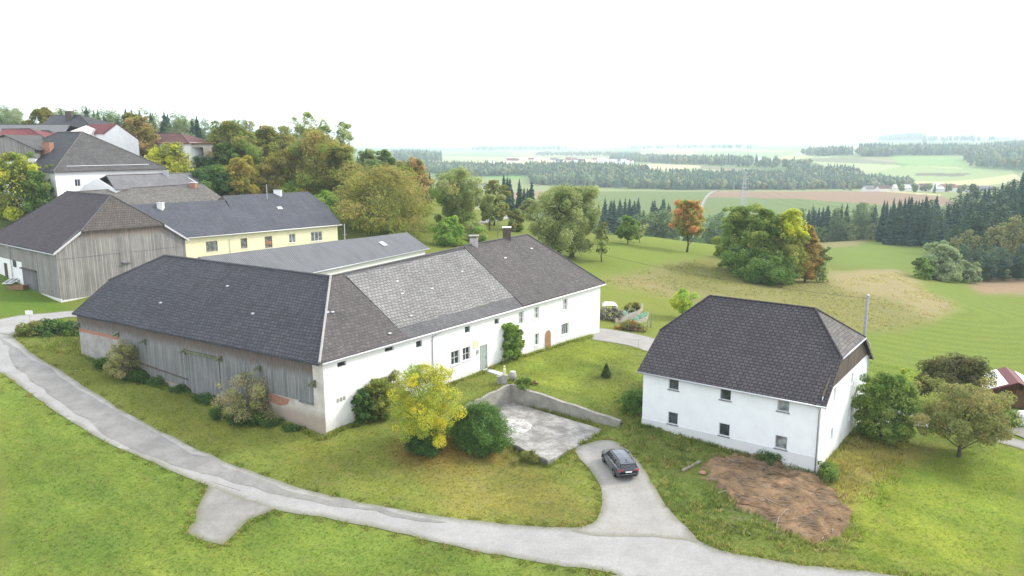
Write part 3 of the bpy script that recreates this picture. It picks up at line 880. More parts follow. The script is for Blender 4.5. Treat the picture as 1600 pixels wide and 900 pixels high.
# far end and yard sides
pe = F(46.0, .4, 0)[:2]; pe2 = F(46.0, 17.5, 0)[:2]; pv = F(17.6, 17.5, 0)[:2]
m.quad((*pe, -3), (*pe2, -3), (*pe2, 6.3), (*pe, 6.3)); m.quad((*pe2, -3), (*pv, -3), (*pv, 6.3), (*pe2, 6.3))
m.build("white_wall", M['white'], farm)
for v in vents:
    k = MB(); wW.slab(k, v[0], v[1], v[2], v[3], -.27, -.2); o = k.build("vent_opening", M['glass'], farm)
for s_ in stable: window(farm, wW, *s_, frame='frame_white', bars=(1, 1), sill='plinth', surround=True, pane='glass')
for s_ in upper: window(farm, wW, *s_, bars=(1, 1), sill='frame_white', surround=True, pane='glass_pale')
window(farm, wW, *lower[0], bars=(1, 1), sill='frame_white', pane='glass')
window(farm, wW, *lower[1], bars=(1, 1), sill='frame_white', pane='glass', surround=True)
window(farm, wW, *lower[2], bars=(3, 0), sill='frame_white', pane='glass', surround=True)
k = MB(); wW.slab(k, 21.3, 22.6, .35, 3.05, -.18, -.1); 
for a in (21.55, 21.95, 22.3): wW.slab(k, a, a + .03, .4, 3.0, -.1, -.085)
d = k.build("stable_door", M['door_grey'], farm); d["label"] = "grey green plank stable door"
k = MB(); wW.slab(k, 22.35, 22.42, 1.5, 1.75, -.1, -.03); k.build("handle", M['metal'], d)
arch = lambda l, r, lo, sp, n=9: [(l, lo), (r, lo)] + [((l + r) / 2 + (r - l) / 2 * math.cos(math.pi * i / n), sp + (r - l) / 2 * math.sin(math.pi * i / n)) for i in range(n + 1)]
k = MB(); wW.poly(k, arch(33.2, 34.75, -.4, 1.72), -.02, .035); dr = k.build("door_surround", M['plinth'], farm)
k = MB(); wW.poly(k, arch(33.38, 34.57, -.4, 1.72), .0, .06); d = k.build("arched_door", M['door_wood'], farm); d["label"] = "brown wooden front door with a round arch"
k = MB(); wW.slab(k, 34.4, 34.46, 1.0, 1.2, .06, .12); k.build("handle", M['metal'], d)
k = MB(); wW.slab(k, 20.3, 21.05, 3.0, 3.85, .003, .05); k.build("wall_plate", M['gauge'], farm)
k = MB(); wW.slab(k, 20.75, 21.0, 2.35, 2.75, .003, .12); k.build("meter_box", M['metal'], farm)
k = MB()
for i, a in enumerate((1.95, 2.3, 2.65)):
    wW.slab(k, a, a + .26, 2.1 + .03 * i, 2.45 + .03 * i, .003, .02, 0)
k.build("vent_blocks", M['concrete'], farm)
# window surround ruins beside the arched door
downpipe(farm, [wW(14.9, 6.05, .35), wW(14.9, 5.75, .3), wW(14.0, 5.6, .1), wW(14.0, 5.3, .08), wW(14.0, .2, .08)])
# barn wing: masonry behind, timber boarding in front
m = MB(); wB.face(m, .42, 37.2, -2.5, 6.2)
pk = F(.4, 37.2, 0)[:2]; pk2 = F(17.2, 37.2, 0)[:2]
m.quad((*pk, -1), (*pk2, -1), (*pk2, 6.2), (*pk, 6.2)); m.quad((*pk2, -1), (*pv, -1), (*pv, 6.2), (*pk2, 6.2))
m.build("stone_wall", M['old_plaster'], farm)
m = MB(); wB.slab(m, .0, 1.25, -2.5, 6.15, .003, .05); m.build("corner_pier", M['old_plaster'], farm)
m = MB()
def boards(z0, a0, a1, z1=6.15, out=.09): wB.slab(m, a0, a1, z0, z1, .01, out)
boards(2.35, 1.25, 7.0); boards(.75, 7.0, 13.4); boards(4.55, 13.4, 18.2); boards(.9, 18.2, 29.5); boards(4.4, 29.5, 37.3)
m.build("timber_cladding", M['timber'], farm)
k = MB(); wB.slab(k, 29.55, 37.25, 3.95, 4.39, .004, .035); k.build("brick_band", M['brick'], farm)
k = MB(); wB.slab(k, 29.55, 37.25, -1.5, 3.94, .004, .03); o = k.build("rendered_wall", M['concrete'], farm); 
k = MB(); wB.poly(k, [(7.0, 2.3), (4.3, 2.15), (4.6, 1.65), (5.6, 1.35), (7.0, 1.55)], .004, .03); o = k.build("brick_patch", M['brick'], farm); o["label"] = "patch of bare red brick where plaster fell"
k = MB(); wB.slab(k, 13.5, 18.1, .35, 4.42, .02, .14)
d = k.build("barn_door", M['timber_door'], farm); d["label"] = "wide smooth grey board sliding barn door"
k = MB(); wB.slab(k, 13.2, 18.5, 4.42, 4.62, .02, .34); k.build("door_beam", M['timber_green'], d)
for a, z in ((29.6, 4.8), (24.9, 4.72), (18.55, 4.62), (13.15, 4.72), (7.8, 4.62), (1.0, 4.35), (37.0, 4.9)):
    k = MB(); wB.poly(k, [(a - .1, z - .5), (a + .1, z - .5), (a + .1, z), (a - .1, z)], .05, .2)
    k.prism([wB(a - .13, z - .02, .05), wB(a + .13, z - .02, .05), wB(a + .13, z - .28, .75), wB(a - .13, z - .28, .75)], (0, 0, .14))
    k.build("bracket", M['timber_green'], farm)
k = MB(); k.tube([wB(26, 2.1, .14), wB(18.4, 1.65, .14)], .07, 6); k.build("rail", M['timber_dark'], farm)
k = MB(); wB.slab(k, 1.3, 3.0, 2.2, 2.35, .05, .16); k.build("board_sill", M['timber_door'], farm)
# roofs
ev = 6.2; X = F(8.8, 8.0, 11.55); ST = F(29.6, 9.0, 12.15); RN = F(42.5, 9.1, 12.4); LR = F(9.0, 34.5, 11.55); LK = F(4.2, 37.7, 9.0)
eW = lambda a, dz=0: F(a, 0, ev + dz)
BKz = 6.15
m = MB(); m.patch(eW(0, -.12), F(0, 37.7, 6.0), LK, F(4.35, 3.95, 8.83), 24, 4, wob=.05, seed=1)
m.patch(F(4.35, 3.95, 8.83), LK, LR, X, 24, 4, wob=.05, seed=1)
m.patch(X, LR, F(17.8, 34.5, 6.0), F(17.8, 17.6, 6.1), 8, 4)
m.patch(LR, F(13.6, 37.7, 9.0), F(17.8, 37.7, 6.0), F(17.8, 34.5, 6.0), 3, 3)
m.patch(LK, F(13.6, 37.7, 9.0), LR, LR, 4, 4)
m.build("barn_roof", M['barn_tile'], farm)
RX = X + (F(10.3, 8.05, 11.6) - X)
m = MB(); m.patch(eW(0, 0), eW(10.4), F(10.3, 8.05, 11.6), X + (0, 0, .02), 8, 10, wob=.05, seed=2)
o = m.build("front_roof_slope", M['brown_tile'], farm); o["label"] = "dark brown grey tiled roof slope at the corner"
def wp(a, f, dz=0):
    """point on the white wing's roof: along a, fraction f up the slope"""
    zr = np.interp(a, [8.8, 29.6, 42.5], [11.55, 12.15, 12.4]); br = np.interp(a, [8.8, 29.6, 42.5], [8.0, 9.0, 9.1])
    return F(a, br * f, ev + (zr - ev) * f + dz)
m = MB(); m.patch(wp(10.4, .15, .035), wp(28.7, .15, .035), wp(29.5, .955, .035), wp(10.5, .955, .035), 16, 10, wob=.05, seed=3)
o = m.build("pale_roof_slope", M['pale_tile'], farm); o["label"] = "light grey worn diamond-tiled middle roof slope"
m = MB(); m.patch(wp(10.42, 0), wp(28.5, 0), wp(28.7, .16), wp(10.4, .16), 14, 2, wob=.02); m.patch(wp(10.5, .95), wp(29.55, .95), wp(29.6, 1.0), wp(10.3, 1.0), 14, 1, wob=.02)
m.build("roof_edging", M['strip_tile'], farm)
m = MB(); m.patch(wp(28.52, 0, .1), F(46.5, 0, ev + .05), RN, wp(29.62, 1.0, .1), 14, 10, wob=.04, seed=4)
m.patch(F(46.5, 0, ev + .05), F(46.5, 18.0, ev + .05), RN, RN, 6, 6)
m.patch(RN, F(46.5, 18.0, ev), F(17.8, 17.6, 6.1), X, 8, 4)
hroof = m.build("house_roof", M['brown_tile'], farm); hroof["label"] = "brown grey tiled hipped roof over the dwelling end"
rc = MB()
rc.tube([eW(0, .03), X + (0, 0, .06)], .11, 6); rc.build("hip_cap", M['concrete'], farm)
rc = MB(); rc.tube([X + (0, 0, .05), LR + (0, 0, .05)], .10, 6); rc.tube([LR + (0, 0, .05), LK + (0, 0, .05)], .09, 6)
rc.tube([X + (0, 0, .05), ST + (0, 0, .05), ST + (0, 0, .15), RN + (0, 0, .06), F(46.5, 0, ev + .1)], .09, 6)
rc.build("ridge_cap", M['strip_tile'], farm)
g = MB(); g.tube([eW(.3, -.2) + (.05 * 0, 0, 0), F(46.6, -.05, ev - .12)], .085, 8); g.tube([F(46.6, -.05, ev - .12), F(46.6, 1.6, ev - .15)], .07, 8)
g.build("gutter", M['frame_white'], farm, smooth=True)
cpos = wp(31.5, 1.0); chimney(farm, (cpos[0], cpos[1], cpos[2]), (.95, .8), .85, 'chimney_plaster', 'concrete', pots=True)
cpos = wp(38.3, 1.02); chimney(farm, (cpos[0], cpos[1], cpos[2]), (1.0, 1.0), 1.25, 'timber_dark', 'frame_white')
# loose and replaced tiles, skylights
rl = random.Random(4)
def on_roof(name, f3, a, b, w, h, mat):
    """thin plate lying on a roof; f3(a,b) gives the slope's points"""
    p, q, r = f3(a, b), f3(a + .1, b), f3(a, b + .1)
    tx = (q - p) / np.linalg.norm(q - p); ty = (r - p) / np.linalg.norm(r - p); nn = np.cross(tx, ty); nn *= np.sign(nn[2])
    k = MB(); k.obox(p + nn * .05 - tx * w / 2, tx * w, ty * h, nn * .035); return k.build(name, mat, farm)
fw_ = lambda a, b: wp(a, b / 10.9, .06)
for a, b in ((15.5, 7.8), (14.6, 5.9), (18.8, 5.6), (25.2, 7.0), (13.0, 2.6), (34.0, 7.6), (40.2, 8.2)):
    on_roof("replaced_tile", fw_, a, b, .34 if a > 30 else .3, .16, M['panel_white'] if a > 30 else M['steel'])
fb_ = lambda b, a: F(a * .8, b, 6.1 + a * .8 * .62 + .04)
for b, a in ((12.5, 4.2), (19.5, 7.4), (26.0, 3.5)):
    on_roof("glass_tile", fb_, b, a, .36, .2, M['metal'])
fc_ = lambda a, b: F(a, b * .78, ev + b * .78 * .665 + .06)
for a, b in ((4.9, 5.4), (5.4, 5.3), (8.9, 1.0)): on_roof("glass_tile", fc_, a, b, .32, .16, M['metal'])

# ================================================================== the white house on the right
HO = v2((24.11, 57.09)); HC = unit((-12.94, 9.47)); HE = unit((HC[1], -HC[0]))
if HE[1] < 0: HE = -HE
Hh = Frame(HO, HC, HE)
house = thing("white_house", "two storey white plastered house with dark plum tiled half-hipped roof", "house", (*Hh(7.6, 8, 0)[:2], -1.2))
wF = Wall(Hh(0, 0, 0)[:2], HC, -HE); wS = Wall(Hh(0, 0, 0)[:2], HE, -HC)
up = [(11.9, 12.85, 2.92, 3.93), (7.22, 8.17, 2.92, 3.93), (2.44, 3.39, 2.92, 3.93)]
lw = [(11.86, 12.8, -.24, .86), (7.18, 8.12, -.24, .86), (2.42, 3.38, -.24, .86)]
HW = 16.2
m = MB(); wF.face(m, 0, 15.3, -.3, 4.1, up + lw, depth=.2)
su = [(3.6, 4.35, 3.3, 4.45), (9.7, 10.45, 3.2, 4.25)]; sl = [(3.75, 4.5, -.15, .95), (9.65, 10.4, -.25, .95)]
wS.face(m, 0, HW, -4.5, 4.7, su + sl, depth=.2)
m.quad(Hh(15.3, 0, -3), Hh(15.3, HW, -3), Hh(15.3, HW, 4.1), Hh(15.3, 0, 4.1)); m.quad(Hh(15.3, HW, -3), Hh(0, HW, -4), Hh(0, HW, 4.1), Hh(15.3, HW, 4.1))
Wl = Wall(Hh(15.3, 0, 0)[:2], HE, HC); Wl.poly(m, [(0, 4.1), (HW, 4.1), (HW - 3.6, 6.6), (3.6, 6.6)], -.2, 0)
m.build("wall", M['white_cool'], house)
m = MB(); wF.slab(m, -.03, 15.33, -4.5, -.3, -.1, .04); m.build("plinth", M['plinth'], house)
for s_ in up + lw: window(house, wF, *s_, depth=.07, frame='steel', bars=(0, 0), sill='sill', fw=.06, pane='glass_pale' if s_ in (lw[2], up[2]) else 'glass')
for s_ in su + sl: window(house, wS, *s_, depth=.1, frame='frame_white', bars=(1, 0), sill='plinth', fw=.06, pane='glass_pale')
m = MB(); wS.poly(m, [(.15, 4.72), (HW - .15, 4.72), (HW - 3.9, 6.75), (3.9, 6.75)], -.1, .05); m.build("gable_boarding", M['timber_dark'], house)
zE, oh = 4.12, .4
rA = Hh(3.1, 8.15, 9.95); rB = Hh(12.7, 8.15, 9.95)
kz = 7.0; ke = 3.95
kn, kf = Hh(-.35, ke, kz), Hh(-.35, 16.3 - ke, kz); ln, lf = Hh(15.7, ke, kz), Hh(15.7, 16.3 - ke, kz)
m = MB()
e0, e1, e2, e3 = Hh(-.35, -oh, zE), Hh(15.7, -oh, zE), Hh(15.7, 16.3 + oh, zE), Hh(-.35, 16.3 + oh, zE)
m.patch(e0, e1, ln, kn, 16, 5, wob=.025, seed=5); m.patch(kn, ln, rB, rA, 16, 5, wob=.025, seed=5)
m.patch(e2, e3, kf, lf, 6, 3); m.patch(lf, kf, rA, rB, 6, 3)
m.patch(ln, lf, rB, rB, 4, 4)
m.build("roof", M['house_tile'], house)
m = MB(); m.patch(kf + (0, 0, .01), kn + (0, 0, .01), rA, rA, 6, 6); o = m.build("hip_roof", M['house_hip'], house); o["label"] = "paler worn half-hip roof end"
m = MB()
for p, q in ((rA, rB), (rA, kn), (rA, kf), (rB, ln), (rB, lf)): m.tube([p + (0, 0, .04), q + (0, 0, .04)], .085, 6)
m.build("ridge_cap", M['house_tile'], house)
for p, q in ((e0, kn), (e3, kf), (e1, ln), (e2, lf)):
    m = MB(); m.prism([p + (0, 0, .03), q + (0, 0, .03), q - (0, 0, .25), p - (0, 0, .25)], [*(-HC * .04 * (1 if p is e0 or p is e3 else -1)), 0])
    m.build("verge_board", M['timber_dark'], house)
m = MB(); m.tube([Hh(-.4, -oh - .06, zE - .08), Hh(15.75, -oh - .06, zE - .08)], .075, 8); m.tube([kn + (*(-HC * .06), -.05), kf + (*(-HC * .06), -.05)], .075, 8)
m.build("gutter", M['metal'], house, smooth=True)
downpipe(house, [Hh(.15, -oh, zE - .1), Hh(.12, -.1, zE - .45), Hh(.12, -.07, -1.9)])
downpipe(house, [kf + (*(-HC * .08), -.08), Hh(-.1, HW - .3, 5.6), Hh(-.07, HW - .3, -2.5)], 'steel')

# ================================================================== the timber barn on the left
BO = v2((-62.4, 104.17)); BT = unit((.62, .78)); BB = unit((-.78, .62))
Bf = Frame(BO, BT, BB)
lbarn = thing("timber_barn", "big silver grey timber barn with violet brown half-hipped roof at the left edge", "barn", (*Bf(9, 8, 0)[:2], 2.3))
wG = Wall(Bf(0, 0, 0)[:2], BT, -BB); wL = Wall(Bf(0, 0, 0)[:2], BB, -BT)
BW = 18.6; BD = 25.0
m = MB(); wG.poly(m, [(0, 2.75), (BW, 3.1), (BW, 9.75), (15.3, 12.3), (3.3, 12.3), (0, 9.75)], -.15, 0)
wG.slab(m, 0.02, BW - .02, 8.5, 8.62, 0, .05)
wL.slab(m, .15, 7.4, 3.0, 9.75, -.15, 0); wL.slab(m, 7.4, 12.8, 6.15, 9.75, -.15, 0); wL.slab(m, 12.8, BD, 6.95, 9.75, -.15, 0)
m.build("timber_wall", M['timber_barn'], lbarn)
m = MB(); wL.slab(m, 12.8, BD, 1.0, 6.94, -.15, -.02); wG.slab(m, -.02, BW, 0, 2.78, -.16, .04); wL.slab(m, -.02, 7.4, 0, 3.0, -.14, .03); wL.slab(m, 7.4, 12.8, 0, 6.14, -.3, -.15)
m.quad(Bf(BW, 0, 0), Bf(BW, BD, 0), Bf(BW, BD, 9.7), Bf(BW, 0, 9.7)); m.quad(Bf(BW, BD, 0), Bf(0, BD, 0), Bf(0, BD, 9.7), Bf(BW, BD, 9.7))
m.build("white_wall", M['white'], lbarn)
k = MB(); wL.slab(k, 7.7, 12.6, 2.5, 6.05, -.12, .1); d = k.build("barn_door", M['timber_door'], lbarn); d["label"] = "dark grey double board barn door"
k = MB(); wL.slab(k, 7.5, 12.9, 6.05, 6.2, -.12, .35); k.build("door_hood", M['timber_dark'], d)
window(lbarn, wL, 14.9, 15.9, 6.0, 7.0, depth=-.12, frame='timber_dark', bars=(1, 0), sill=None)
k = MB(); wL.slab(k, 18.7, 19.8, 4.0, 6.2, -.1, .05); k.build("side_door", M['timber_dark'], lbarn)
k = MB(); wG.slab(k, 8.5, 9.9, 7.1, 8.75, .003, .06); d = k.build("loft_hatch", M['timber_barn'], lbarn)
k = MB(); wG.slab(k, 8.7, 10.0, 6.95, 7.1, .003, .4); k.build("hatch_shelf", M['timber_door'], d)
pk = Bf(9.3, 2.7, 16.7); pb = Bf(9.3, 18.0, 16.7); kl, kr = Bf(3.3, -.45, 12.15), Bf(15.3, -.45, 12.15)
el, er, elb, erb = Bf(-.5, -.45, 9.45), Bf(BW + .5, -.45, 9.45), Bf(-.5, BD + .5, 9.45), Bf(BW + .5, BD + .5, 9.45)
m = MB(); m.patch(elb, el, kl, Bf(3.3, 23.2, 12.15), 14, 3, wob=.05, seed=7); m.patch(Bf(3.3, 23.2, 12.15), kl, pk, pb, 14, 5, wob=.05, seed=7)
m.patch(er, erb, Bf(15.3, 23.2, 12.15), kr, 6, 3); m.patch(kr, Bf(15.3, 23.2, 12.15), pb, pk, 6, 3); m.patch(erb, elb, pb, pb, 6, 6)
m.build("roof", M['lbarn_tile'], lbarn)
m = MB(); m.patch(kl + (0, 0, .01), kr + (0, 0, .01), pk, pk, 10, 8, wob=.03); o = m.build("hip_roof", M['lbarn_hip'], lbarn); o["label"] = "small brown tiled half-hip roof end"
m = MB()
for p, q in ((pk, pb), (pk, kl), (pk, kr)): m.tube([p + (0, 0, .04), q + (0, 0, .04)], .1, 6)
m.build("ridge_cap", M['strip_tile'], lbarn)
for p, q in ((el, kl), (er, kr)):
    m = MB(); m.prism([p + (0, 0, .03), q + (0, 0, .03), q - (0, 0, .3), p - (0, 0, .3)], [*(-BB * .05), 0])
    m.build("verge_board", M['steel'], lbarn)
m = MB(); m.tube([el + (0, 0, -.2), elb + (0, 0, -.2)], .08, 8); m.build("gutter", M['metal'], lbarn)
downpipe(lbarn, [Bf(-.5, 16.6, 9.2), Bf(-.12, 16.6, 8.7), Bf(-.12, 16.6, 3.6)])

# ================================================================== the yellow house
ky = 16 / 15.5
YO = v2((-55.46, 129.85)) * ky; YT = unit((.695, .719)); YB = unit((-.719, .695))
Yf = Frame(YO, YT, YB)
yel = thing("yellow_house", "pale yellow two storey house with smooth blue grey slate roof", "house", (*Yf(15, 7, 0)[:2], 2.0))
yz = 8.0
wY = Wall(Yf(0, .5, 0)[:2], YT, -YB)
ywin = [(3.75, 5.9, 5.0, 6.85), (10.35, 11.65, 5.0, 6.85), (15.2, 16.75, 4.6, 6.8), (20.3, 21.75, 5.1, 6.85), (25.15, 27.8, 4.95, 6.85)]
m = MB(); wY.face(m, -4, 31.4, 0, 8.2, ywin, depth=.2)
m.quad(Yf(31.4, .5, 0), Yf(31.4, 18, 0), Yf(31.4, 18, 8.2), Yf(31.4, .5, 8.2)); m.quad(Yf(31.4, 18, 0), Yf(-4, 18, 0), Yf(-4, 18, 8.2), Yf(31.4, 18, 8.2))
we = Wall(Yf(31.4, .5, 0)[:2], YB, YT); we.poly(m, [(0, 8.1), (17.5, 8.1), (12.5, 11.5), (5, 11.5)], -.2, 0)
m.build("wall", M['yellow'], yel)
for i, s_ in enumerate(ywin): window(yel, wY, *s_, depth=.1, frame='frame_wood' if i < 3 else 'frame_white', bars=(1 if i != 4 else 2, 0), sill='frame_white', pane='glass_pale', fw=.1)
k = MB(); wY.slab(k, 15.3, 16.65, 5.2, 5.9, -.06, -.02); k.build("window_box", M['brick'], yel)
sl_ = .665
yp = lambda t, b, dz=0: Yf(t, b, yz + b * sl_ + dz)
hE = 9.5; lE = 8.4
m = MB(); m.patch(yp(-6.5, 0), yp(11.5, 0), yp(11.5, lE), yp(-6.5, lE), 8, 4, wob=.02)
m.patch(yp(-6.5, lE), yp(11.5, lE), Yf(11.5, 15.5, yz), Yf(-6.5, 15.5, yz), 4, 3)
m.patch(yp(11.5, 0), yp(32.1, 0), yp(32.1, 5.5), yp(11.5, 5.5), 8, 4, wob=.02); m.patch(yp(11.5, 5.5), yp(32.1, 5.5), yp(30.3, hE), yp(11.9, hE), 8, 4, wob=.02)
m.patch(yp(11.9, hE), yp(30.3, hE), Yf(32.1, 18.8, yz), Yf(11.5, 18.8, yz), 4, 4)
m.patch(yp(32.1, 5.5), Yf(32.1, 13.3, yz + 5.5 * sl_), yp(30.3, hE), yp(30.3, hE), 3, 3)
wq = Wall(yp(11.5, lE)[:2], YB, -YT)
m.build("roof", M['slate_blue'], yel)
k = MB(); k.prism([yp(11.5, lE - .2), yp(11.9, hE), Yf(11.5, 11.5, yz + lE * sl_ - .2)], [*(YT * .2), 0]); k.build("gable_end", M['timber_dark'], yel)
m = MB(); m.tube([yp(-4, -.1, -.1), yp(32.2, -.1, -.1)], .09, 8); m.build("gutter", M['frame_white'], yel, smooth=True)
p = yp(23.3, 9.2); chimney(yel, p, (1.5, .8), .75, 'white_clean', 'plinth')
p = yp(-1.0, 7.2); chimney(yel, p, (.95, .9), .9, 'white_clean', 'plinth')
p = yp(20.2, 7.9); k = MB(); k.tube([p, p + (0, 0, 3.0)], .06, 6); k.tube([p + (-.5, 0, 2.6), p + (.5, 0, 2.6)], .02, 4); k.build("roof_mast", M['steel'], yel)
p = yp(20.9, 5.0, .03); k = MB(); q = np.array([*YT, 0]); r_ = np.array([*YB, sl_]); r_ /= np.linalg.norm(r_); n_ = np.cross(q, r_)
k.obox(p, q * 1.0, r_ * .8, n_ * .1); k.build("skylight", M['steel'], yel)
downpipe(yel, [yp(9.0, -.1, -.15), wY(9.0, 7.5, .08), wY(8.2, 7.0, .08), wY(8.2, 2.0, .08)], 'frame_white')

# ================================================================== the corrugated shed behind the courtyard
CO = v2((-30.21, 119.28)); CT = unit((.47, .885)); CB = unit((-.885, .47))
Cf = Frame(CO, CT, CB)
shed = thing("long_shed", "long low white outbuilding with grey corrugated roof between the farmhouse and yellow house", "shed", (*Cf(8, 5, 0)[:2], 1.0))
m = MB(); wC = Wall(Cf(-16, .5, 0)[:2], CT, -CB); wC.face(m, 0, 46, -1, 4.6)
wC2 = Wall(Cf(30, .5, 0)[:2], CB, CT); wC2.poly(m, [(0, -1), (10.5, -1), (10.5, 4.5), (5, 6.9), (0, 4.5)], -.2, 0)
m.quad(Cf(30, 11, -1), Cf(-16, 11, -1), Cf(-16, 11, 4.5), Cf(30, 11, 4.5))
m.build("wall", M['white_clean'], shed)
m = MB(); m.patch(Cf(-17, 0, 4.45), Cf(30.6, 0, 4.45), Cf(31.0, 5.4, 7.2), Cf(-17, 6.9, 8.4), 40, 4, th=.08, wob=.03); m.patch(Cf(-17, 6.9, 8.4), Cf(31.0, 5.4, 7.2), Cf(30.6, 11.4, 4.4), Cf(-17, 13, 4.4), 10, 3, th=.08)
m.build("roof", M['corrugated'], shed)
m = MB(); m.tube([Cf(-17, -.1, 4.38), Cf(30.6, -.1, 4.38)], .09, 8); m.build("gutter", M['metal'], shed, smooth=True)
k = MB(); p = Cf(20, 2.7, 5.95); k.obox(p, Cf(21.2, 2.7, 5.95) - p, Cf(20, 3.9, 6.55) - p, (0, 0, .06)); k.build("roof_panel", M['steel'], shed)
k = MB(); p = Cf(14, 6.6, 7.5); k.tube([p, p + (0, 0, 2.8)], .07, 6); k.tube([p + (-.35, 0, .9), p + (.35, 0, .9)], .03, 4); k.build("roof_mast", M['steel'], shed)

# ================================================================== the farm on the hill
def simple_house(name, label, cat, RL, RR, EL, ER, base, wall, roof, hipL=False, hipR=False, wins=(), chim=(), ov=.4, group=None):
    """gabled or hipped house from its ridge ends, the front eave ends and the ground level"""
    RL, RR, EL, ER = (np.asarray(p, float) for p in (RL, RR, EL, ER))
    t = unit((ER - EL)[:2]); n = np.array([t[1], -t[0]])
    if n @ (EL - RL)[:2] < 0: n = -n
    half = abs(((EL + ER) / 2 - (RL + RR) / 2)[:2] @ n)
    BL = EL.copy(); BR = ER.copy(); BL[:2] -= n * 2 * half; BR[:2] -= n * 2 * half
    c = (EL + BR) / 2
    root = thing(name, label, cat, (c[0], c[1], base), group=group)
    t3 = np.array([*t, 0]); n3 = np.array([*n, 0])
    ze = (EL[2] + ER[2]) / 2
    w = Wall((EL + t3 * ov - n3 * ov)[:2], t, n); L = np.linalg.norm((ER - EL)[:2]) - 2 * ov; D = 2 * half - 2 * ov
    m = MB(); opens = [(a * L, a * L + ww, z0, z1) for a, ww, z0, z1 in wins]
    w.face(m, 0, L, base - 2, ze + .25, opens, depth=.15)
    c0, c1 = w(0, 0)[:2], w(L, 0)[:2]; d0, d1 = c0 - n * D, c1 - n * D
    zr = (RL[2] + RR[2]) / 2
    for p, q, hip in ((d0, c0, hipL), (c1, d1, hipR)):
        m.quad((*p, base - 2), (*q, base - 2), (*q, ze + .2), (*p, ze + .2))
        if not hip:
            mid = (p + q) / 2; s_ = -1 if p is d0 else 1
            m.prism([(*p, ze + .2), (*q, ze + .2), (*mid, zr - .3)], [*(t * -s_ * .12), 0])
    m.quad((*d1, base - 2), (*d0, base - 2), (*d0, ze + .2), (*d1, ze + .2))
    m.build("wall", M[wall], root)
    for o in opens: window(root, w, *o, depth=.08, bars=(0, 0), sill=None, fw=.12, surround=True)
    m = MB(); m.patch(EL, ER, RR, RL, 8, 4, wob=.03); m.patch(BR, BL, RL, RR, 6, 3)
    if hipL: m.patch(BL, EL, RL, RL, 4, 4)
    if hipR: m.patch(ER, BR, RR, RR, 4, 4)
    r = m.build("roof", M[roof], root)
    m = MB(); m.tube([RL + (0, 0, .04), RR + (0, 0, .04)], .1, 5)
    if hipR: m.tube([RR + (0, 0, .04), ER + (0, 0, .04)], .1, 5)
    if hipL: m.tube([RL + (0, 0, .04), EL + (0, 0, .04)], .1, 5)
    m.build("ridge_cap", M['strip_tile'], root)
    for u, v, s_, h, mt in chim:
        p = (RL * (1 - u) + RR * u) * (1 - v) + (EL * (1 - u) + ER * u) * v
        chimney(root, p, s_, h, mt, 'plinth')
    return root
D_ = at_depth
kh = 1.15
HPo = v2((-76.33, 129.13)) * kh; hpt = unit((.54, .84)); hpb = unit((-.84, .54)); Pf = Frame(HPo, hpt, hpb)
hz_ = 18.9
hip = thing("hipped_farmhouse", "large white farmhouse under a steep grey hipped roof with a brick chimney", "farmhouse", (*Pf(12, 15, 0)[:2], 11.5))
wP = Wall(Pf(.6, .6, 0)[:2], hpt, -hpb); wP2 = Wall(Pf(.6, .6, 0)[:2], hpb, -hpt)
m = MB(); pw = [(3.6, 4.7, 15.9, 17.3), (10.2, 11.2, 16.6, 17.9), (13.2, 14.2, 16.6, 17.9)]
wP.face(m, 0, 22.8, 8, 19.1, pw, depth=.2); wP2.face(m, 0, 32, 8, 19.1)
m.quad(Pf(23.4, .6, 8), Pf(23.4, 32.6, 8), Pf(23.4, 32.6, 19.1), Pf(23.4, .6, 19.1)); m.quad(Pf(23.4, 32.6, 8), Pf(.6, 32.6, 8), Pf(.6, 32.6, 19.1), Pf(23.4, 32.6, 19.1))
m.build("wall", M['white_clean'], hip)
for o in pw: window(hip, wP, *o, depth=.1, bars=(1, 0), sill=None, surround=True)
a1, a2 = Pf(12.0, 10.5, 26.6), Pf(12.0, 20.0, 26.6)
c0, c1, c2, c3 = Pf(0, 0, hz_), Pf(24, 0, hz_), Pf(24, 33.2, hz_), Pf(0, 33.2, hz_)
m = MB(); m.patch(c0, c1, a1, a1, 8, 8, wob=.05); m.patch(c1, c2, a2, a1, 6, 4); m.patch(c2, c3, a2, a2, 4, 4); o = m.build("roof", M['far_tile'], hip)
m = MB(); m.patch(c3, c0, a1, a2, 8, 6, wob=.04); o = m.build("side_roof", M['far_dark'], hip); o["label"] = "darker left roof slope"
m = MB()
for p, q in ((a1, c0), (a1, c1), (a1, a2), (a2, c3)): m.tube([p + (0, 0, .05), q + (0, 0, .05)], .12, 5)
m.build("ridge_cap", M['stone_tile'], hip)
m = MB(); m.tube([Pf(3.2, 1.2, hz_ + .95), Pf(20.5, 1.2, hz_ + .95)], .07, 5)
for a in range(4, 21, 2): m.tube([Pf(a, 1.2, hz_ + .4), Pf(a, 1.2, hz_ + 1.0)], .03, 4)
m.build("snow_guard", M['metal'], hip)
p = Pf(5.8, 12.6, 22.6); chimney(hip, p, (1.6, 1.6), 1.8, 'brick', 'brick', below=1.5)
downpipe(hip, [Pf(.2, -.1, 18.8), Pf(.55, .5, 18.2), Pf(.55, .5, 12)], 'frame_white')

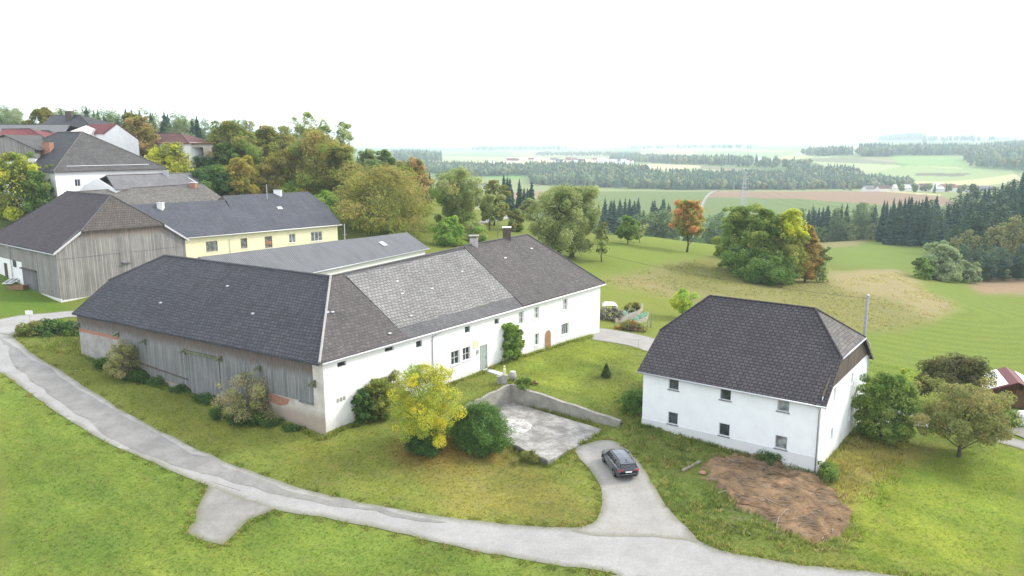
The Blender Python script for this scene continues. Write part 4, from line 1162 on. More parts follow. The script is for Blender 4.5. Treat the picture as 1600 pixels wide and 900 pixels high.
simple_house("outbuilding", "small white outbuilding with ribbed pale grey gable roof below the hipped farmhouse", "outbuilding", D_(166, 274, 154), D_(303, 270, 176), D_(180, 296, 150), D_(316, 291, 171), 9.0, 'white_clean', 'far_grey', chim=((.64, .12, (.9, .9), .9, 'metal'),), ov=.3)
simple_house("old_farmhouse", "old farm building under a weathered brown tile roof with brick chimney behind the yellow house", "farm building", D_(100, 301, 146), D_(316, 287, 163), D_(150, 345, 137), D_(358, 316, 157), 6.5, 'white_clean', 'stone_tile', hipR=False, chim=((.9, .14, (1.2, 1.2), .9, 'brick'),))
simple_house("farmhouse", "dark hipped roof of the topmost farmhouse on the hill", "farmhouse", D_(80, 181, 226), D_(126, 180, 216), D_(58, 205, 214), D_(152, 206, 203), 20, 'white_clean', 'far_dark', hipL=True, hipR=True, chim=((.62, .2, (1.6, 1.6), 2.0, 'timber_dark'),))
simple_house("long_barn", "long barn with a low pale grey roof on the hill", "barn", D_(-60, 195, 203), D_(109, 195, 196), D_(-60, 211, 194), D_(98, 212, 186), 18.5, 'white_clean', 'far_grey')
simple_house("red_roofed_shed", "low shed with a bright red roof beside the long grey barn", "shed", D_(3, 202, 182), D_(47, 201, 176), D_(-6, 217, 175), D_(78, 220, 169), 18.0, 'white_clean', 'red_tile', hipR=True)
simple_house("brown_shed", "small shed with a dull brown red roof next to the bright red one", "shed", D_(64, 204, 186), D_(78, 204, 183), D_(58, 219, 181), D_(94, 219, 178), 18.0, 'white_clean', 'dull_red_tile', hipR=True)
G0, G1, GA = D_(163, 207, 190), D_(216, 218, 183), D_(181, 193, 188); dv = D_(138, 195, 206) - GA
gh = thing("gabled_house", "white gable-fronted house on the hill with a dull red roof", "house", (*((G0 + G1) / 2)[:2], 17.5))
m = MB(); m.prism([(G0[0], G0[1], 15), (G1[0], G1[1], 15), G1, GA, G0], dv); m.build("wall", M['white_clean'], gh)
nf_ = -dv / np.linalg.norm(dv) * .5; up_ = np.array([0, 0, .12])
ax = (G1 - GA) / np.linalg.norm(G1 - GA) * .7; bx = (G0 - GA) / np.linalg.norm(G0 - GA) * .7
m = MB(); m.patch(G0 + bx + nf_ + up_, GA + nf_ + up_, GA + dv + up_, G0 + bx + dv + up_, 6, 3, th=.22, wob=.02); m.build("roof", M['red_tile'], gh)
m = MB(); m.patch(GA + nf_ + up_, G1 + ax + nf_ + up_, G1 + ax + dv + up_, GA + dv + up_, 6, 3, th=.22, wob=.02); m.build("right_roof", M['dull_red_tile'], gh)
m = MB(); fx = np.array([*unit((G1 - G0)[:2]), 0]); c0_ = GA + (0, 0, -3.2) + fx * .4 + nf_ * .15; m.obox(c0_, fx * 1.1, nf_ * .05, (0, 0, 1.3)); m.build("window", M['glass'], gh)
simple_house("brown_roofed_house", "long white house with brown red tiled roof at the orchard edge", "house", D_(238, 208, 212), D_(282, 208, 206), D_(221, 224, 206), D_(296, 224, 199), 20, 'white_clean', 'dull_red_tile', hipR=True, hipL=True, wins=((.3, 1.0, 21.7, 22.7), (.6, 1.0, 21.7, 22.7)))
# timber shed with a gable to the front
ts = thing("gabled_shed", "old grey timber shed with a shallow grey gable roof at the left picture edge", "shed", (*D_(10, 240, 160)[:2], 17.0))
p0, p1, pa = D_(-60, 231, 160), D_(54, 232, 157), D_(8, 211, 158)
dv = np.array([-2., 22., 0])
m = MB(); m.prism([p0 * (1, 1, 0) + (0, 0, 21.3), p1 * (1, 1, 0) + (0, 0, 21.3), p1, pa - (0, 0, .2), p0], dv); m.build("timber_wall", M['timber_barn'], ts)
m = MB(); m.prism([p0 * (1, 1, 0) + (.2, .1, 14), p1 * (1, 1, 0) + (-.2, .1, 14), p1 * (1, 1, 0) + (-.2, .1, 21.3), p0 * (1, 1, 0) + (.2, .1, 21.3)], dv); m.build("wall", M['white_clean'], ts)
m = MB(); ex = np.array([0, -.5, 0]); m.patch(p1 + (.8, -.5, -.25), p1 + dv + (.8, 0, -.25), pa + dv + (0, 0, .1), pa + ex + (0, 0, .1), 6, 4); m.patch(p0 + dv + (-.8, 0, -.2), p0 + (-.8, -.5, -.2), pa + ex + (0, 0, .1), pa + dv + (0, 0, .1), 6, 4); m.build("roof", M['far_tile'], ts)
# open garage
gp = D_(294, 245, 200); ga = thing("garage", "small brown shed with one dark open bay right of the brown roofed house", "garage", gp)
m = MB(); wg = Wall(gp[:2], (1, .1), (.1, -1)); wg.face(m, 0, 6, gp[2] - 2, gp[2] + 3.2, [(1.1, 3.9, gp[2] - 1.9, gp[2] + 2.4)], depth=4)
q = wg(6, 0)[:2]; m.quad((*q, gp[2] - 2), (q[0], q[1] + 5, gp[2] - 2), (q[0], q[1] + 5, gp[2] + 3.2), (*q, gp[2] + 3.2)); m.build("wall", M['old_plaster'], ga)
k = MB(); wg.slab(k, 1.1, 3.9, gp[2] - 1.9, gp[2] + 2.4, -4.1, -4.0); k.build("back_wall", M['timber_dark'], ga)
k = MB(); wg.slab(k, -.4, 6.4, gp[2] + 3.2, gp[2] + 3.45, -5.2, .5); k.build("roof", M['dull_red_tile'], ga)

# ================================================================== the sunken concrete yard
P_ = lambda px, py, z: at_z(px, py, z)
BC, RF, FF, LF, LB = [np.array([*p, SLAB_Z]) for p in SLAB]
m = MB(); m.prism([BC, RF, FF, LF, LB], (0, 0, -1.4)); yard = m.build("concrete_yard", M['slab'], uv=True)
tag(yard, "sunken stained concrete floor of an old yard below the lawn", None, None, "structure")
def ret_wall(name, label, p, q, h0, h1, th, side, foot=-1.2):
    """wall between ground points p, q with top heights h0, h1"""
    p = np.asarray(p); q = np.asarray(q); t = unit((q - p)[:2]); n = np.array([-t[1], t[0]]) * side
    root = thing(name, label, "wall", (*((p + q) / 2)[:2], SLAB_Z))
    N = 10; m = MB(); top = MB()
    L = np.linalg.norm((q - p)[:2]); w = Wall(p[:2], t, -n)
    pts = [(0, SLAB_Z + foot), (L, SLAB_Z + foot)]
    ups = [(L * (1 - i / N), (h1 * (1 - i / N) + h0 * i / N) + .05 * math.sin(i * 2.1)) for i in range(N + 1)]
    w.poly(m, pts + ups, -th, 0)
    m.build("wall_face", M['mossy_concrete'], root)
    for i in range(N):
        a, b = ups[i], ups[i + 1]
        top.prism([w(a[0], a[1] + .003, -th - .03), w(a[0], a[1] + .003, .03), w(b[0], b[1] + .003, .03), w(b[0], b[1] + .003, -th - .03)], (0, 0, .06))
    top.build("coping", M['mossy_concrete'], root)
    return root
wl_end = at_z(968, 668, SLAB_Z)
ret_wall("retaining_wall", "long mossy concrete retaining wall running right along the sunken yard", BC, wl_end, .22, -1.0, .35, 1)
ret_wall("retaining_wall", "shorter stained concrete retaining wall behind the rounded bush", LB, BC, -.35, .22, .35, 1)
ret_wall("kerb_wall", "low crumbling concrete kerb along the front of the yard", LF, FF, -1.45, -1.5, -.3, -1, foot=-.9)
# round patch of white lime on the floor
c = at_z(803, 666, SLAB_Z); m = MB(); n = 36
m.poly([(c[0] + (1.65 + .07 * math.sin(i * 2.3)) * math.cos(i / n * 6.283), c[1] + (2.0 + .08 * math.sin(i * 1.7)) * math.sin(i / n * 6.283), SLAB_Z + .012) for i in range(n)])
_k = NT("lime_white", .92, .1); _p = _k.pos()
_k.color(_k.mix(_k.ramp(_k.noise(_p, 1.6, 7, .75), .42, .62), (.24, .23, .21), (.56, .55, .52)))
tag(m.build("concrete_floor", _k.m), "round whitish patch on the concrete yard", None, None, "structure")
# concrete strip to the stable door
a, b = ground_hit(757, 577), ground_hit(786, 586)
t_ = unit((b - a)[:2]); n_ = np.array([-t_[1], t_[0]]); m = MB()
m.prism([(*(a[:2] + n_ * .4), a[2] + .07), (*(a[:2] - n_ * .4), a[2] + .07), (*(b[:2] - n_ * .4), b[2] + .07), (*(b[:2] + n_ * .4), b[2] + .07)], (0, 0, -.5))
tag(m.build("path", M['plinth']), "narrow pale concrete strip leading to the stable door", None, None, "structure")
# statuette on a pillar, milk can, bricks
g = ground_hit(788, 600); top = at_depth(788, 589, g[1])[2]
pil = thing("stone_pillar", "short grey concrete pillar at the corner of the retaining walls", "pillar", g)
m = MB(); m.box((g[0], g[1], top - 1.0), (.55, .5, 2.2)); m.box((g[0] - .5, g[1] + .3, top - .9), (.5, .5, 1.8)); m.build("pillar_shaft", M['concrete'], pil)
m = MB(); m.box((g[0], g[1], top + .15), (.62, .57, .1)); m.build("pillar_cap", M['concrete'], pil)
st = thing("statuette", "small pale cream garden figure standing on the concrete pillar", "statue", (g[0], g[1], top + .2))
m = MB(); m.lathe((g[0], g[1], top + .2), [(.14, 0), (.16, .1), (.11, .35), (.15, .55), (.12, .68), (.06, .74)], 10); m.build("body", M['gauge'], st, smooth=True)
m = MB(); m.lathe((g[0], g[1], top + .94), [(.05, 0), (.10, .06), (.11, .14), (.08, .22), (.03, .26)], 10); m.build("head", M['gauge'], st, smooth=True)
p = ground_hit(801, 594); mc = thing("stone_urn", "round grey stone urn behind the brick pile", "urn", p)
m = MB(); m.lathe(p, [(.22, 0), (.36, .2), (.42, .45), (.36, .7), (.26, .85)], 14); m.build("bowl", M['concrete'], mc, smooth=True)
m = MB(); m.lathe(p + (0, 0, .85), [(.31, 0), (.31, .08), (.2, .09)], 14); m.build("rim", M['plinth'], mc, smooth=True)
rb = random.Random(2)
bp = at_z(806, 600, .25)
for i in range(9):
    q = bp + (rb.uniform(-.8, 1.5), rb.uniform(-.5, .5), 0); q[2] = hz(q[0], q[1]) + .12 + .13 * (i % 3)
    a = rb.uniform(-.5, .5); ex = np.array([math.cos(a), math.sin(a), rb.uniform(-.1, .1)]); ey = np.array([-math.sin(a), math.cos(a), 0])
    m = MB(); m.obox(q, ex * (.9 if i < 3 else .35), ey * .22, (0, 0, .14))
    if i > 1: tag(m.build("brick", M['brick']), "loose red brick lying on the heap behind the pillar", "brick", "bricks heaped by the retaining wall corner")
    else: tag(m.build("timber_offcut", M['cabin_wood']), "brown timber offcut lying on the brick heap behind the pillar", "timber", "timber offcuts on the brick heap")

# ================================================================== the car
def estate_car(c, yaw):
    root = thing("parked_car", "dark grey estate car parked on the driveway, seen from behind", "car", c, yaw)
    pnt = NT("car_paint", .28, .5); pnt.color((.078, .092, .11)); pnt.b.inputs["Metallic"].default_value = .55; pnt.b.inputs["Coat Weight"].default_value = .6
    gl = NT("car_glass", .05, .8); gl.color((.012, .014, .018))
    blk = plain("black_plastic", (.015, .015, .016), .6); tyre = plain("tyre_rubber", (.02, .02, .02), .85)
    rim = plain("alloy", (.28, .29, .3), .35, .5, .8); redl = NT("rear_lamp", .2, .5); redl.color((.35, .015, .02))
    lamp = NT("headlamp", .1, .6); lamp.color((.6, .62, .65)); wht = plain("number_plate", (.72, .73, .72), .5, var=.05)
    chrome = plain("chrome_trim", (.5, .51, .53), .25, .6, .9)
    # local x forward, y left, z up; length 4.76
    st = [  # x, half width, bottom, sill, shoulder z, top z
        (-2.36, .70, .42, .50, .72, .80), (-2.30, .84, .32, .46, .86, .98), (-2.1, .90, .26, .42, .95, 1.02), (-1.4, .92, .22, .40, .97, 1.03), (-.5, .925, .20, .38, .96, 1.02),
        (.4, .92, .20, .38, .94, 1.00), (1.0, .915, .20, .38, .92, .98), (1.5, .905, .22, .40, .86, .94), (1.95, .87, .24, .42, .78, .86), (2.25, .78, .28, .44, .68, .74), (2.38, .60, .34, .46, .58, .62)]
    b = MB(); ring = []
    for x, w, z0, z1, z2, z3 in st:
        half = [(0, z0), (w * .85, z0), (w * .97, z1), (w, (z1 + z2) / 2), (w * .985, z2), (w * .90, z3 - .02), (w * .55, z3 + .015), (0, z3 + .03)]
        ring.append([(x, y, z) for y, z in half] + [(x, -y, z) for y, z in half[-2:0:-1]])
    n = len(ring[0]); vs = [p for r in ring for p in r]; fs = []
    for i in range(len(ring) - 1):
        for k in range(n): fs.append((i * n + k, i * n + (k + 1) % n, (i + 1) * n + (k + 1) % n, (i + 1) * n + k))
    fs.append(tuple(range(n))); fs.append(tuple((len(ring) - 1) * n + k for k in range(n))[::-1])
    b.add(vs, [f[::-1] for f in fs])
    def part(mb, name, mat, parent=root, smooth=False):
        o = mb.build(name, mat, None, None, smooth=smooth, uv=False); o.parent = parent; return o
    body = part(b, "body", pnt.m, smooth=True)
    # greenhouse: roof skin and glass
    rl_ = [(-1.95, .60, 1.36), (-1.2, .64, 1.44), (-.3, .65, 1.46), (.35, .62, 1.43), (.55, .60, 1.40)]
    r = MB(); vs = []
    for x, w, z in rl_: vs += [(x, w, z - .045), (x, w * .8, z), (x, 0, z + .025), (x, -w * .8, z), (x, -w, z - .045)]
    fs = [(i * 5 + k, i * 5 + k + 1, (i + 1) * 5 + k + 1, (i + 1) * 5 + k) for i in range(4) for k in range(4)]
    r.add(vs, [f[::-1] for f in fs]); r.add([(x, y, z - .05) for x, y, z in vs], fs)
    r.prism([(-1.95, .58, 1.36), (-2.16, .55, 1.335), (-2.16, -.55, 1.335), (-1.95, -.58, 1.36)], (0, 0, -.03))
    roof = part(r, "roof", pnt.m, smooth=False)
    for s_ in (1, -1):
        g = MB(); g.prism([(1.02, s_ * .80, .985), (.52, s_ * .612, 1.37), (-1.9, s_ * .60, 1.33), (-2.2, s_ * .78, 1.0)][::s_], (0, -s_ * .02, 0)); part(g, "side_window", gl.m)
        p_ = MB()
        for xa, xb in ((.0, .02), (-1.0, -.98), (-1.95, -2.0)): p_.tube([(xa + .0, s_ * .83, .99), (xa - .12, s_ * .622, 1.40)], .035, 6)
        p_.tube([(1.05, s_ * .80, .97), (.53, s_ * .615, 1.39)], .04, 6); p_.tube([(-2.26, s_ * .79, .98), (-2.0, s_ * .61, 1.36)], .055, 6)
        part(p_, "pillar", pnt.m)
        t_ = MB(); t_.tube([(1.0, s_ * .855, .985), (-2.1, s_ * .86, 1.02)], .013, 4); part(t_, "trim_strip", chrome)
        q = MB(); q.tube([(.3, s_ * .55, 1.47), (-.5, s_ * .57, 1.51), (-1.7, s_ * .55, 1.45)], .018, 5); part(q, "roof_rail", blk)
        mr = MB(); mr.box((.78, s_ * .98, 1.02), (.12, .2, .14)); mr.box((.78, s_ * .88, .98), (.06, .12, .05)); part(mr, "mirror", pnt.m)
        lt = MB(); lt.prism([(-2.345, s_ * .42, .80), (-2.33, s_ * .80, .80), (-2.2, s_ * .905, .84), (-2.2, s_ * .90, .93), (-2.34, s_ * .78, .94), (-2.36, s_ * .42, .91)][::s_], (-.03, 0, 0)); part(lt, "tail_light", redl.m)
        hl = MB(); hl.prism([(2.28, s_ * .5, .62), (2.2, s_ * .76, .66), (2.02, s_ * .86, .76), (2.1, s_ * .7, .76), (2.25, s_ * .5, .70)], (.03, 0, .02)); part(hl, "headlight", lamp.m)
        for x in (1.42, -1.42):
            w_ = MB(); w_.add(*_wheel(.325, .22)); wo_ = part(w_, "wheel", tyre, smooth=False); wo_.location = (x, s_ * .80, .325)
            k = MB()
            for a in range(5):
                an = a * 2 * math.pi / 5
                k.prism([(-.03 * math.sin(an), s_ * .10, .03 * math.cos(an)), (.03 * math.sin(an), s_ * .10, -.03 * math.cos(an)), (.22 * math.cos(an) + .03 * math.sin(an), s_ * .105, .22 * math.sin(an) - .03 * math.cos(an)), (.22 * math.cos(an) - .03 * math.sin(an), s_ * .105, .22 * math.sin(an) + .03 * math.cos(an))], (0, s_ * .015, 0))
            ro = part(k, "rim", rim, wo_)
            ar = MB(); ar.tube([(x + .39 * math.cos(t2), s_ * .905, .325 + .39 * math.sin(t2)) for t2 in np.linspace(0, math.pi, 11)], .035, 5); part(ar, "wheel_arch", blk)
    g = MB(); g.prism([(-2.29, .68, 1.0), (-2.29, -.68, 1.0), (-2.04, -.52, 1.335), (-2.04, .52, 1.335)], (-.02, 0, 0)); part(g, "rear_window", gl.m)
    g = MB(); g.prism([(1.1, .72, .985), (1.1, -.72, .985), (.56, -.56, 1.40), (.56, .56, 1.40)][::-1], (.02, 0, .01)); part(g, "windscreen", gl.m)
    g = MB(); g.box((-2.375, 0, .74), (.02, .52, .12)); part(g, "number_plate", wht)
    g = MB(); g.box((-2.36, 0, .44), (.08, 1.2, .12)); g.box((-2.38, .55, .37), (.06, .14, .06)); g.box((-2.38, -.55, .37), (.06, .14, .06)); part(g, "rear_bumper", blk)
    g = MB(); g.box((-2.372, 0, .545), (.03, 1.35, .022)); part(g, "bumper_trim", chrome)
    g = MB(); g.prism([(-1.75, .02, 1.40), (-1.5, 0.02, 1.42), (-1.74, .02, 1.51)], (0, -.04, 0)); part(g, "aerial", blk)
    return root
def _wheel(r, w, n=20):
    vs = []; fs = []
    prof = [(0, w * .3), (r * .7, w * .3), (r * .72, w * .5), (r * .93, w * .5), (r, w * .35), (r, -w * .35), (r * .93, -w * .5), (r * .72, -w * .5), (r * .7, -w * .3), (0, -w * .3)]
    for a in range(n):
        c_, s_ = math.cos(a * 2 * math.pi / n), math.sin(a * 2 * math.pi / n)
        vs += [(q * c_, y, q * s_) for q, y in prof]
    k = len(prof)
    for a in range(n):
        b = (a + 1) % n
        fs += [(a * k + i, a * k + i + 1, b * k + i + 1, b * k + i) for i in range(k - 1)]
    return vs, fs
_cf, _cr = at_z(949, 708, -1.6), at_z(981, 752, -1.75)
_cy = math.atan2(_cf[1] - _cr[1], _cf[0] - _cr[0])
_cc = ground_hit(967, 733); _cc[2] += .05
car = estate_car(_cc, _cy)

# ================================================================== poles, wires, signs, pylon
def post_height(px, py_base, py_top):
    g = ground_hit(px, py_base); return g, at_depth(px, py_top, g[1])[2] - g[2]
pb_ = Hh(-.6, 16.9, 0); gpole = np.array([pb_[0] + .3, pb_[1] + .6, hz(pb_[0], pb_[1])])
ptop = at_depth(1356, 462, gpole[1])
gpole[0] = ptop[0]
pole = thing("utility_pole", "pale grey round utility pole behind the corner of the white house", "pole", gpole)
m = MB(); m.tube([gpole - (0, 0, .5), (ptop[0], ptop[1], ptop[2])], [.17, .13], 10); m.build("shaft", M['pole_grey'], pole, smooth=True)
m = MB(); m.lathe((ptop[0], ptop[1], ptop[2]), [(.15, 0), (.15, .06), (.05, .12)], 10); m.build("pole_cap", M['metal'], pole)
m = MB(); m.tube([(ptop[0] - .25, ptop[1], ptop[2] - .25), (ptop[0] + .02, ptop[1], ptop[2] - .25)], .03, 5); m.build("insulator", M['cable'], pole)
def wire(p, q, sag, r, label):
    pts = [np.asarray(p) * (1 - t) + np.asarray(q) * t - np.array([0, 0, sag * 4 * t * (1 - t)]) for t in np.linspace(0, 1, 24)]
    m = MB(); m.tube(pts, r, 4); return tag(m.build("overhead_wire", M['cable'], uv=False), label, "wire")
wire(wp(44.5, .92), (ptop[0] - .2, ptop[1], ptop[2] - .25), .9, .013, "thin dark wire from the farmhouse roof to the pale utility pole")
for i, (za, zb, l) in enumerate(((318, 303, "upper"), (330, 312, "middle"), (341, 326, "lowest"))):
    wire(at_depth(1161, 278 + 9 * i, 600), at_depth(1680, 304 + 12 * i + 6 * (i == 2), 240), 13 - i, .035, f"{l} of the three faint power lines crossing the spruce wood")
py = thing("lattice_pylon", "tall thin steel lattice pylon on the far fields", "pylon", at_depth(1160, 344, 600))
gpy = np.array(py.location); gpy[2] = hz(gpy[0], gpy[1]); py.location = gpy
Ht = at_depth(1160, 267, 600)[2] - gpy[2]
m = MB()
wd = lambda f: 2.2 * (1 - f) + .5 * f
for i in range(12):
    f0, f1 = i / 12, (i + 1) / 12; a, b = wd(f0), wd(f1)
    cs0 = [gpy + (sx * a, sy * a, f0 * Ht) for sx, sy in ((-1, -1), (1, -1), (1, 1), (-1, 1))]; cs1 = [gpy + (sx * b, sy * b, f1 * Ht) for sx, sy in ((-1, -1), (1, -1), (1, 1), (-1, 1))]
    for k in range(4):
        m.tube([cs0[k], cs1[k]], .17, 4); m.tube([cs0[k], cs1[(k + 1) % 4]], .06, 4); m.tube([cs0[(k + 1) % 4], cs1[k]], .06, 4)
m.build("lattice_mast", M['metal'], py, uv=False)
for f in (.70, .82, .94):
    m = MB(); z = gpy + (0, 0, f * Ht); w_ = 3.8 - 1.5 * (f - .7) / .24
    m.tube([z - (w_, 0, -.4), z + (w_, 0, .4)], .12, 4); m.tube([z - (w_, 0, -.4), z + (0, 0, 1.4), z + (w_, 0, .4)], .08, 4); m.build("cross_arm", M['metal'], py, uv=False)
for px, pyb, pyt, lab, cat in ((575, 372, 334, "pale mast standing behind the corrugated shed roof end", None),):
    pass
g = ground_hit(48, 508); zt = at_depth(47, 485, g[1])[2]
sg = thing("road_sign", "small white rectangular sign on a thin post at the side road", "sign", g)
m = MB(); m.tube([g - (0, 0, .3), (g[0], g[1], zt)], .035, 6); m.build("post", M['metal'], sg)
m = MB(); m.box((g[0], g[1] - .06, zt - .25), (.9, .03, .5)); m.build("sign_plate", M['panel_white'], sg)
g = ground_hit(997, 545); zt = at_depth(997, 530, g[1])[2]
tp = thing("clothes_post", "thin grey T-shaped post on the lawn beside the lane", "post", g)
m = MB(); m.tube([g - (0, 0, .3), (g[0], g[1], zt)], .03, 6); m.build("post", M['metal'], tp); m = MB(); m.tube([(g[0] - .6, g[1], zt), (g[0] + .65, g[1], zt)], .03, 6); m.build("crossbar", M['metal'], tp)
g = ground_hit(556, 420) if False else Cf(36, 14, 0); g[2] = hz(g[0], g[1])
up_ = at_depth(778, 340, 175); g = np.array([up_[0], up_[1], hz(up_[0], up_[1])])
pl2 = thing("utility_pole", "thin wooden pole in the orchard behind the farmhouse chimneys", "pole", g)
m = MB(); m.tube([g - (0, 0, .4), up_], [.13, .09], 6); m.build("shaft", M['bark_pale'], pl2); m = MB(); m.tube([up_ + (-.4, 0, -.3), up_ + (.4, 0, -.3)], .05, 5); m.build("crossarm", M['timber_dark'], pl2)

# ================================================================== kitchen garden, woodpile, log cabin, yard clutter
g = ground_hit(958, 500)
wp_ = thing("woodpile", "stack of split firewood under a whitish tarpaulin beside the farmhouse", "woodpile", g)
m = MB(); rw = random.Random(5)
for i in range(90):
    q = g + (rw.uniform(-1.9, 1.2), rw.uniform(-.4, .8), rw.uniform(.1, 1.9)); r_ = rw.uniform(.09, .17)
    m.tube([q, q + (rw.uniform(-.2, .2), rw.uniform(-1, -.7), rw.uniform(-.1, .1))], r_, 6)
m.build("logs", M['bark_pale'], wp_)
m = MB(); m.patch(g + (-1.6, -.2, 1.95), g + (.7, -.2, 1.8), g + (.5, 1.0, 2.15), g + (-1.5, 1.0, 2.3), 9, 5, th=.04, wob=.35, seed=9); m.build("tarpaulin", M['tarp'], wp_)
m = MB(); m.tube([g + (.8, -1.0, .1), g + (2.4, -.4, 1.9)], .07, 5); tag(m.build("plank", M['bed_wood']), "pale plank leaning against the firewood stack", "plank")
def planter(label, p, q, r, h):
    root = thing("raised_bed", label, "raised bed", p)
    p, q, r = np.asarray(p), np.asarray(q), np.asarray(r); m = MB(); ex, ey = q - p, r - p; ex[2] = 0; ey[2] = 0; tx, ty = ex / np.linalg.norm(ex), ey / np.linalg.norm(ey); up3 = np.array([0, 0, h])
    m.obox(p - (0, 0, .4), ex, ty * .12, up3 + (0, 0, .4)); m.obox(p + ey - ty * .12 - (0, 0, .4), ex, ty * .12, up3 + (0, 0, .4)); m.obox(p + ty * .12 - (0, 0, .4), tx * .12, ey - ty * .24, up3 + (0, 0, .4)); m.obox(p + ex - tx * .12 + ty * .12 - (0, 0, .4), tx * .12, ey - ty * .24, up3 + (0, 0, .4))
    m.build("side_boards", M['bed_wood'], root)
    s_ = MB(); s_.obox(p + tx * .13 + ty * .13, ex - tx * .26, ey - ty * .26, (0, 0, h - .1)); s_.build("soil", M['bark'], root)
    pts = [p + ex * rw.uniform(.08, .92) + ey * rw.uniform(.1, .9) + (0, 0, h - .08) for _ in range(22)]
    root["_pts"] = [c for q_ in pts for c in q_]
    return root
g1, g2, g3 = ground_hit(962, 506), ground_hit(996, 497), ground_hit(972, 497)
pb1 = planter("white raised bed full of blue green cabbages", g1 + (0, .3, 0), g2 + (0, .3, 0), g3 + (.3, 1.6, 0), .65)
pb2 = planter("lower raised bed of leafy greens nearer the fence post", ground_hit(984, 509), ground_hit(1010, 503), ground_hit(990, 504) + (0, 1.2, 0), .5)
def garden_fence(a, b, n, label):
    a, b = np.asarray(a), np.asarray(b); root = thing("garden_fence", label, "fence", a)
    for i in range(n + 1):
        q = a * (1 - i / n) + b * (i / n); q[2] = hz(q[0], q[1]); m = MB(); m.tube([q - (0, 0, .3), q + (0, 0, 1.1)], .05, 6); m.build("post", M['bark_pale'], root)
    for z in (.35, .9):
        m = MB(); pts = []
        for i in range(n + 1):
            q = a * (1 - i / n) + b * (i / n); q[2] = hz(q[0], q[1]) + z; pts.append(q + (0, -.06, 0))
        m.tube(pts, .035, 5); m.build("rail", M['bark_pale'], root)
garden_fence(ground_hit(960, 513), ground_hit(1005, 521), 4, "low wooden fence along the front of the kitchen garden")
garden_fence(ground_hit(1005, 521), ground_hit(1017, 509), 2, "short wooden fence at the lane side of the kitchen garden")
g, h = post_height(1017, 512, 489); m = MB(); m.tube([g - (0, 0, .3), g + (0, 0, h)], .07, 6); tag(m.build("garden_post", M['bark_pale'], uv=False), "tall pale wooden post at the garden corner", "post")
# log cabin
g = ground_hit(1575, 640)
cab = thing("log_cabin", "small brown log cabin with red and white striped gable roof and porch", "cabin", g)
ca = unit((.93, -.36)); cb = unit((.36, .93)); Kf = Frame(g[:2], ca, cb); b0 = g[2]
m = MB(); wk = Wall(Kf(-1.9, 1.2, 0)[:2], ca, -cb); wk.face(m, 0, 4.6, b0 - 1, b0 + 2.1, [(1.1, 2.0, b0 + .9, b0 + 1.8), (2.7, 3.6, b0 - .9, b0 + 1.9)], depth=.1)
wk.poly(m, [(0, b0 + 2.1), (4.6, b0 + 2.1), (2.3, b0 + 3.2)], -.12, 0)
for a_ in (-1.9, 2.7): m.quad(Kf(a_, 1.2, b0 - 1), Kf(a_, 4.6, b0 - 1), Kf(a_, 4.6, b0 + 2.1), Kf(a_, 1.2, b0 + 2.1))
m.quad(Kf(-1.9, 4.6, b0 - 1), Kf(2.7, 4.6, b0 - 1), Kf(2.7, 4.6, b0 + 2.1), Kf(-1.9, 4.6, b0 + 2.1))
m.build("log_wall", M['cabin_wood'], cab)
window(cab, wk, 1.1, 2.0, b0 + .9, b0 + 1.8, depth=.03, frame='frame_wood', bars=(1, 1), sill=None)
k = MB(); wk.slab(k, 2.7, 3.6, b0 - .9, b0 + 1.9, -.1, -.05); k.build("door", M['frame_wood'], cab)
for a_ in (-1.8, 2.6):
    k = MB(); p = Kf(a_, -.6, b0 - 1); k.box((p[0], p[1], b0 + .5), (.16, .16, 3.1)); k.build("porch_post", M['timber_dark'], cab)
rA_, rB_ = Kf(.4, -1.1, b0 + 3.35), Kf(.4, 5.0, b0 + 3.35); eL0, eL1, eR0, eR1 = Kf(-2.6, -1.1, b0 + 2.0), Kf(-2.6, 5.0, b0 + 2.0), Kf(3.4, -1.1, b0 + 2.0), Kf(3.4, 5.0, b0 + 2.0)
m = MB(); m.patch(eL1, eL0, rA_, rB_, 4, 3, th=.1, wob=0); m.patch(eR0, eR1, rB_, rA_, 4, 3, th=.1, wob=0); m.build("roof", M['red_paint'], cab)
m = MB()
for e0_, e1_ in ((eL0, eL1), (eR0, eR1)):
    f = lambda s_, u: (e0_ * (1 - s_) + e1_ * s_) * (1 - u) + (rA_ * (1 - s_) + rB_ * s_) * u + (0, 0, .03)
    m.prism([f(.04, .04), f(.04, .72), f(.96, .72), f(.96, .04)], (0, 0, .04))
    m_ = 0
o = m.build("roof_sheet", M['panel_white'], cab)
g = ground_hit(1592, 664); m = MB(); m.box(g + (0.5, .2, .5), (1.6, 1.0, 1.3)); m.box(g + (.5, .2, 1.2), (1.7, 1.1, .1)); tag(m.build("garden_chest", M['panel_white']), "whitish box beside the log cabin at the right edge", "box")
# cold frame and crate by the timber barn
g = ground_hit(17, 444); r_ = thing("cold_frame", "slanted white framed glass panel lying on the grass by the timber barn", "cold frame", g)
m = MB(); c4 = [g + (-.9, -.6, .15), g + (.5, -.5, .2), g + (1.0, .9, .75), g + (-.4, .8, .75)]
for i in range(4): m.tube([c4[i], c4[(i + 1) % 4]], .06, 4)
m.tube([(c4[0] + c4[1]) / 2, (c4[2] + c4[3]) / 2], .04, 4); m.build("frame", M['frame_white'], r_)
m = MB(); m.prism([c - (0, 0, .02) for c in c4], (0, 0, .015)); m.build("pane", M['glass_pale'], r_)
g = ground_hit(28, 452); r_ = thing("wooden_trough", "shallow brown wooden box on the grass beside the barn door", "box", g)
m = MB(); m.box(g + (0, -.6, .3), (2.4, .08, .6)); m.box(g + (0, .6, .3), (2.4, .08, .6)); m.box(g + (-1.16, 0, .3), (.08, 1.12, .6)); m.box(g + (1.16, 0, .3), (.08, 1.12, .6)); m.build("sides", M['frame_wood'], r_)
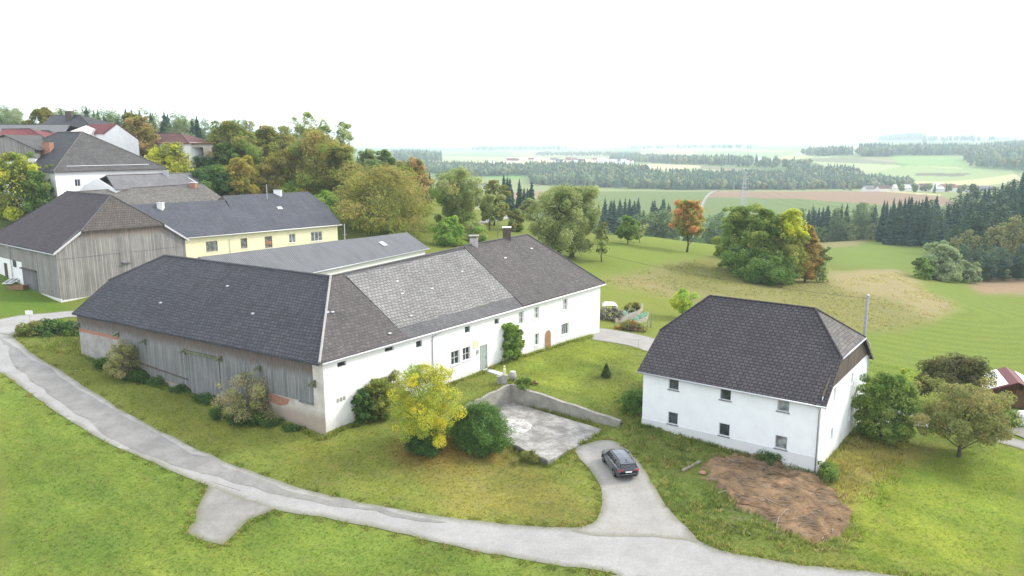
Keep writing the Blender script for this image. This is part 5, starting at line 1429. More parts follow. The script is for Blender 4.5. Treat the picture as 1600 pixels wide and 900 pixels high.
m = MB(); m.box(g + (0, 0, .22), (2.2, 1.1, .4)); m.build("filling", M['bark_pale'], r_)
# plank, stone and dead sticks on and beside the bare earth
a, b = ground_hit(1068, 738), ground_hit(1095, 724); m = MB(); d = b - a; n_ = np.array([-d[1], d[0], 0]); n_ /= np.linalg.norm(n_)
m.obox(a + (0, 0, .06), d, n_ * .22, (0, 0, .12)); tag(m.build("plank", M['bark_pale']), "weathered beam lying in the grass left of the bare earth", "plank")
g = ground_hit(1098, 740); m = MB(); m.lathe(g, [(.25, 0), (.32, .1), (.22, .2)], 7); tag(m.build("stone", M['brick']), "reddish stone at the left end of the bare earth", "stone")
for k, (x0, y0, x1, y1) in enumerate(((1195,743,1222,748),(1186,762,1208,760),(1122,772,1146,768),(1145,753,1148,768),(1236,796,1217,810),(1217,810,1213,835),(1213,835,1199,845),(1268,797,1292,804),(1284,844,1293,835),(1300,810,1318,822),(1318,818,1338,826),(1301,828,1303,842),(1150,790,1190,797),(1240,810,1272,816),(1190,775,1215,790),(1200,732,1190,742))):
    a, b = ground_hit(x0, y0), ground_hit(x1, y1); mid = (a + b) / 2 + (rw.uniform(-.15, .15), rw.uniform(-.15, .15), rw.uniform(.05, .2)); m = MB(); m.tube([a + (0, 0, .1), mid + (0, 0, .08), b + (0, 0, .12)], [.032, .027, .012], 5)
    m.tube([mid, mid + (rw.uniform(-.5, .5), rw.uniform(-.4, .4), .1)], [.02, .008], 4)
    tag(m.build("dead_branch", M['twig'] if k % 3 else M['timber_dark'], uv=False), "dry twig lying on the bare brown earth", "branch", "dry branches strewn over the bare earth")

# ================================================================== vegetation
def leaf_quads(rng, centers, cols, size, flat=.35, out=None, ctr=None, asp=.62):
    """small pointed leaves (rhombs) at the given centres"""
    n = len(centers)
    nrm = rng.normal(size=(n, 3)); nrm[:, 2] = np.abs(nrm[:, 2]) + flat
    if ctr is not None: nrm += 0.9 * (centers - ctr) / (np.linalg.norm(centers - ctr, axis=1, keepdims=True) + 1e-6)
    nrm /= np.linalg.norm(nrm, axis=1, keepdims=True)
    a = np.cross(nrm, rng.normal(size=(n, 3))); a /= np.linalg.norm(a, axis=1, keepdims=True) + 1e-9
    b = np.cross(nrm, a)
    s = size * rng.uniform(.6, 1.35, (n, 1))
    V = np.stack([centers - a * s * .5, centers + b * s * asp * .5, centers + a * s * .5, centers - b * s * asp * .5], 1).reshape(-1, 3)
    Fq = np.arange(4 * n).reshape(n, 4)
    return V, Fq, np.repeat(cols, 4, axis=0)

ENV = {  # crown half-width along its height (0 bottom .. 1 top)
    'round': ([0, .12, .35, .6, .85, 1], [.35, .75, 1.0, .95, .6, .12]),
    'oval': ([0, .15, .4, .7, .9, 1], [.3, .7, 1.0, .85, .5, .1]),
    'broad': ([0, .1, .3, .6, .85, 1], [.6, .9, 1.0, .92, .65, .2]),
    'column': ([0, .1, .4, .75, .92, 1], [.5, .85, 1.0, .85, .5, .1]),
    'bush': ([0, .15, .4, .7, .9, 1], [.75, .95, 1.0, .85, .55, .15]),
    'fountain': ([0, .2, .5, .75, .92, 1], [.35, .6, .9, 1.0, .7, .2]),
}
def tree_parts(seed, h, base, rad, env, ncl, nleaf, leaf, pal, spread=.22, trunk_r=.2, droop=0.0, gaps=.0, grad=None, stems=1, bark='bark', twigs=0, limbs=True, squash=1.0, fill=.22, bough=.7):
    """returns (wood MB, leaf arrays). pal: list of colours; grad(frac_height, rng) may pick a colour instead"""
    rng = np.random.default_rng(seed)
    ex, ey = ENV[env]
    k = ncl; fz = rng.uniform(.02, .97, k) ** .9
    w = np.interp(fz, ex, ey) * rad
    rr = np.sqrt(rng.uniform(.08, 1, k)) * w * (1 - spread * .4); an = rng.uniform(0, 2 * math.pi, k)
    lump = 1 + .20 * np.sin(an * 2 + seed) + .15 * np.sin(an * 3 + fz * 7 + seed * 2) + rng.normal(size=k) * .10
    C = np.stack([np.cos(an) * rr * lump, np.sin(an) * rr * lump * squash, base + fz * (h - base)], 1)
    nb = int(rng.integers(8, 13)); bz = (np.arange(nb) + rng.uniform(.2, .8, nb)) / nb * .88 + .06; ba = np.arange(nb) * 2.4 + rng.uniform(-.5, .5, nb); br_ = np.interp(bz, ex, ey) * rad * rng.uniform(.55, .82, nb)
    Bc = np.stack([np.cos(ba) * br_, np.sin(ba) * br_ * squash, base + bz * (h - base)], 1)
    pick = rng.integers(0, nb, k); q_ = Bc[pick] + rng.normal(size=(k, 3)) * (rad * .24, rad * .24 * squash, min((h - base) * .12, rad * .3)); lm = rng.random(k) < bough
    C[lm] = q_[lm]; C[:, 2] = np.clip(C[:, 2], base + .03 * (h - base), h * .985); fz = (C[:, 2] - base) / (h - base)
    cs = rad * spread * rng.uniform(.5, 1.35, k)
    per = np.maximum(3, (nleaf * cs ** 2 / (cs ** 2).sum())).astype(int)
    if gaps: per[rng.random(k) < gaps] //= 6
    ids = np.repeat(np.arange(k), per); n = len(ids)
    d = rng.normal(size=(n, 3)); d /= np.linalg.norm(d, axis=1, keepdims=True)
    r = cs[ids] * rng.uniform(.25, 1, n) ** .5
    P = C[ids] + d * r[:, None] * (1, 1, .78)
    if droop: P[:, 2] -= droop * rng.uniform(0, 1, n) ** 2 * cs[ids] * 2
    pal = np.array(pal)
    cc = pal[rng.integers(0, len(pal), k)]
    if grad is not None: cc = np.array([grad(f, rng, C[i]) for i, f in enumerate(fz)])
    col = cc[ids] * rng.uniform(.72, 1.3, (n, 1)) * rng.uniform(.9, 1.12, (n, 3))
    mixp = pal[rng.integers(0, len(pal), n)]; q = rng.random(n) < .22
    if grad is None: col[q] = mixp[q]
    # loose leaves between the clumps, following the crown's outline
    nf = int(n * fill); f2 = rng.uniform(0, 1, nf) ** .9; w2 = np.interp(f2, ex, ey) * rad; a2 = rng.uniform(0, 6.283, nf)
    l2 = 1 + .16 * np.sin(a2 * 2 + seed) + .13 * np.sin(a2 * 3 + f2 * 7 + seed * 2) + .10 * np.sin(a2 * 7 + f2 * 19)
    r2 = rng.uniform(.35, 1.0, nf) ** .6 * w2 * l2 * .86 * (1 + .30 * vnoise(a2 * rad * .9 + seed, f2 * (h - base), max(.35, rad * .30), seed + 5))
    P2 = np.stack([np.cos(a2) * r2, np.sin(a2) * r2 * squash, base + f2 * (h - base)], 1)
    if gaps: 
        kp = vnoise(P2[:, 0] + P2[:, 2], P2[:, 1] - P2[:, 2], rad * .35, seed) > -.25; P2 = P2[kp]; f2 = f2[kp]; nf = len(P2)
    col2 = pal[rng.integers(0, len(pal), nf)] if grad is None else np.array([grad(f, rng, c) for f, c in zip(f2, P2)]).reshape(-1, 3)
    col2 = col2 * rng.uniform(.75, 1.3, (nf, 1)) * (1 + .18 * vnoise(P2[:, 0] + P2[:, 2] * .7, P2[:, 1] + P2[:, 2], rad * .3, seed + 1))[:, None]
    P = np.vstack([P, P2]); col = np.vstack([col, col2])
    V, Fq, Cl = leaf_quads(rng, P, col, leaf, ctr=np.array([0, 0, base + (h - base) * .45]), asp=.62)
    wd = MB()
    for s in range(stems):
        o = np.array([0, 0, -.3]) if stems == 1 else np.array([rng.uniform(-.3, .3) * rad * .5, rng.uniform(-.3, .3) * rad * .5, -.3])
        lean = rng.uniform(-.06, .06, 2) * h if stems == 1 else rng.uniform(-.35, .35, 2) * rad
        top = np.array([o[0] + lean[0], o[1] + lean[1], base + (h - base) * .72])
        path = [o + (top - o) * t + np.array([rng.uniform(-.03, .03) * h * t * (1 - t) * 3, rng.uniform(-.03, .03) * h * t * (1 - t) * 3, 0]) for t in np.linspace(0, 1, 6)]
        wd.tube(path, [trunk_r * (1.25 if i == 0 else 1) * (1 - .8 * i / 5) for i in range(6)], 7)
        if limbs:
            for i in rng.permutation(k)[:max(5, min(26, k // (2 * stems)))]:
                t = np.clip((C[i, 2] - base * .7) / (h - base * .7) * .75, .15, .92); j = t * 5; a = int(j); st_ = path[a] * (1 - j + a) + path[min(a + 1, 5)] * (j - a)
                if st_[2] > C[i, 2]: st_ = path[1] * .5 + path[2] * .5
                mid = st_ * .5 + C[i] * .5 + np.array([0, 0, rng.uniform(-.02, .08) * h * .4])
                r0 = trunk_r * .42 * (1 - t * .6)
                wd.tube([st_, mid, C[i]], [r0, r0 * .6, r0 * .2], 5, cap=False)
    for i in range(twigs):
        c = C[rng.integers(0, k)]; e = c + rng.normal(size=3) * rad * .3 + (0, 0, rad * .35); o = np.array([rng.normal() * rad * .12, rng.normal() * rad * .12, 0])
        wd.tube([o, (o + c) / 2 + (0, 0, .1), c, e], [.03, .022, .014, .006], 3, cap=False)
    return wd, (V, Fq, Cl), bark
def plant_tree(name, label, cat, px, py, parts, rz=0, group=None, sc=1.0, pos=None, names=('trunk', 'crown'), mat='leaf'):
    g = ground_hit(px, py) if pos is None else np.asarray(pos, float)
    root = thing(name, label, cat, g, rz, group); root.scale = (sc, sc, sc)
    wd, (V, Fq, Cl), bark = parts
    if wd.v:
        o = wd.build(names[0], M[bark], None, None, smooth=True, uv=False); o.parent = root
    mesh_np(names[1], V, Fq, M[mat], Cl, parent=root)
    return root
# palettes: linear base colours of real leaves
OLIVE = [(.095,.105,.028), (.12,.115,.032), (.075,.095,.025), (.14,.12,.035)]
RUST = [(.138,.122,.036), (.15,.12,.04), (.112,.115,.031), (.13,.108,.038)]
WILLOW = [(.135,.155,.065), (.16,.175,.08), (.115,.135,.05), (.145,.15,.055)]
GREEN = [(.072,.115,.026), (.092,.135,.032), (.060,.098,.024), (.108,.142,.034)]
DEEP = [(.03,.06,.018), (.04,.075,.02), (.025,.05,.018), (.05,.085,.022)]
BRIGHT = [(.12,.19,.035), (.15,.21,.04), (.10,.16,.03)]
YELLOW = [(.255,.235,.028), (.22,.215,.03), (.29,.25,.028), (.17,.185,.032)]
LEMON = [(.24,.25,.03), (.20,.22,.03), (.28,.27,.035)]
ORANGE = [(.32,.15,.035), (.26,.12,.035), (.22,.14,.035)]
PINK = [(.23,.14,.085), (.22,.155,.08), (.17,.145,.06)]
CRIMSON = [(.27,.05,.05), (.22,.06,.05)]
PALEG = [(.165,.185,.10), (.195,.205,.115), (.145,.165,.08)]
BLUEG = [(.028,.055,.035), (.035,.065,.04), (.022,.045,.03)]
TWIGGY = [(.20,.17,.10), (.15,.14,.06), (.12,.13,.04)]
def mpx(px_size, g): return px_size * np.linalg.norm(np.asarray(g) - EYE) / FPX   # metres spanned by so many pixels at g
def tree_at(name, label, cat, px, py, top, width, env, pal, dens=1.0, leafpx=4.0, cb=.18, spread=.24, ncl=None, seed=None, group=None, minleaf=.10, depth=None, **kw):
    """a tree whose base, top and width are where the photograph has them"""
    g = ground_hit(px, py)
    if depth: g = at_depth(px, py, depth); g[2] = hz(g[0], g[1])
    h = max(.4, at_depth(px, top, g[1])[2] - g[2]); r = mpx(width / 2, g)
    leaf = max(minleaf, mpx(leafpx, g)); vol = r * r * max(h * (1 - cb), r * .5)
    n = int(np.clip(dens * 7.0 * (r * (h * (1 - cb)) * 3.2) / (leaf * leaf * .31), 250, 26000))
    seed = seed if seed is not None else int(px * 7 + py)
    parts = tree_parts(seed, h, h * cb, r, env, ncl or int(np.clip(n / 130, 12, 110)), n, leaf, pal, spread, trunk_r=kw.pop('trunk_r', max(.04, h * .018)), **kw)
    isb = env == 'bush'
    return plant_tree(name, label, cat, px, py, parts, pos=g, group=group, names=('stems', 'foliage') if isb else ('trunk', 'crown'))
B_, T_ = ('bush', 'tree')
# --- foreground
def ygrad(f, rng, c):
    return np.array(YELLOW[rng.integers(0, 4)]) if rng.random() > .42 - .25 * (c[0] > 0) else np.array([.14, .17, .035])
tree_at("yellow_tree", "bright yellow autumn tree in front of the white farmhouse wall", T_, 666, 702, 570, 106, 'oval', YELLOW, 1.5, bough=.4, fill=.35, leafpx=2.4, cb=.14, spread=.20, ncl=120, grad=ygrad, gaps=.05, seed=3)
tree_at("bush", "dark green bush at the foot of the yellow tree", B_, 661, 709, 668, 46, 'bush', DEEP, 1.2, leafpx=2.6, cb=.02, spread=.3)
tree_at("bush", "big dense rounded dark green bush beside the concrete yard", B_, 750, 697, 636, 104, 'bush', [(.045,.085,.02),(.055,.10,.022),(.038,.072,.02),(.07,.115,.03)], 1.7, leafpx=2.4, cb=.02, spread=.2, ncl=110, bough=0, fill=.5)
tree_at("shrub", "dark green upright shrub against the white wall near the barn corner", B_, 568, 661, 607, 30, 'bush', DEEP + GREEN[:1], .9, leafpx=2.8, cb=.03, spread=.28)
tree_at("shrub", "olive green rounded shrub between the wall and the yellow tree", B_, 592, 652, 592, 48, 'bush', [(.12,.14,.035),(.10,.12,.03),(.16,.16,.04)], .9, leafpx=2.8, cb=.03, spread=.26)
tree_at("shrub", "brownish yellow thin shrub just left of the yellow tree", B_, 615, 640, 586, 40, 'bush', [(.17,.15,.045),(.13,.13,.04),(.10,.11,.03)], .6, leafpx=2.8, cb=.03, spread=.26, twigs=20)
tree_at("shrub", "fresh green leafy bush against the farmhouse wall beside the door", B_, 796, 561, 504, 40, 'bush', GREEN + BRIGHT[:2], 1.1, leafpx=2.8, cb=.03, spread=.26)
tree_at("bush", "twiggy olive bush at the stone end of the barn", B_, 196, 590, 538, 52, 'bush', [(.15,.145,.06),(.12,.125,.045),(.17,.155,.075)], .45, leafpx=2.3, cb=.05, spread=.24, fill=.15, twigs=90, bark='bark_pale')
tree_at("bush", "bare grey brown twiggy bush in front of the barn boards", B_, 387, 656, 584, 86, 'bush', TWIGGY, .20, leafpx=2.2, cb=.08, spread=.24, fill=.1, twigs=190, bark='bark_pale')
for i, (x, y, t, w) in enumerate(((170,575,556,30),(215,592,572,34),(245,600,584,30),(285,612,598,26),(325,628,612,28),(352,650,630,34),(384,660,632,38),(420,664,648,30),(455,672,662,22))):
    tree_at("undergrowth_bush", ["low dark weeds below the twiggy olive bush", "dark green nettles right of the olive bush", "low green nettles at the barn's stone footing", "thin strip of weeds left of the barn door", "weeds below the sliding barn door", "dark bramble left of the bare bush", "dark bramble under the bare twiggy bush", "low bramble right of the bare bush", "last small weed clump near the barn corner"][i], "weeds", x, y, t + 6, w * 1.55, 'bush', DEEP + [(.06,.10,.025)], .6, leafpx=2.4, cb=.0, spread=.3, limbs=False, squash=.55, fill=.5)
for i, (x, y, t, w) in enumerate(((48,522,506,38),(80,520,502,40),(112,522,503,36))):
    tree_at("hedge_bush", ["olive hedge bush at the road end of the barn hedge", "middle dark bush of the low hedge left of the barn", "dark green hedge bush touching the brick end of the barn"][i], B_, x, y, t, w, 'bush', DEEP + GREEN[:1] if i else OLIVE + GREEN[:1], 1.0, leafpx=2.6, cb=.0, spread=.3)
def cone_shrub(px, py, top, w, label):
    g = ground_hit(px, py); h = at_depth(px, top, g[1])[2] - g[2]; r = mpx(w / 2, g); rng = np.random.default_rng(8)
    n = 2600; f = rng.uniform(0, 1, n) ** 1.3; a = rng.uniform(0, 6.283, n); rr = r * (1 - f) ** .8 * np.sqrt(rng.uniform(.4, 1, n)) * np.minimum(1, .6 + f * 4)
    Pn = np.stack([np.cos(a) * rr, np.sin(a) * rr, f * h], 1); pal = np.array([(.045,.065,.02),(.06,.08,.022),(.035,.05,.016)])
    wd = MB(); wd.tube([(0, 0, -.2), (0, 0, h * .8)], [.05, .02], 5)
    plant_tree("conifer_shrub", label, B_, 0, 0, (wd, leaf_quads(rng, Pn, pal[rng.integers(0, 3, n)], .12, ctr=np.array([0, 0, h * .3])), 'bark'), pos=g, names=('trunk', 'crown'))
cone_shrub(947, 589, 568, 19, "small dark cone shaped conifer alone on the lawn")
# --- around the white house
tree_at("bush", "large green bush at the back corner of the white house", B_, 1376, 688, 584, 78, 'bush', GREEN + [(.11,.14,.035),(.13,.155,.05)], 1.0, leafpx=3.0, cb=.04, spread=.22, ncl=90)
tree_at("sapling", "thin yellow green sapling behind the large bush", T_, 1414, 634, 577, 26, 'oval', LEMON + BRIGHT, .45, leafpx=2.8, cb=.3, spread=.3, trunk_r=.06)
tree_at("fruit_tree", "dark brown green round fruit tree above the lane", T_, 1487, 645, 561, 86, 'broad', [(.062,.062,.026),(.078,.066,.028),(.05,.058,.021)], 1.1, bough=.45, leafpx=2.8, cb=.38, spread=.22, trunk_r=.13)
tree_at("apple_tree", "loose olive green apple tree on the lawn before the lane", T_, 1498, 714, 602, 118, 'broad', [(.115,.12,.045),(.135,.13,.052),(.095,.105,.036),(.14,.122,.048)], .6, leafpx=2.7, cb=.26, spread=.18, ncl=105, gaps=.1, trunk_r=.16)
tree_at("bush", "small green shrub hedge below the log cabin", B_, 1578, 662, 645, 40, 'bush', GREEN, .9, leafpx=2.8, cb=.0, spread=.3)
tree_at("weeds_clump", "green weed clump at the front corner of the white house", "weeds", 1296, 748, 727, 36, 'bush', GREEN, .7, leafpx=2.2, cb=.0, spread=.3, limbs=False)
tree_at("weeds_clump", "dark weeds along the plinth under the right lower window", "weeds", 1205, 722, 710, 56, 'bush', GREEN[:1] + DEEP, .6, leafpx=2.2, cb=.0, spread=.3, limbs=False, squash=.4)
tree_at("weeds_clump", "nettles along the left end of the white house", "weeds", 990, 640, 612, 46, 'bush', GREEN[:1] + [(.05,.09,.02)], .7, leafpx=2.4, cb=.0, spread=.3, limbs=False)
tree_at("weeds_clump", "weeds growing over the corner of the retaining walls", "weeds", 817, 606, 590, 28, 'bush', GREEN, .6, leafpx=2.2, cb=.0, spread=.3, limbs=False)
tree_at("weeds_clump", "weeds growing along the front kerb of the yard", "weeds", 828, 722, 705, 36, 'bush', OLIVE, .5, leafpx=2.2, cb=.0, spread=.3, limbs=False, squash=.5)
tree_at("sapling", "yellow green young fruit tree behind the ridge of the white house", T_, 1066, 497, 453, 40, 'oval', LEMON + BRIGHT, .6, leafpx=2.8, cb=.2, spread=.3, trunk_r=.1)
tree_at("bush", "small dark garden shrub behind the raised beds", B_, 985, 492, 473, 26, 'bush', OLIVE, .9, leafpx=2.8, cb=.05, spread=.3)
tree_at("bush", "orange brown flowering border inside the garden fence", B_, 985, 516, 505, 48, 'bush', [(.24,.11,.04),(.18,.10,.035),(.09,.10,.03)], .7, leafpx=2.6, cb=.0, spread=.3, limbs=False, squash=.25)
for b_, lab in ((pb1, "round blue green cabbage in the white raised bed"), (pb2, "round blue green leafy plant in the lower raised bed")):
    f = list(b_["_pts"]); del b_["_pts"]
    for i in range(0, len(f), 3):
        rng = np.random.default_rng(i); Pn = rng.normal(size=(26, 3)) * (.16, .16, .08) + (0, 0, .1)
        V, Fq, Cl = leaf_quads(rng, Pn, np.array([(.14, .22, .19)]) * rng.uniform(.7, 1.2, (26, 1)), .26)
        o = mesh_np("cabbage", V, Fq, M['leaf'], Cl); o.location = f[i:i + 3]; tag(o, lab, "cabbage", "cabbages in the white bed" if b_ is pb1 else "greens in the lower bed")
# --- meadow trees
tree_at("young_tree", "small thin young tree beside the large willowy tree", T_, 940, 409, 350, 28, 'column', WILLOW + OLIVE[:1], .55, leafpx=3.4, cb=.25, spread=.3, trunk_r=.14)
tree_at("fruit_tree", "small round green fruit tree on the meadow crest", T_, 981, 382, 338, 36, 'round', GREEN, 1.0, leafpx=2.9, cb=.22, spread=.28)
tree_at("fruit_tree", "sparse half bare small tree beside the round green one", T_, 999, 379, 350, 24, 'fountain', TWIGGY + PALEG, .4, leafpx=2.9, cb=.3, spread=.3)
def mgrad(f, rng, c):
    edge = np.hypot(c[0], c[1]) / 5
    if rng.random() < f * .75 + edge * .35 - .12: return np.array(((.25,.125,.055),(.22,.135,.045),(.26,.14,.06))[rng.integers(0, 3)])
    return np.array(((.11,.14,.03),(.16,.15,.035))[rng.integers(0, 2)])
tree_at("red_maple", "orange red and green round autumn tree alone on the crest", T_, 1073, 394, 313, 47, 'oval', ORANGE, 1.6, bough=.4, fill=.4, leafpx=3.0, cb=.34, spread=.24, grad=mgrad, trunk_r=.26)
tree_at("broadleaf_tree", "dark green leftmost tree of the meadow thicket", T_, 1152, 424, 322, 66, 'broad', GREEN[1:] + [(.115,.155,.034), (.13,.15,.036)], 1.3, bough=.5, leafpx=2.9, cb=.05, spread=.22)
tree_at("broadleaf_tree", "dense green middle tree of the meadow thicket", T_, 1192, 436, 327, 62, 'broad', GREEN[1:] + [(.13,.16,.036), (.15,.165,.036)], 1.3, bough=.5, leafpx=2.9, cb=.05, spread=.22)
tree_at("broadleaf_tree", "yellow green topped tree of the meadow thicket", T_, 1228, 440, 328, 58, 'column', LEMON + [(.16,.18,.03),(.11,.14,.03)], 1.2, leafpx=2.9, cb=.08, spread=.24, grad=lambda f, r, c: np.array(LEMON[r.integers(0, 3)]) if f > .62 else np.array(((.115,.145,.036),(.15,.155,.04),(.17,.16,.045))[r.integers(0, 3)]))
tree_at("broadleaf_tree", "orange brown low tree at the right end of the thicket", T_, 1257, 440, 352, 38, 'oval', [(.19,.125,.038),(.15,.12,.04),(.20,.14,.048)], 1.0, leafpx=2.9, cb=.05, spread=.26)
tree_at("bush", "dark bushy skirt at the foot of the meadow thicket", B_, 1190, 439, 392, 92, 'bush', DEEP[1:2] + GREEN, 1.1, leafpx=2.9, cb=.0, spread=.22)
tree_at("bush", "small pale green bush right of the meadow thicket", B_, 1281, 441, 386, 22, 'bush', PALEG + OLIVE[:1], 1.0, leafpx=2.8, cb=.02, spread=.3)
tree_at("bush", "low green bush on the left edge of the meadow thicket", B_, 1128, 403, 386, 20, 'bush', GREEN, 1.0, leafpx=2.8, cb=.02, spread=.3)
tree_at("willow_tree", "huge pale green willowy tree behind the farmhouse roof", T_, 872, 404, 291, 84, 'fountain', WILLOW, .95, leafpx=2.9, cb=.16, spread=.22, ncl=90, droop=.5, trunk_r=.55, seed=12)
tree_at("willow_tree", "second pale willowy tree leaning right beside the huge one", T_, 893, 402, 293, 82, 'fountain', WILLOW + PALEG[:1], .9, leafpx=2.9, cb=.18, spread=.22, ncl=80, droop=.5, trunk_r=.5, seed=15)
tree_at("willow_tree", "tall pale green tree with dark limbs left of the chimneys", T_, 716, 360, 264, 84, 'fountain', WILLOW + GREEN[3:], .85, leafpx=2.9, cb=.16, spread=.22, ncl=80, droop=.4, trunk_r=.5, seed=17)
tree_at("pear_tree", "narrow grey green tree behind the farmhouse chimneys", T_, 772, 352, 282, 40, 'column', WILLOW + OLIVE, .9, leafpx=2.9, cb=.16, spread=.26)
tree_at("pear_tree", "leaning sparse tree between the pale trees", T_, 765, 360, 303, 44, 'fountain', WILLOW + OLIVE[:1], .5, leafpx=2.9, cb=.3, spread=.26)
tree_at("bush", "round olive bush beside the farm track", B_, 806, 361, 328, 26, 'bush', OLIVE + WILLOW[:1], 1.0, leafpx=2.8, cb=.04, spread=.3)
tree_at("bush", "pale bush on the left side of the huge willowy tree", B_, 828, 345, 312, 30, 'bush', WILLOW, .9, leafpx=2.8, cb=.05, spread=.28)
tree_at("bush", "bright green shrub right of the olive walnut tree", B_, 702, 384, 340, 46, 'bush', BRIGHT + GREEN[3:], 1.0, leafpx=2.9, cb=.03, spread=.26)
tree_at("bush", "light green low shrub in the orchard below the tall pale tree", B_, 745, 376, 348, 44, 'bush', WILLOW + BRIGHT[:1], .7, leafpx=2.9, cb=.03, spread=.28)
# --- the wooded edge behind the yellow house
def wgrad(f, rng, c):
    return np.array(RUST[rng.integers(0, 4)]) * 1.1 if rng.random() < .25 + .55 * f else np.array(((.115,.125,.026),(.095,.115,.024),(.145,.14,.03))[rng.integers(0, 3)])
tree_at("walnut_tree", "huge rounded olive and rust walnut tree beside the yellow house", T_, 600, 392, 263, 172, 'broad', OLIVE, 1.9, leafpx=2.8, cb=.02, spread=.2, ncl=120, grad=wgrad, trunk_r=.5, depth=172, bough=.35, fill=.5)
tree_at("oak_tree", "tall rounded olive brown tree at the right end of the wooded edge", T_, 498, 322, 206, 112, 'broad', OLIVE + RUST, 1.2, bough=.5, fill=.4, leafpx=2.9, cb=.05, spread=.2, ncl=100, grad=wgrad)
tree_at("oak_tree", "dark olive tree standing in front of the tall rounded one", T_, 532, 330, 232, 54, 'oval', OLIVE + GREEN[:2], 1.1, bough=.5, fill=.4, leafpx=2.9, cb=.05, spread=.24)
tree_at("maple_tree", "rust and green rounded tree near the open garage", T_, 362, 268, 194, 80, 'round', OLIVE + RUST + GREEN[:2], 1.2, bough=.5, fill=.4, leafpx=2.9, cb=.08, spread=.22)
tree_at("maple_tree", "olive tree behind the orange chestnut", T_, 422, 275, 200, 66, 'round', OLIVE + RUST[:1], 1.1, bough=.5, fill=.4, leafpx=2.9, cb=.08, spread=.22)
tree_at("chestnut_tree", "golden orange round chestnut tree left of the yellow house roof", T_, 378, 312, 249, 62, 'round', [(.165,.14,.03),(.15,.13,.028),(.12,.122,.028),(.175,.14,.03)], 1.25, leafpx=2.9, cb=.05, spread=.22)
tree_at("chestnut_tree", "second golden brown chestnut tree with dark twigs", T_, 425, 312, 250, 56, 'round', RUST + [(.155,.13,.03)], 1.0, leafpx=2.9, cb=.05, spread=.24, twigs=20)
tree_at("willow_bush", "pale silvery green willow above the yellow house chimney", B_, 477, 312, 250, 72, 'bush', PALEG + WILLOW[:1], 1.0, leafpx=2.9, cb=.04, spread=.22)
tree_at("bush", "yellow green shrub directly behind the yellow house roof", B_, 462, 322, 288, 62, 'bush', BRIGHT + LEMON[:1], .9, leafpx=2.9, cb=.02, spread=.26)
tree_at("bush", "bright green shrub at the right end of the yellow house roof", B_, 512, 336, 298, 44, 'bush', BRIGHT, .9, leafpx=2.9, cb=.02, spread=.26)
tree_at("hedge_bush", "dark green clipped hedge in front of the open garage", B_, 322, 262, 247, 74, 'bush', DEEP, 1.3, leafpx=2.8, cb=.0, spread=.24, squash=.5)
tree_at("hedge_bush", "broad green hedge beside the small grey roofed outbuilding", B_, 330, 300, 263, 66, 'bush', DEEP + GREEN[:1], 1.3, leafpx=2.8, cb=.0, spread=.22)
tree_at("bush", "yellow leafed shrub right of the hipped farmhouse roof", B_, 268, 275, 228, 62, 'bush', LEMON + OLIVE, 1.0, leafpx=2.8, cb=.02, spread=.24)
tree_at("bush", "green shrub below the long white house", B_, 276, 252, 222, 34, 'bush', GREEN + PALEG, 1.0, leafpx=2.8, cb=.02, spread=.26)
tree_at("bush", "green conical shrub left of the rust tree", B_, 357, 272, 226, 34, 'bush', GREEN, 1.0, leafpx=2.8, cb=.02, spread=.26)
tree_at("fruit_tree", "rusty half bare tree between the gabled house and the long white house", T_, 222, 232, 182, 42, 'round', RUST + PINK[1:], .8, leafpx=2.8, cb=.2, spread=.26, depth=203)
tree_at("garden_tree", "yellow green garden tree at the left edge before the hipped farmhouse", T_, 32, 345, 240, 88, 'broad', LEMON + OLIVE + GREEN[:2], 1.0, leafpx=2.8, cb=.06, spread=.2, ncl=90)
tree_at("garden_tree", "darker green tree right of the yellow green garden tree", T_, 62, 348, 268, 40, 'oval', GREEN + DEEP[:1], 1.0, leafpx=2.8, cb=.05, spread=.24)
tree_at("pink_tree", "pinkish bare topped tree behind the walnut tree", T_, 650, 330, 248, 54, 'round', PINK + OLIVE[:1], .8, leafpx=2.9, cb=.1, spread=.24)
tree_at("red_shrub", "small crimson red shrub among the pinkish trees", B_, 652, 285, 262, 18, 'bush', CRIMSON, 1.0, leafpx=2.8, cb=.1, spread=.3)
tree_at("pink_tree", "greyish green tree left of the pinkish one", T_, 628, 318, 254, 40, 'round', PALEG + PINK[2:], .8, leafpx=2.9, cb=.1, spread=.24)
tree_at("grey_tree", "dull grey green tree at the foot of the spruce ridge", T_, 577, 300, 234, 40, 'round', PALEG + GREEN[:1], .9, leafpx=2.9, cb=.1, spread=.24)
tree_at("grey_tree", "dull green rounded tree right of the grey one", T_, 603, 300, 234, 36, 'round', GREEN + PALEG[:1], .9, leafpx=2.9, cb=.1, spread=.24)
for i, (x, t, w) in enumerate(((447,196,18),(463,182,22),(486,177,28),(508,186,22),(537,190,30))):
    tree_at("poplar_tree", ["short feathery poplar at the left end of the row", "airy pale poplar left of the tallest", "tallest airy pale poplar above the wooded edge", "thin pale poplar right of the tallest", "broad yellowish poplar at the right end of the row"][i], T_, x, 262, t, w * 1.25, 'column', PALEG + [(.19,.21,.09)], .30, leafpx=2.6, cb=.3, spread=.34, gaps=.3, fill=.9, ncl=18, depth=232, trunk_r=.14)
for i, (x, b, t, w) in enumerate(((62,205,170,36),(80,205,172,30),(205,208,178,30),(236,222,196,20))):
    tree_at("hill_tree", ["olive tree left of the topmost dark roof", "olive tree directly behind the topmost dark roof", "rust tree behind the gabled house", "pale small tree left of the long white house"][i], T_, x, b, t, w, 'round', OLIVE + RUST[:1 + i % 2], 1.0, leafpx=2.8, cb=.1, spread=.26, depth=238 if i < 2 else 208)

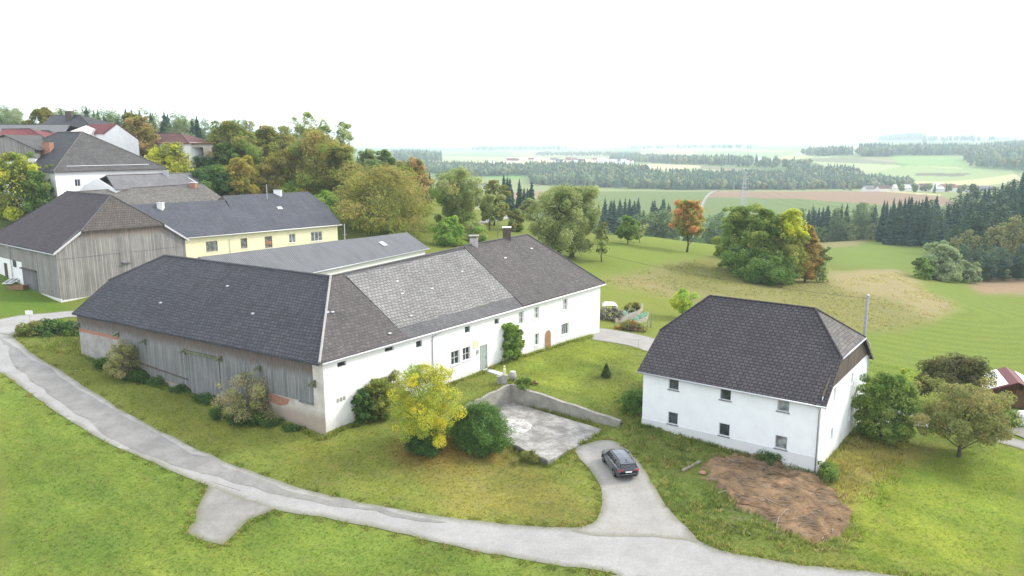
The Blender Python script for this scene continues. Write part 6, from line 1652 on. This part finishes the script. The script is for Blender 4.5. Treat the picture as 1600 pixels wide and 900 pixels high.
# ================================================================== spruce woods and single conifers
def conifer_parts(seed, h, r, layers, nb, pal, cb=.06):
    rng = np.random.default_rng(seed); V = []; Fq = []; C = []; pal = np.array(pal)
    for L in range(layers):
        f = (L + rng.uniform(-.25, .25)) / layers; z = h * (cb + (1 - cb) * f); rad = r * (1 - f) ** .7 * rng.uniform(.78, 1.15) + .12
        a0 = rng.uniform(0, 6.28)
        for b in range(nb):
            a = a0 + b * 6.283 / nb + rng.uniform(-.25, .25); rr = rad * rng.uniform(.7, 1.15); w = rr * rng.uniform(.42, .62); dz = -rr * rng.uniform(.3, .6)
            d = np.array([math.cos(a), math.sin(a), 0]); s = np.array([-d[1], d[0], 0]); up = np.array([0, 0, 1.])
            c = pal[rng.integers(0, len(pal))] * rng.uniform(.75, 1.3)
            o = len(V)
            V += [up * z, d * rr * .55 + s * w + up * (z + dz * .45 - .1 * rr), d * rr + up * (z + dz), d * rr * .55 - s * w + up * (z + dz * .45 - .1 * rr)]
            V += [up * (z + .05 * rr), d * rr * .6 + up * (z + dz * .3 + .12 * rr), d * rr * .95 + up * (z + dz * 1.15), d * rr * .5 + up * (z + dz * .9 - .1 * rr)]
            Fq += [(o, o + 1, o + 2, o + 3), (o + 4, o + 5, o + 6, o + 7)]; C += [c] * 8
    for a, b in ((0, .45), (.3, .75), (.6, .98)):                      # dense inner boughs
        o = len(V); q = r * .62 * (1 - a) ** .85 + .1; nn = 8
        for k in range(nn):
            t0, t1 = 6.283 * k / nn, 6.283 * (k + 1) / nn; o = len(V); j = rng.uniform(.75, 1.15); V += [np.array([math.cos(t0) * q * j, math.sin(t0) * q * j, h * (cb + (1 - cb) * a)]), np.array([math.cos(t1) * q * j, math.sin(t1) * q * j, h * (cb + (1 - cb) * a) - .3]), np.array([math.cos(t1) * .1, math.sin(t1) * .1, h * b]), np.array([math.cos(t0) * .1, math.sin(t0) * .1, h * b])]
            Fq.append((o, o + 1, o + 2, o + 3)); C += [pal[rng.integers(0, len(pal))] * rng.uniform(.7, 1.1)] * 4
    o = len(V); V += [np.array([.12, 0, h * .94]), np.array([0, .12, h * .94]), np.array([0, 0, h * 1.03]), np.array([-.12, -.12, h * .94])]; Fq += [(o, o + 1, o + 2, o + 3)]; C += [pal[0]] * 4
    wd = MB(); wd.tube([(0, 0, -1.0), (0, 0, h * .5), (0, 0, h * .96)], [h * .013, h * .008, .03], 6)
    return wd, (np.array(V), np.array(Fq), np.array(C)), 'bark'
SPR = [(.025,.054,.036), (.031,.062,.041), (.022,.047,.034), (.038,.068,.040)]
LARCH = [(.125,.125,.062), (.11,.115,.058), (.14,.13,.065)]
PROTO = {}
def proto(key, name, label, cat, parts, group, mat):
    """the first of each kind; the following ones are copies of it"""
    PROTO[key] = [plant_tree(name, label, cat, 0, 0, parts, pos=(0, 0, 0), group=group, mat=mat), False]
rng_f = np.random.default_rng(77)
def put(key, x, y, sc, label, group):
    r, used = PROTO[key]; loc = (x, y, hz(x, y) - .2); rz = rng_f.uniform(0, 6.28); s3 = (sc * rng_f.uniform(.85, 1.15), sc * rng_f.uniform(.85, 1.15), sc)
    if not used:
        PROTO[key][1] = True; r.location = loc; r.rotation_euler = (0, 0, rz); r.scale = s3; o = r; r["label"] = label
    else:
        o = copy_tree(r, loc, rz, s3, label)
    o["group"] = group
    return o
for v in range(4):
    proto(('s', v), "spruce_tree", "x", T_, conifer_parts(50 + v, 20, (3.5, 4.1, 3.2, 3.8)[v], (22, 20, 24, 21)[v], 11, SPR), "x", 'needle')
for v in range(3):
    proto(('d', v), "broadleaf_tree", "x", T_, tree_parts(70 + v, 15, 1.0, (5, 5.6, 4.4)[v], ('round', 'broad', 'oval')[v], 42, 1900, .62, ([(.07,.10,.042),(.09,.12,.05)], [(.10,.12,.06),(.12,.14,.075)], [(.055,.085,.045),(.075,.105,.05)])[v], .28, trunk_r=.22), "x", 'leaf')
for v in range(2):
    proto(('l', v), "larch_tree", "x", T_, tree_parts(90 + v, 15, 1.0, 2.9, 'column', 26, 1500, .5, LARCH, .3, trunk_r=.15), "x", 'leaf')
    proto(('b', v), "young_tree", "x", T_, tree_parts(95 + v, 15, .3, (3.6, 4.4)[v], ('column', 'oval')[v], 30, 1700, .55, [(.026,.052,.034), (.034,.062,.036), (.045,.07,.036)], .3, trunk_r=.15), "x", 'needle')
def scatter(n, pxr, yr, kinds, hr, label, group, seed, hbase=20., minsep=3.2, px_dep=None, order=1.0):
    """n trees between two picture columns and two distances"""
    r = np.random.default_rng(seed); pts = []; tries = 0
    while len(pts) < n and tries < n * 40:
        tries += 1
        y = yr[0] + (yr[1] - yr[0]) * r.random() ** order; u = (r.uniform(*pxr) - 800) / FPX; x = u * y
        if px_dep is not None and not px_dep(u * FPX + 800, y): continue
        if any((x - a) ** 2 + (y - b) ** 2 < minsep ** 2 for a, b in pts): continue
        pts.append((x, y))
    for x, y in pts:
        k = kinds[r.integers(0, len(kinds))]; hb = 20. if k[0] == 's' else 15.
        put(k, x, y, r.uniform(*hr) / hb, label, group)
SP = [('s', i) for i in range(4)]; DE = [('d', i) for i in range(3)]
scatter(50, (1236, 1372), (405, 455), SP + SP + DE[2:], (14, 20), "dark spruce in the wood along the far side of the valley field", "spruces behind the valley field", 1)
scatter(12, (1255, 1372), (400, 409), DE, (7, 12), "small leafy tree at the foot of the spruces behind the valley field", "leafy trees at the valley field edge", 2)
scatter(22, (1372, 1450), (370, 430), SP, (18, 24), "tall spruce where the valley wood meets the big wood", "spruces at the corner of the woods", 3)
edge_ = lambda px, y: y > 225 + max(0, (1475 - px)) * 3.2
scatter(100, (1425, 1640), (255, 430), SP + SP + [('b', 0), ('b', 1), ('b', 1)], (16, 23), "tall dark tree in the big wood at the right edge", "trees of the big wood", 4, minsep=3.8, px_dep=lambda px, y: y > 262 + max(0, 1500 - px) * 1.6, order=1.2)
scatter(26, (1505, 1640), (222, 242), [('b', 0), ('b', 1), SP[0]], (8, 11), "young dark tree in the front row of the big wood", "young spruces in front of the big wood", 5, minsep=3)
for i, (x, y, s) in enumerate(((1496,246,13),(1512,248,14.5),(1530,247,13.5),(1546,250,15),(1562,249,17),(1578,250,16),(1590,252,19),(1603,250,18))):
    put(('l', i % 2), (x - 800) / FPX * y, y, s / 15, "pale yellowish larch standing before the dark big wood", "larches before the big wood")
tree_at("forest_edge_tree", "large pale grey green round tree at the corner of the big wood", T_, 1468, 438, 382, 54, 'broad', [(.12,.15,.085),(.14,.16,.095)], 1.2, leafpx=2.8, cb=.03, spread=.22)
tree_at("forest_edge_tree", "smaller pale grey green round tree right of the large one", T_, 1508, 442, 410, 34, 'broad', [(.12,.15,.085),(.145,.16,.095)], 1.2, leafpx=2.8, cb=.03, spread=.24)
tree_at("forest_edge_tree", "dark rounded bush at the left foot of the big wood", B_, 1440, 436, 404, 24, 'bush', GREEN, 1.0, leafpx=2.8, cb=.0, spread=.28)
scatter(34, (905, 1050), (405, 450), SP, (24, 29), "dark spruce rising behind the meadow crest", "spruces behind the crest", 6, minsep=3.0)
scatter(8, (992, 1048), (392, 402), DE, (20, 27), "dark leafy tree among the spruces behind the crest", "leafy trees behind the crest", 7)
scatter(16, (925, 1135), (360, 392), DE, (9, 14), "grey green low tree in the hollow behind the crest", "low trees in the hollow", 8)
scatter(9, (1052, 1135), (395, 420), DE + SP[:2], (17, 22), "tree in the hollow right of the red maple", "trees right of the red maple", 9)
scatter(16, (780, 832), (320, 360), SP, (17, 23), "dark spruce behind the track in the orchard slope", "spruces behind the orchard slope", 10, minsep=2.6)
scatter(95, (105, 335), (330, 380), SP[:2] + DE[:2], (8.5, 13.5), "grey green tree in the treeline on the skyline behind the hill farm", "trees of the skyline", 11, minsep=2.4)
scatter(18, (-30, 48), (330, 370), SP[:1] + DE[:2], (9, 14), "tree of the treeline on the skyline at the left edge", "left edge skyline trees", 12, minsep=3)
scatter(24, (552, 640), (360, 430), SP + DE[:1], (10, 15), "dark spruce on the ridge right of the wooded edge", "spruces on the ridge", 13)
scatter(14, (380, 560), (250, 300), DE, (9, 13), "leafy tree filling the wooded edge behind the olive trees", "leafy trees behind the wooded edge", 14)
scatter(10, (655, 705), (240, 320), DE + SP[:1], (8, 13), "tree on the slope between the walnut and the tall pale tree", "trees on the orchard slope", 15)
for k in list(PROTO):
    if not PROTO[k][1]: bpy.data.objects.remove(PROTO[k][0])

# ================================================================== far woods (uncountable), villages
def tmpl_conifer(seed):
    r = np.random.default_rng(seed); V = []; T = []
    for t in range(5):
        z0 = .08 + t * .17; z1 = z0 + .30; rad = .21 * (1 - t * .17); o = len(V); n = 6
        V.append((0, 0, min(z1, 1.03)))
        for k in range(n):
            a = 6.283 * k / n + t; q = rad * r.uniform(.7, 1.25); V.append((math.cos(a) * q, math.sin(a) * q, z0 + r.uniform(-.03, .03)))
        T += [(o, o + 1 + k, o + 1 + (k + 1) % n) for k in range(n)]
    return np.array(V), np.array(T)
def tmpl_round(seed):
    r = np.random.default_rng(seed); V = []; T = []
    for t in range(4):
        c = np.array([r.uniform(-.16, .16), r.uniform(-.16, .16), .38 + .13 * t]); q = r.uniform(.2, .3); o = len(V); n = 6
        for zz, rr in ((-.8, .55), (0, 1), (.75, .6)):
            for k in range(n):
                a = 6.283 * k / n + zz; j = r.uniform(.75, 1.2); V.append(c + q * np.array([math.cos(a) * rr * j, math.sin(a) * rr * j, zz * j]))
        V.append(c + (0, 0, q * 1.05))
        for l in range(2):
            for k in range(n):
                a, b = o + l * n + k, o + l * n + (k + 1) % n; T += [(a, b, b + n), (a, b + n, a + n)]
        T += [(o + 2 * n + k, o + 2 * n + (k + 1) % n, o + 3 * n) for k in range(n)]
    return np.array(V), np.array(T)
TC = [tmpl_conifer(i) for i in range(4)]; TR = [tmpl_round(10 + i) for i in range(3)]
_cell = gy ** 2
def far_wood(label, poly, yr, n, hr=(13, 22), conif=.5, seed=0, dx=0, dy=0):
    r = np.random.default_rng(seed); idx_ = np.where(inside(poly, px_, py_) & (gy > yr[0]) & (gy < yr[1]))[0]
    if len(idx_) == 0: print("EMPTY WOOD", label); return
    w = _cell[idx_]; ch = r.choice(idx_, n, p=w / w.sum())
    X = gx[ch] + r.normal(size=n) * .003 * gy[ch]; Y = gy[ch] + r.normal(size=n) * .004 * gy[ch]; Zt = gz[ch] - .5
    V = []; T = []; C = []; off = 0
    for i in range(n):
        con = r.random() < conif; tv, tt = (TC[r.integers(0, 4)] if con else TR[r.integers(0, 3)])
        h = r.uniform(*hr) * (1 if con else .8); wd = h * (1.0 if con else 1.15); a = r.uniform(0, 6.28); ca_, sa_ = math.cos(a), math.sin(a)
        q = tv * (wd, wd, h); q = np.stack([q[:, 0] * ca_ - q[:, 1] * sa_ + X[i], q[:, 0] * sa_ + q[:, 1] * ca_ + Y[i], q[:, 2] + Zt[i]], 1)
        V.append(q); T.append(tt + off); off += len(tv)
        c = np.array((.030, .055, .036) if con else ((.075, .10, .045), (.10, .105, .045), (.06, .085, .042))[r.integers(0, 3)]) * r.uniform(.7, 1.35)
        C.append(np.tile(c, (len(tv), 1)))
    o = mesh_np("forest", np.vstack(V), np.vstack(T), M['needle'], np.vstack(C)); tag(o, label, "forest", None, "stuff")
Y1 = (900, 3000); Y2 = (2200, 5200); Y3 = (4500, 12900)
far_wood("hazy wood across the middle of the valley fields, left half", [(905,262),(1003,268),(1003,276),(1060,276),(1060,297),(900,292),(830,288),(820,264)], (950, 1700), 1400, seed=1)
far_wood("hazy wood across the middle of the valley fields, centre", [(1055,277),(1240,278),(1240,296),(1055,297)], (950, 1700), 1300, seed=2)
far_wood("hazy wood across the middle of the valley fields, right half", [(1238,266),(1330,270),(1345,284),(1418,289),(1418,296),(1335,295),(1238,296)], (950, 1900), 1100, seed=3)
far_wood("long dark wood beyond the pale fields right of the village", [(960,246),(1085,250),(1200,258),(1270,261),(1270,266),(1180,262),(1080,258),(960,252)], (1500, 4000), 1200, hr=(20, 30), seed=4)
far_wood("low dark wood at the left of the valley", [(664,262),(820,266),(820,273),(760,275),(664,270)], (1200, 2600), 900, seed=5)
far_wood("wooded knoll at the left end of the horizon", [(606,246),(640,240),(685,246),(688,252),(600,254)], (1500, 4500), 700, hr=(22, 34), seed=6)
far_wood("big hazy wood at the right edge of the horizon", [(1525,236),(1560,230),(1640,228),(1640,268),(1560,266),(1520,262),(1510,250)], (1500, 5000), 900, hr=(22, 32), seed=7)
far_wood("narrow hazy wood below the right hills", [(1400,238),(1440,236),(1520,238),(1520,243),(1400,243)], (2000, 5000), 500, hr=(24, 34), seed=8)
far_wood("small square wood between the right fields", [(1348,240),(1392,240),(1392,245),(1348,245)], (2000, 5000), 260, hr=(26, 38), seed=9)
far_wood("faint wood on the right hill top", [(1336,214),(1440,214),(1436,219),(1336,221)], Y3, 700, hr=(30, 50), seed=10)
far_wood("faint wood along the right skyline", [(1440,218),(1640,221),(1640,228),(1440,225)], Y3, 800, hr=(30, 46), seed=11)
far_wood("faint hedge line wood below the right hills", [(1262,241),(1332,240),(1332,243),(1262,244)], (2000, 6000), 200, hr=(22, 32), seed=12)
far_wood("faint wood on the left skyline", [(740,232),(880,231),(880,235),(740,236)], Y3, 420, hr=(24, 40), seed=13)
far_wood("faint wood on the middle skyline", [(980,229),(1180,229),(1180,233),(980,234)], Y3, 500, hr=(24, 40), seed=14)
far_wood("tree belt behind the village houses", [(840,241),(930,240),(1000,242),(1000,245),(840,244)], (1500, 5000), 260, hr=(14, 22), conif=.3, seed=15)
far_wood("tree belt at the hamlet on the far right", [(1360,293),(1430,295),(1500,297),(1540,303),(1500,306),(1420,300),(1360,298)], (700, 2200), 70, hr=(9, 14), conif=.2, seed=16)
far_wood("lone bushes along the far field tracks", [(780,283),(1000,292),(1330,297),(1330,299),(1000,294),(780,286)], (800, 2200), 40, hr=(5, 9), conif=.1, seed=17)
wall_far = plain("far_white_wall", (.72, .71, .69), .9, .1, var=.05)
roofs_far = [plain(f"far_roof_{n}", c, .9, .1, var=.1) for n, c in (("brown", (.14, .09, .08)), ("grey", (.16, .16, .17)), ("red", (.24, .10, .08)), ("pale", (.5, .5, .5)))]
def far_house(px, py, y, L, Wd, h, rh, roof, label, group, rz):
    u = (px - 800) / FPX; x = u * y; z = hz(x, y); c, s = math.cos(rz), math.sin(rz)
    P = lambda a, b, k: (x + a * c - b * s, y + a * s + b * c, z + k)
    m = MB(); l, w = L / 2, Wd / 2
    m.quad(P(-l, -w, -3), P(l, -w, -3), P(l, -w, h), P(-l, -w, h)); m.quad(P(l, w, -3), P(-l, w, -3), P(-l, w, h), P(l, w, h))
    m.poly([P(l, -w, -3), P(l, w, -3), P(l, w, h), P(l, 0, h + rh), P(l, -w, h)]); m.poly([P(-l, w, -3), P(-l, -w, -3), P(-l, -w, h), P(-l, 0, h + rh), P(-l, w, h)])
    o_ = .6
    m.prism([P(-l - o_, -w - o_, h - .35), P(l + o_, -w - o_, h - .35), P(l + o_, 0, h + rh + .1), P(-l - o_, 0, h + rh + .1)], (0, 0, .3), 1); m.prism([P(-l - o_, 0, h + rh + .1), P(l + o_, 0, h + rh + .1), P(l + o_, w + o_, h - .35), P(-l - o_, w + o_, h - .35)], (0, 0, .3), 1)
    return tag(m.build("village_house", [wall_far, roofs_far[roof]]), label, "house", group)
rv = random.Random(12)
for i in range(30):
    px = 766 + rv.random() ** .8 * 225; y = rv.uniform(1850, 2500)
    far_house(px, 0, y, rv.uniform(13, 26), rv.uniform(10, 14), rv.uniform(4.5, 8), rv.uniform(3, 5), rv.choice((0, 1, 2, 3, 3)), "tiny pale house in the hazy village on the horizon", "village houses on the horizon", rv.uniform(-.6, .6))
for i in range(9):
    px = 1150 + rv.random() * 150; y = rv.uniform(2700, 3300)
    far_house(px, 0, y, rv.uniform(13, 24), rv.uniform(10, 14), rv.uniform(4.5, 8), 4, rv.choice((0, 1, 3)), "tiny faint house in the hamlet beyond the long dark wood", "hamlet houses beyond the long wood", rv.uniform(-.6, .6))
for px, y, L, Wd, h, rh, rf in ((1353,985,14,9,4,3.5,1),(1376,1000,16,9,4.5,3,0),(1404,1000,20,10,5,3.5,3),(1424,1040,12,9,5,4,1),(1441,1010,18,10,6,4,0),(1458,990,10,9,6,5,3),(1476,960,20,11,6,3.5,2),(1505,985,22,12,5,4,0),(1526,990,22,12,5,4,1),(1514,930,12,8,3.5,2.5,1),(1463,930,9,7,3.5,2,3),(1540,1010,14,9,5,3,0)):
    far_house(px, 0, y, L, Wd, h, rh, rf, "farm building of the white hamlet right of the brown field", "hamlet right of the brown field", rv.uniform(-.4, .4))
far_house(750, 0, 1120, 18, 10, 5, 4, 1, "lone white farm at the left of the valley fields", None, .2)
far_house(740, 0, 1160, 12, 9, 5, 4, 0, "small building behind the lone white valley farm", None, -.2)

# ================================================================== grass blades, fallen leaves, brushwood
M['grass'] = foliage_mat("grass_blades", .55, 1.55)
def ground_index(x, y):
    i = np.clip(np.searchsorted(us, x / y), 0, NU - 1); j = np.clip(np.searchsorted(ys, y), 0, NY - 1); return j * NU + i
FOOT = [np.array([F(0, 0, 0)[:2], F(46, 0, 0)[:2], F(46, 18, 0)[:2], F(17, 17.5, 0)[:2], F(17, 37.5, 0)[:2], F(0, 37.5, 0)[:2]]), np.array([Hh(0, 0, 0)[:2], Hh(15.3, 0, 0)[:2], Hh(15.3, HW, 0)[:2], Hh(0, HW, 0)[:2]]), np.array(SLAB_IN)]
def blades(name, label, n, pxr, yr, hr, wr, per, keep=None, seed=0, dry=.12, lean=.5, gain=1.0):
    r = np.random.default_rng(seed); y = np.sqrt(r.uniform(yr[0] ** 2, yr[1] ** 2, n)); x = (r.uniform(*pxr, n) - 800) / FPX * y
    ok = np.ones(n, bool)
    for P in ROADS + FOOT: ok &= ~inside(P, x, y)
    gi = ground_index(x, y)
    if keep is not None: ok &= keep(px_[gi], py_[gi], x, y, r)
    x, y, gi = x[ok], y[ok], gi[ok]; n = len(x)
    if n == 0: print("NO BLADES", label); return
    z = height(x, y); base = np.stack([x, y, z], 1); tuftc = field[gi] * r.uniform(.75, 1.35, (n, 1)) * gain
    d = r.random(n) < dry; tuftc[d] = np.array([.24, .20, .09]) * r.uniform(.7, 1.2, (d.sum(), 1))
    hs = r.uniform(*hr, n); V = []; C = []
    for k in range(per):
        a = r.uniform(0, 6.283, n); off = np.stack([np.cos(a), np.sin(a), np.zeros(n)], 1); b0 = base + off * (r.uniform(0, .5, n) * hs * .9)[:, None] - (0, 0, .01)
        w = r.uniform(*wr, n)[:, None]; sd = np.stack([-np.sin(a * 2.3), np.cos(a * 2.3), np.zeros(n)], 1) * w
        tip = b0 + off * (hs * lean * r.uniform(.2, 1, n))[:, None] + np.stack([np.zeros(n), np.zeros(n), hs * r.uniform(.6, 1.1, n)], 1)
        V.append(np.stack([b0 - sd, b0 + sd, tip], 1)); c = tuftc * r.uniform(.8, 1.25, (n, 1)); C.append(np.repeat(c[:, None, :], 3, 1))
    V = np.concatenate(V).reshape(-1, 3); C = np.concatenate(C).reshape(-1, 3)
    tag(mesh_np(name, V, np.arange(len(V)).reshape(-1, 3), M['grass'], C), label, "grass", None, "stuff")
_dirt = lambda px, py: inside(DIRT, px, py)
blades("grass", "short green lawn grass around the farm", 90000, (-40, 1640), (38, 96), (.06, .13), (.02, .04), 4, lambda px, py, x, y, r: ~_dirt(px, py), seed=1, dry=.12, lean=1.3)
ROUGH = [[(955,655),(1005,650),(1100,680),(1240,728),(1290,740),(1345,675),(1440,690),(1400,770),(1340,860),(1120,862),(1040,790),(1000,712)], [(985,615),(1010,600),(1010,655),(965,650)], [(790,712),(860,730),(900,705),(880,740),(800,730)], [(20,515),(125,500),(135,560),(60,545)]]
def _rough(px, py, x, y, r):
    m = np.zeros(len(px), bool)
    for P in ROUGH: m |= inside(P, px, py)
    return m & ~_dirt(px, py) & (vnoise(x, y, 1.6, 41) > -.3)
blades("grass", "long rough grass and weeds around the white house and the bare earth", 46000, (0, 1450), (46, 88), (.22, .50), (.025, .05), 5, _rough, seed=2, dry=.25, lean=.8)
def _verge(px, py, x, y, r):
    m = np.zeros(len(px), bool)
    for P in ROADS[:1] + ROADS[2:6]:
        for q in P[::2]: m |= (x - q[0]) ** 2 + (y - q[1]) ** 2 < .55 ** 2
    return m
blades("grass", "ragged grass fringe along the road edges", 240000, (-40, 1640), (38, 92), (.12, .26), (.025, .05), 5, _verge, seed=3, dry=.3, lean=.9)
def _walls(px, py, x, y, r):
    m = np.zeros(len(px), bool)
    for P in FOOT:
        for i in range(len(P)):
            a, b = P[i], P[(i + 1) % len(P)]; t = np.clip(((x - a[0]) * (b[0] - a[0]) + (y - a[1]) * (b[1] - a[1])) / ((b - a) @ (b - a)), 0, 1)
            m |= np.hypot(x - a[0] - t * (b[0] - a[0]), y - a[1] - t * (b[1] - a[1])) < .35 + .35 * vnoise(x, y, 1.5, 44)
    return m & ~_dirt(px, py)
blades("grass", "tall grass along the foot of the walls", 150000, (100, 1400), (48, 100), (.2, .5), (.025, .05), 5, _walls, seed=4, dry=.12, lean=.5, gain=.85)
blades("grass", "dry standing grass on the rough hillock meadow", 22000, (930, 1520), (105, 235), (.15, .32), (.05, .10), 4, lambda px, py, x, y, r: inside([(940,440),(1060,408),(1130,402),(1290,440),(1400,425),(1500,478),(1440,505),(1380,518),(1300,520),(1100,480),(1000,455)], px, py) & (vnoise(x, y, 5, 47) > -.1), seed=5, dry=.15, lean=.8, gain=1.0)
r_ = np.random.default_rng(9)
c_ = ground_hit(680, 700); n_ = 1500; P3 = np.stack([c_[0] + r_.normal(size=n_) * 2.2, c_[1] + r_.normal(size=n_) * 2.0, np.zeros(n_)], 1); P3[:, 2] = height(P3[:, 0], P3[:, 1]) + .06
V, Fq, Cl = leaf_quads(r_, P3, np.array([(.30,.22,.03),(.24,.13,.035),(.18,.10,.04)])[r_.integers(0, 3, n_)], .13, flat=2.5)
tag(mesh_np("fallen_leaves", V, Fq, M['grass'], Cl), "yellow and brown leaves fallen under the yellow tree", "leaves", None, "stuff")
m_ = MB(); dp = [ground_hit(*p) for p in DIRT]; D2 = np.array([p[:2] for p in dp]); lo_, hi_ = D2.min(0), D2.max(0); k_ = 0
while k_ < 420:
    q = r_.uniform(lo_, hi_)
    if not inside(D2, q[:1], q[1:])[0] and r_.random() > .12: continue
    z = hz(q[0], q[1]) + .20; a = r_.normal() * .5 - .45; L = r_.uniform(.25, 1.3); d = np.array([math.cos(a), math.sin(a), r_.uniform(-.12, .12)]) * L; p0 = np.array([q[0], q[1], z])
    m_.tube([p0 - d / 2, p0 + (0, 0, r_.uniform(0, .12)), p0 + d / 2 + (0, 0, r_.uniform(-.05, .1))], [.016, .014, .006], 3, mi=int(r_.random() < .4)); k_ += 1
tag(m_.build("brushwood_litter", [M['timber_dark'], M['bark_pale']], uv=False), "fine brushwood and twig litter on the bare earth", "brushwood", None, "stuff")

# ================================================================== the hazy air
hb = bpy.data.meshes.new("haze"); hx, hy0, hy1, hz0, hz1 = 16500, -120, 13200, min(GZMIN, -60) - 1.0, 190.0
hb.from_pydata([(-hx, hy0, hz0), (hx, hy0, hz0), (hx, hy1, hz0), (-hx, hy1, hz0), (-hx, hy0, hz1), (hx, hy0, hz1), (hx, hy1, hz1), (-hx, hy1, hz1)], [], [(3, 2, 1, 0), (4, 5, 6, 7), (0, 1, 5, 4), (1, 2, 6, 5), (2, 3, 7, 6), (3, 0, 4, 7)])
haze = bpy.data.objects.new("haze", hb); COL.objects.link(haze); tag(haze, None, None, None, "stuff")
hm = bpy.data.materials.new("hazy_air"); hm.use_nodes = True
for n in list(hm.node_tree.nodes): hm.node_tree.nodes.remove(n)
ho = hm.node_tree.nodes.new("ShaderNodeOutputMaterial"); pv_ = hm.node_tree.nodes.new("ShaderNodeVolumePrincipled")
pv_.inputs["Color"].default_value = (.75, .885, 1.0, 1); pv_.inputs["Density"].default_value = 0.00016; pv_.inputs["Anisotropy"].default_value = 0.0
hm.node_tree.links.new(pv_.outputs[0], ho.inputs["Volume"]); hb.materials.append(hm)
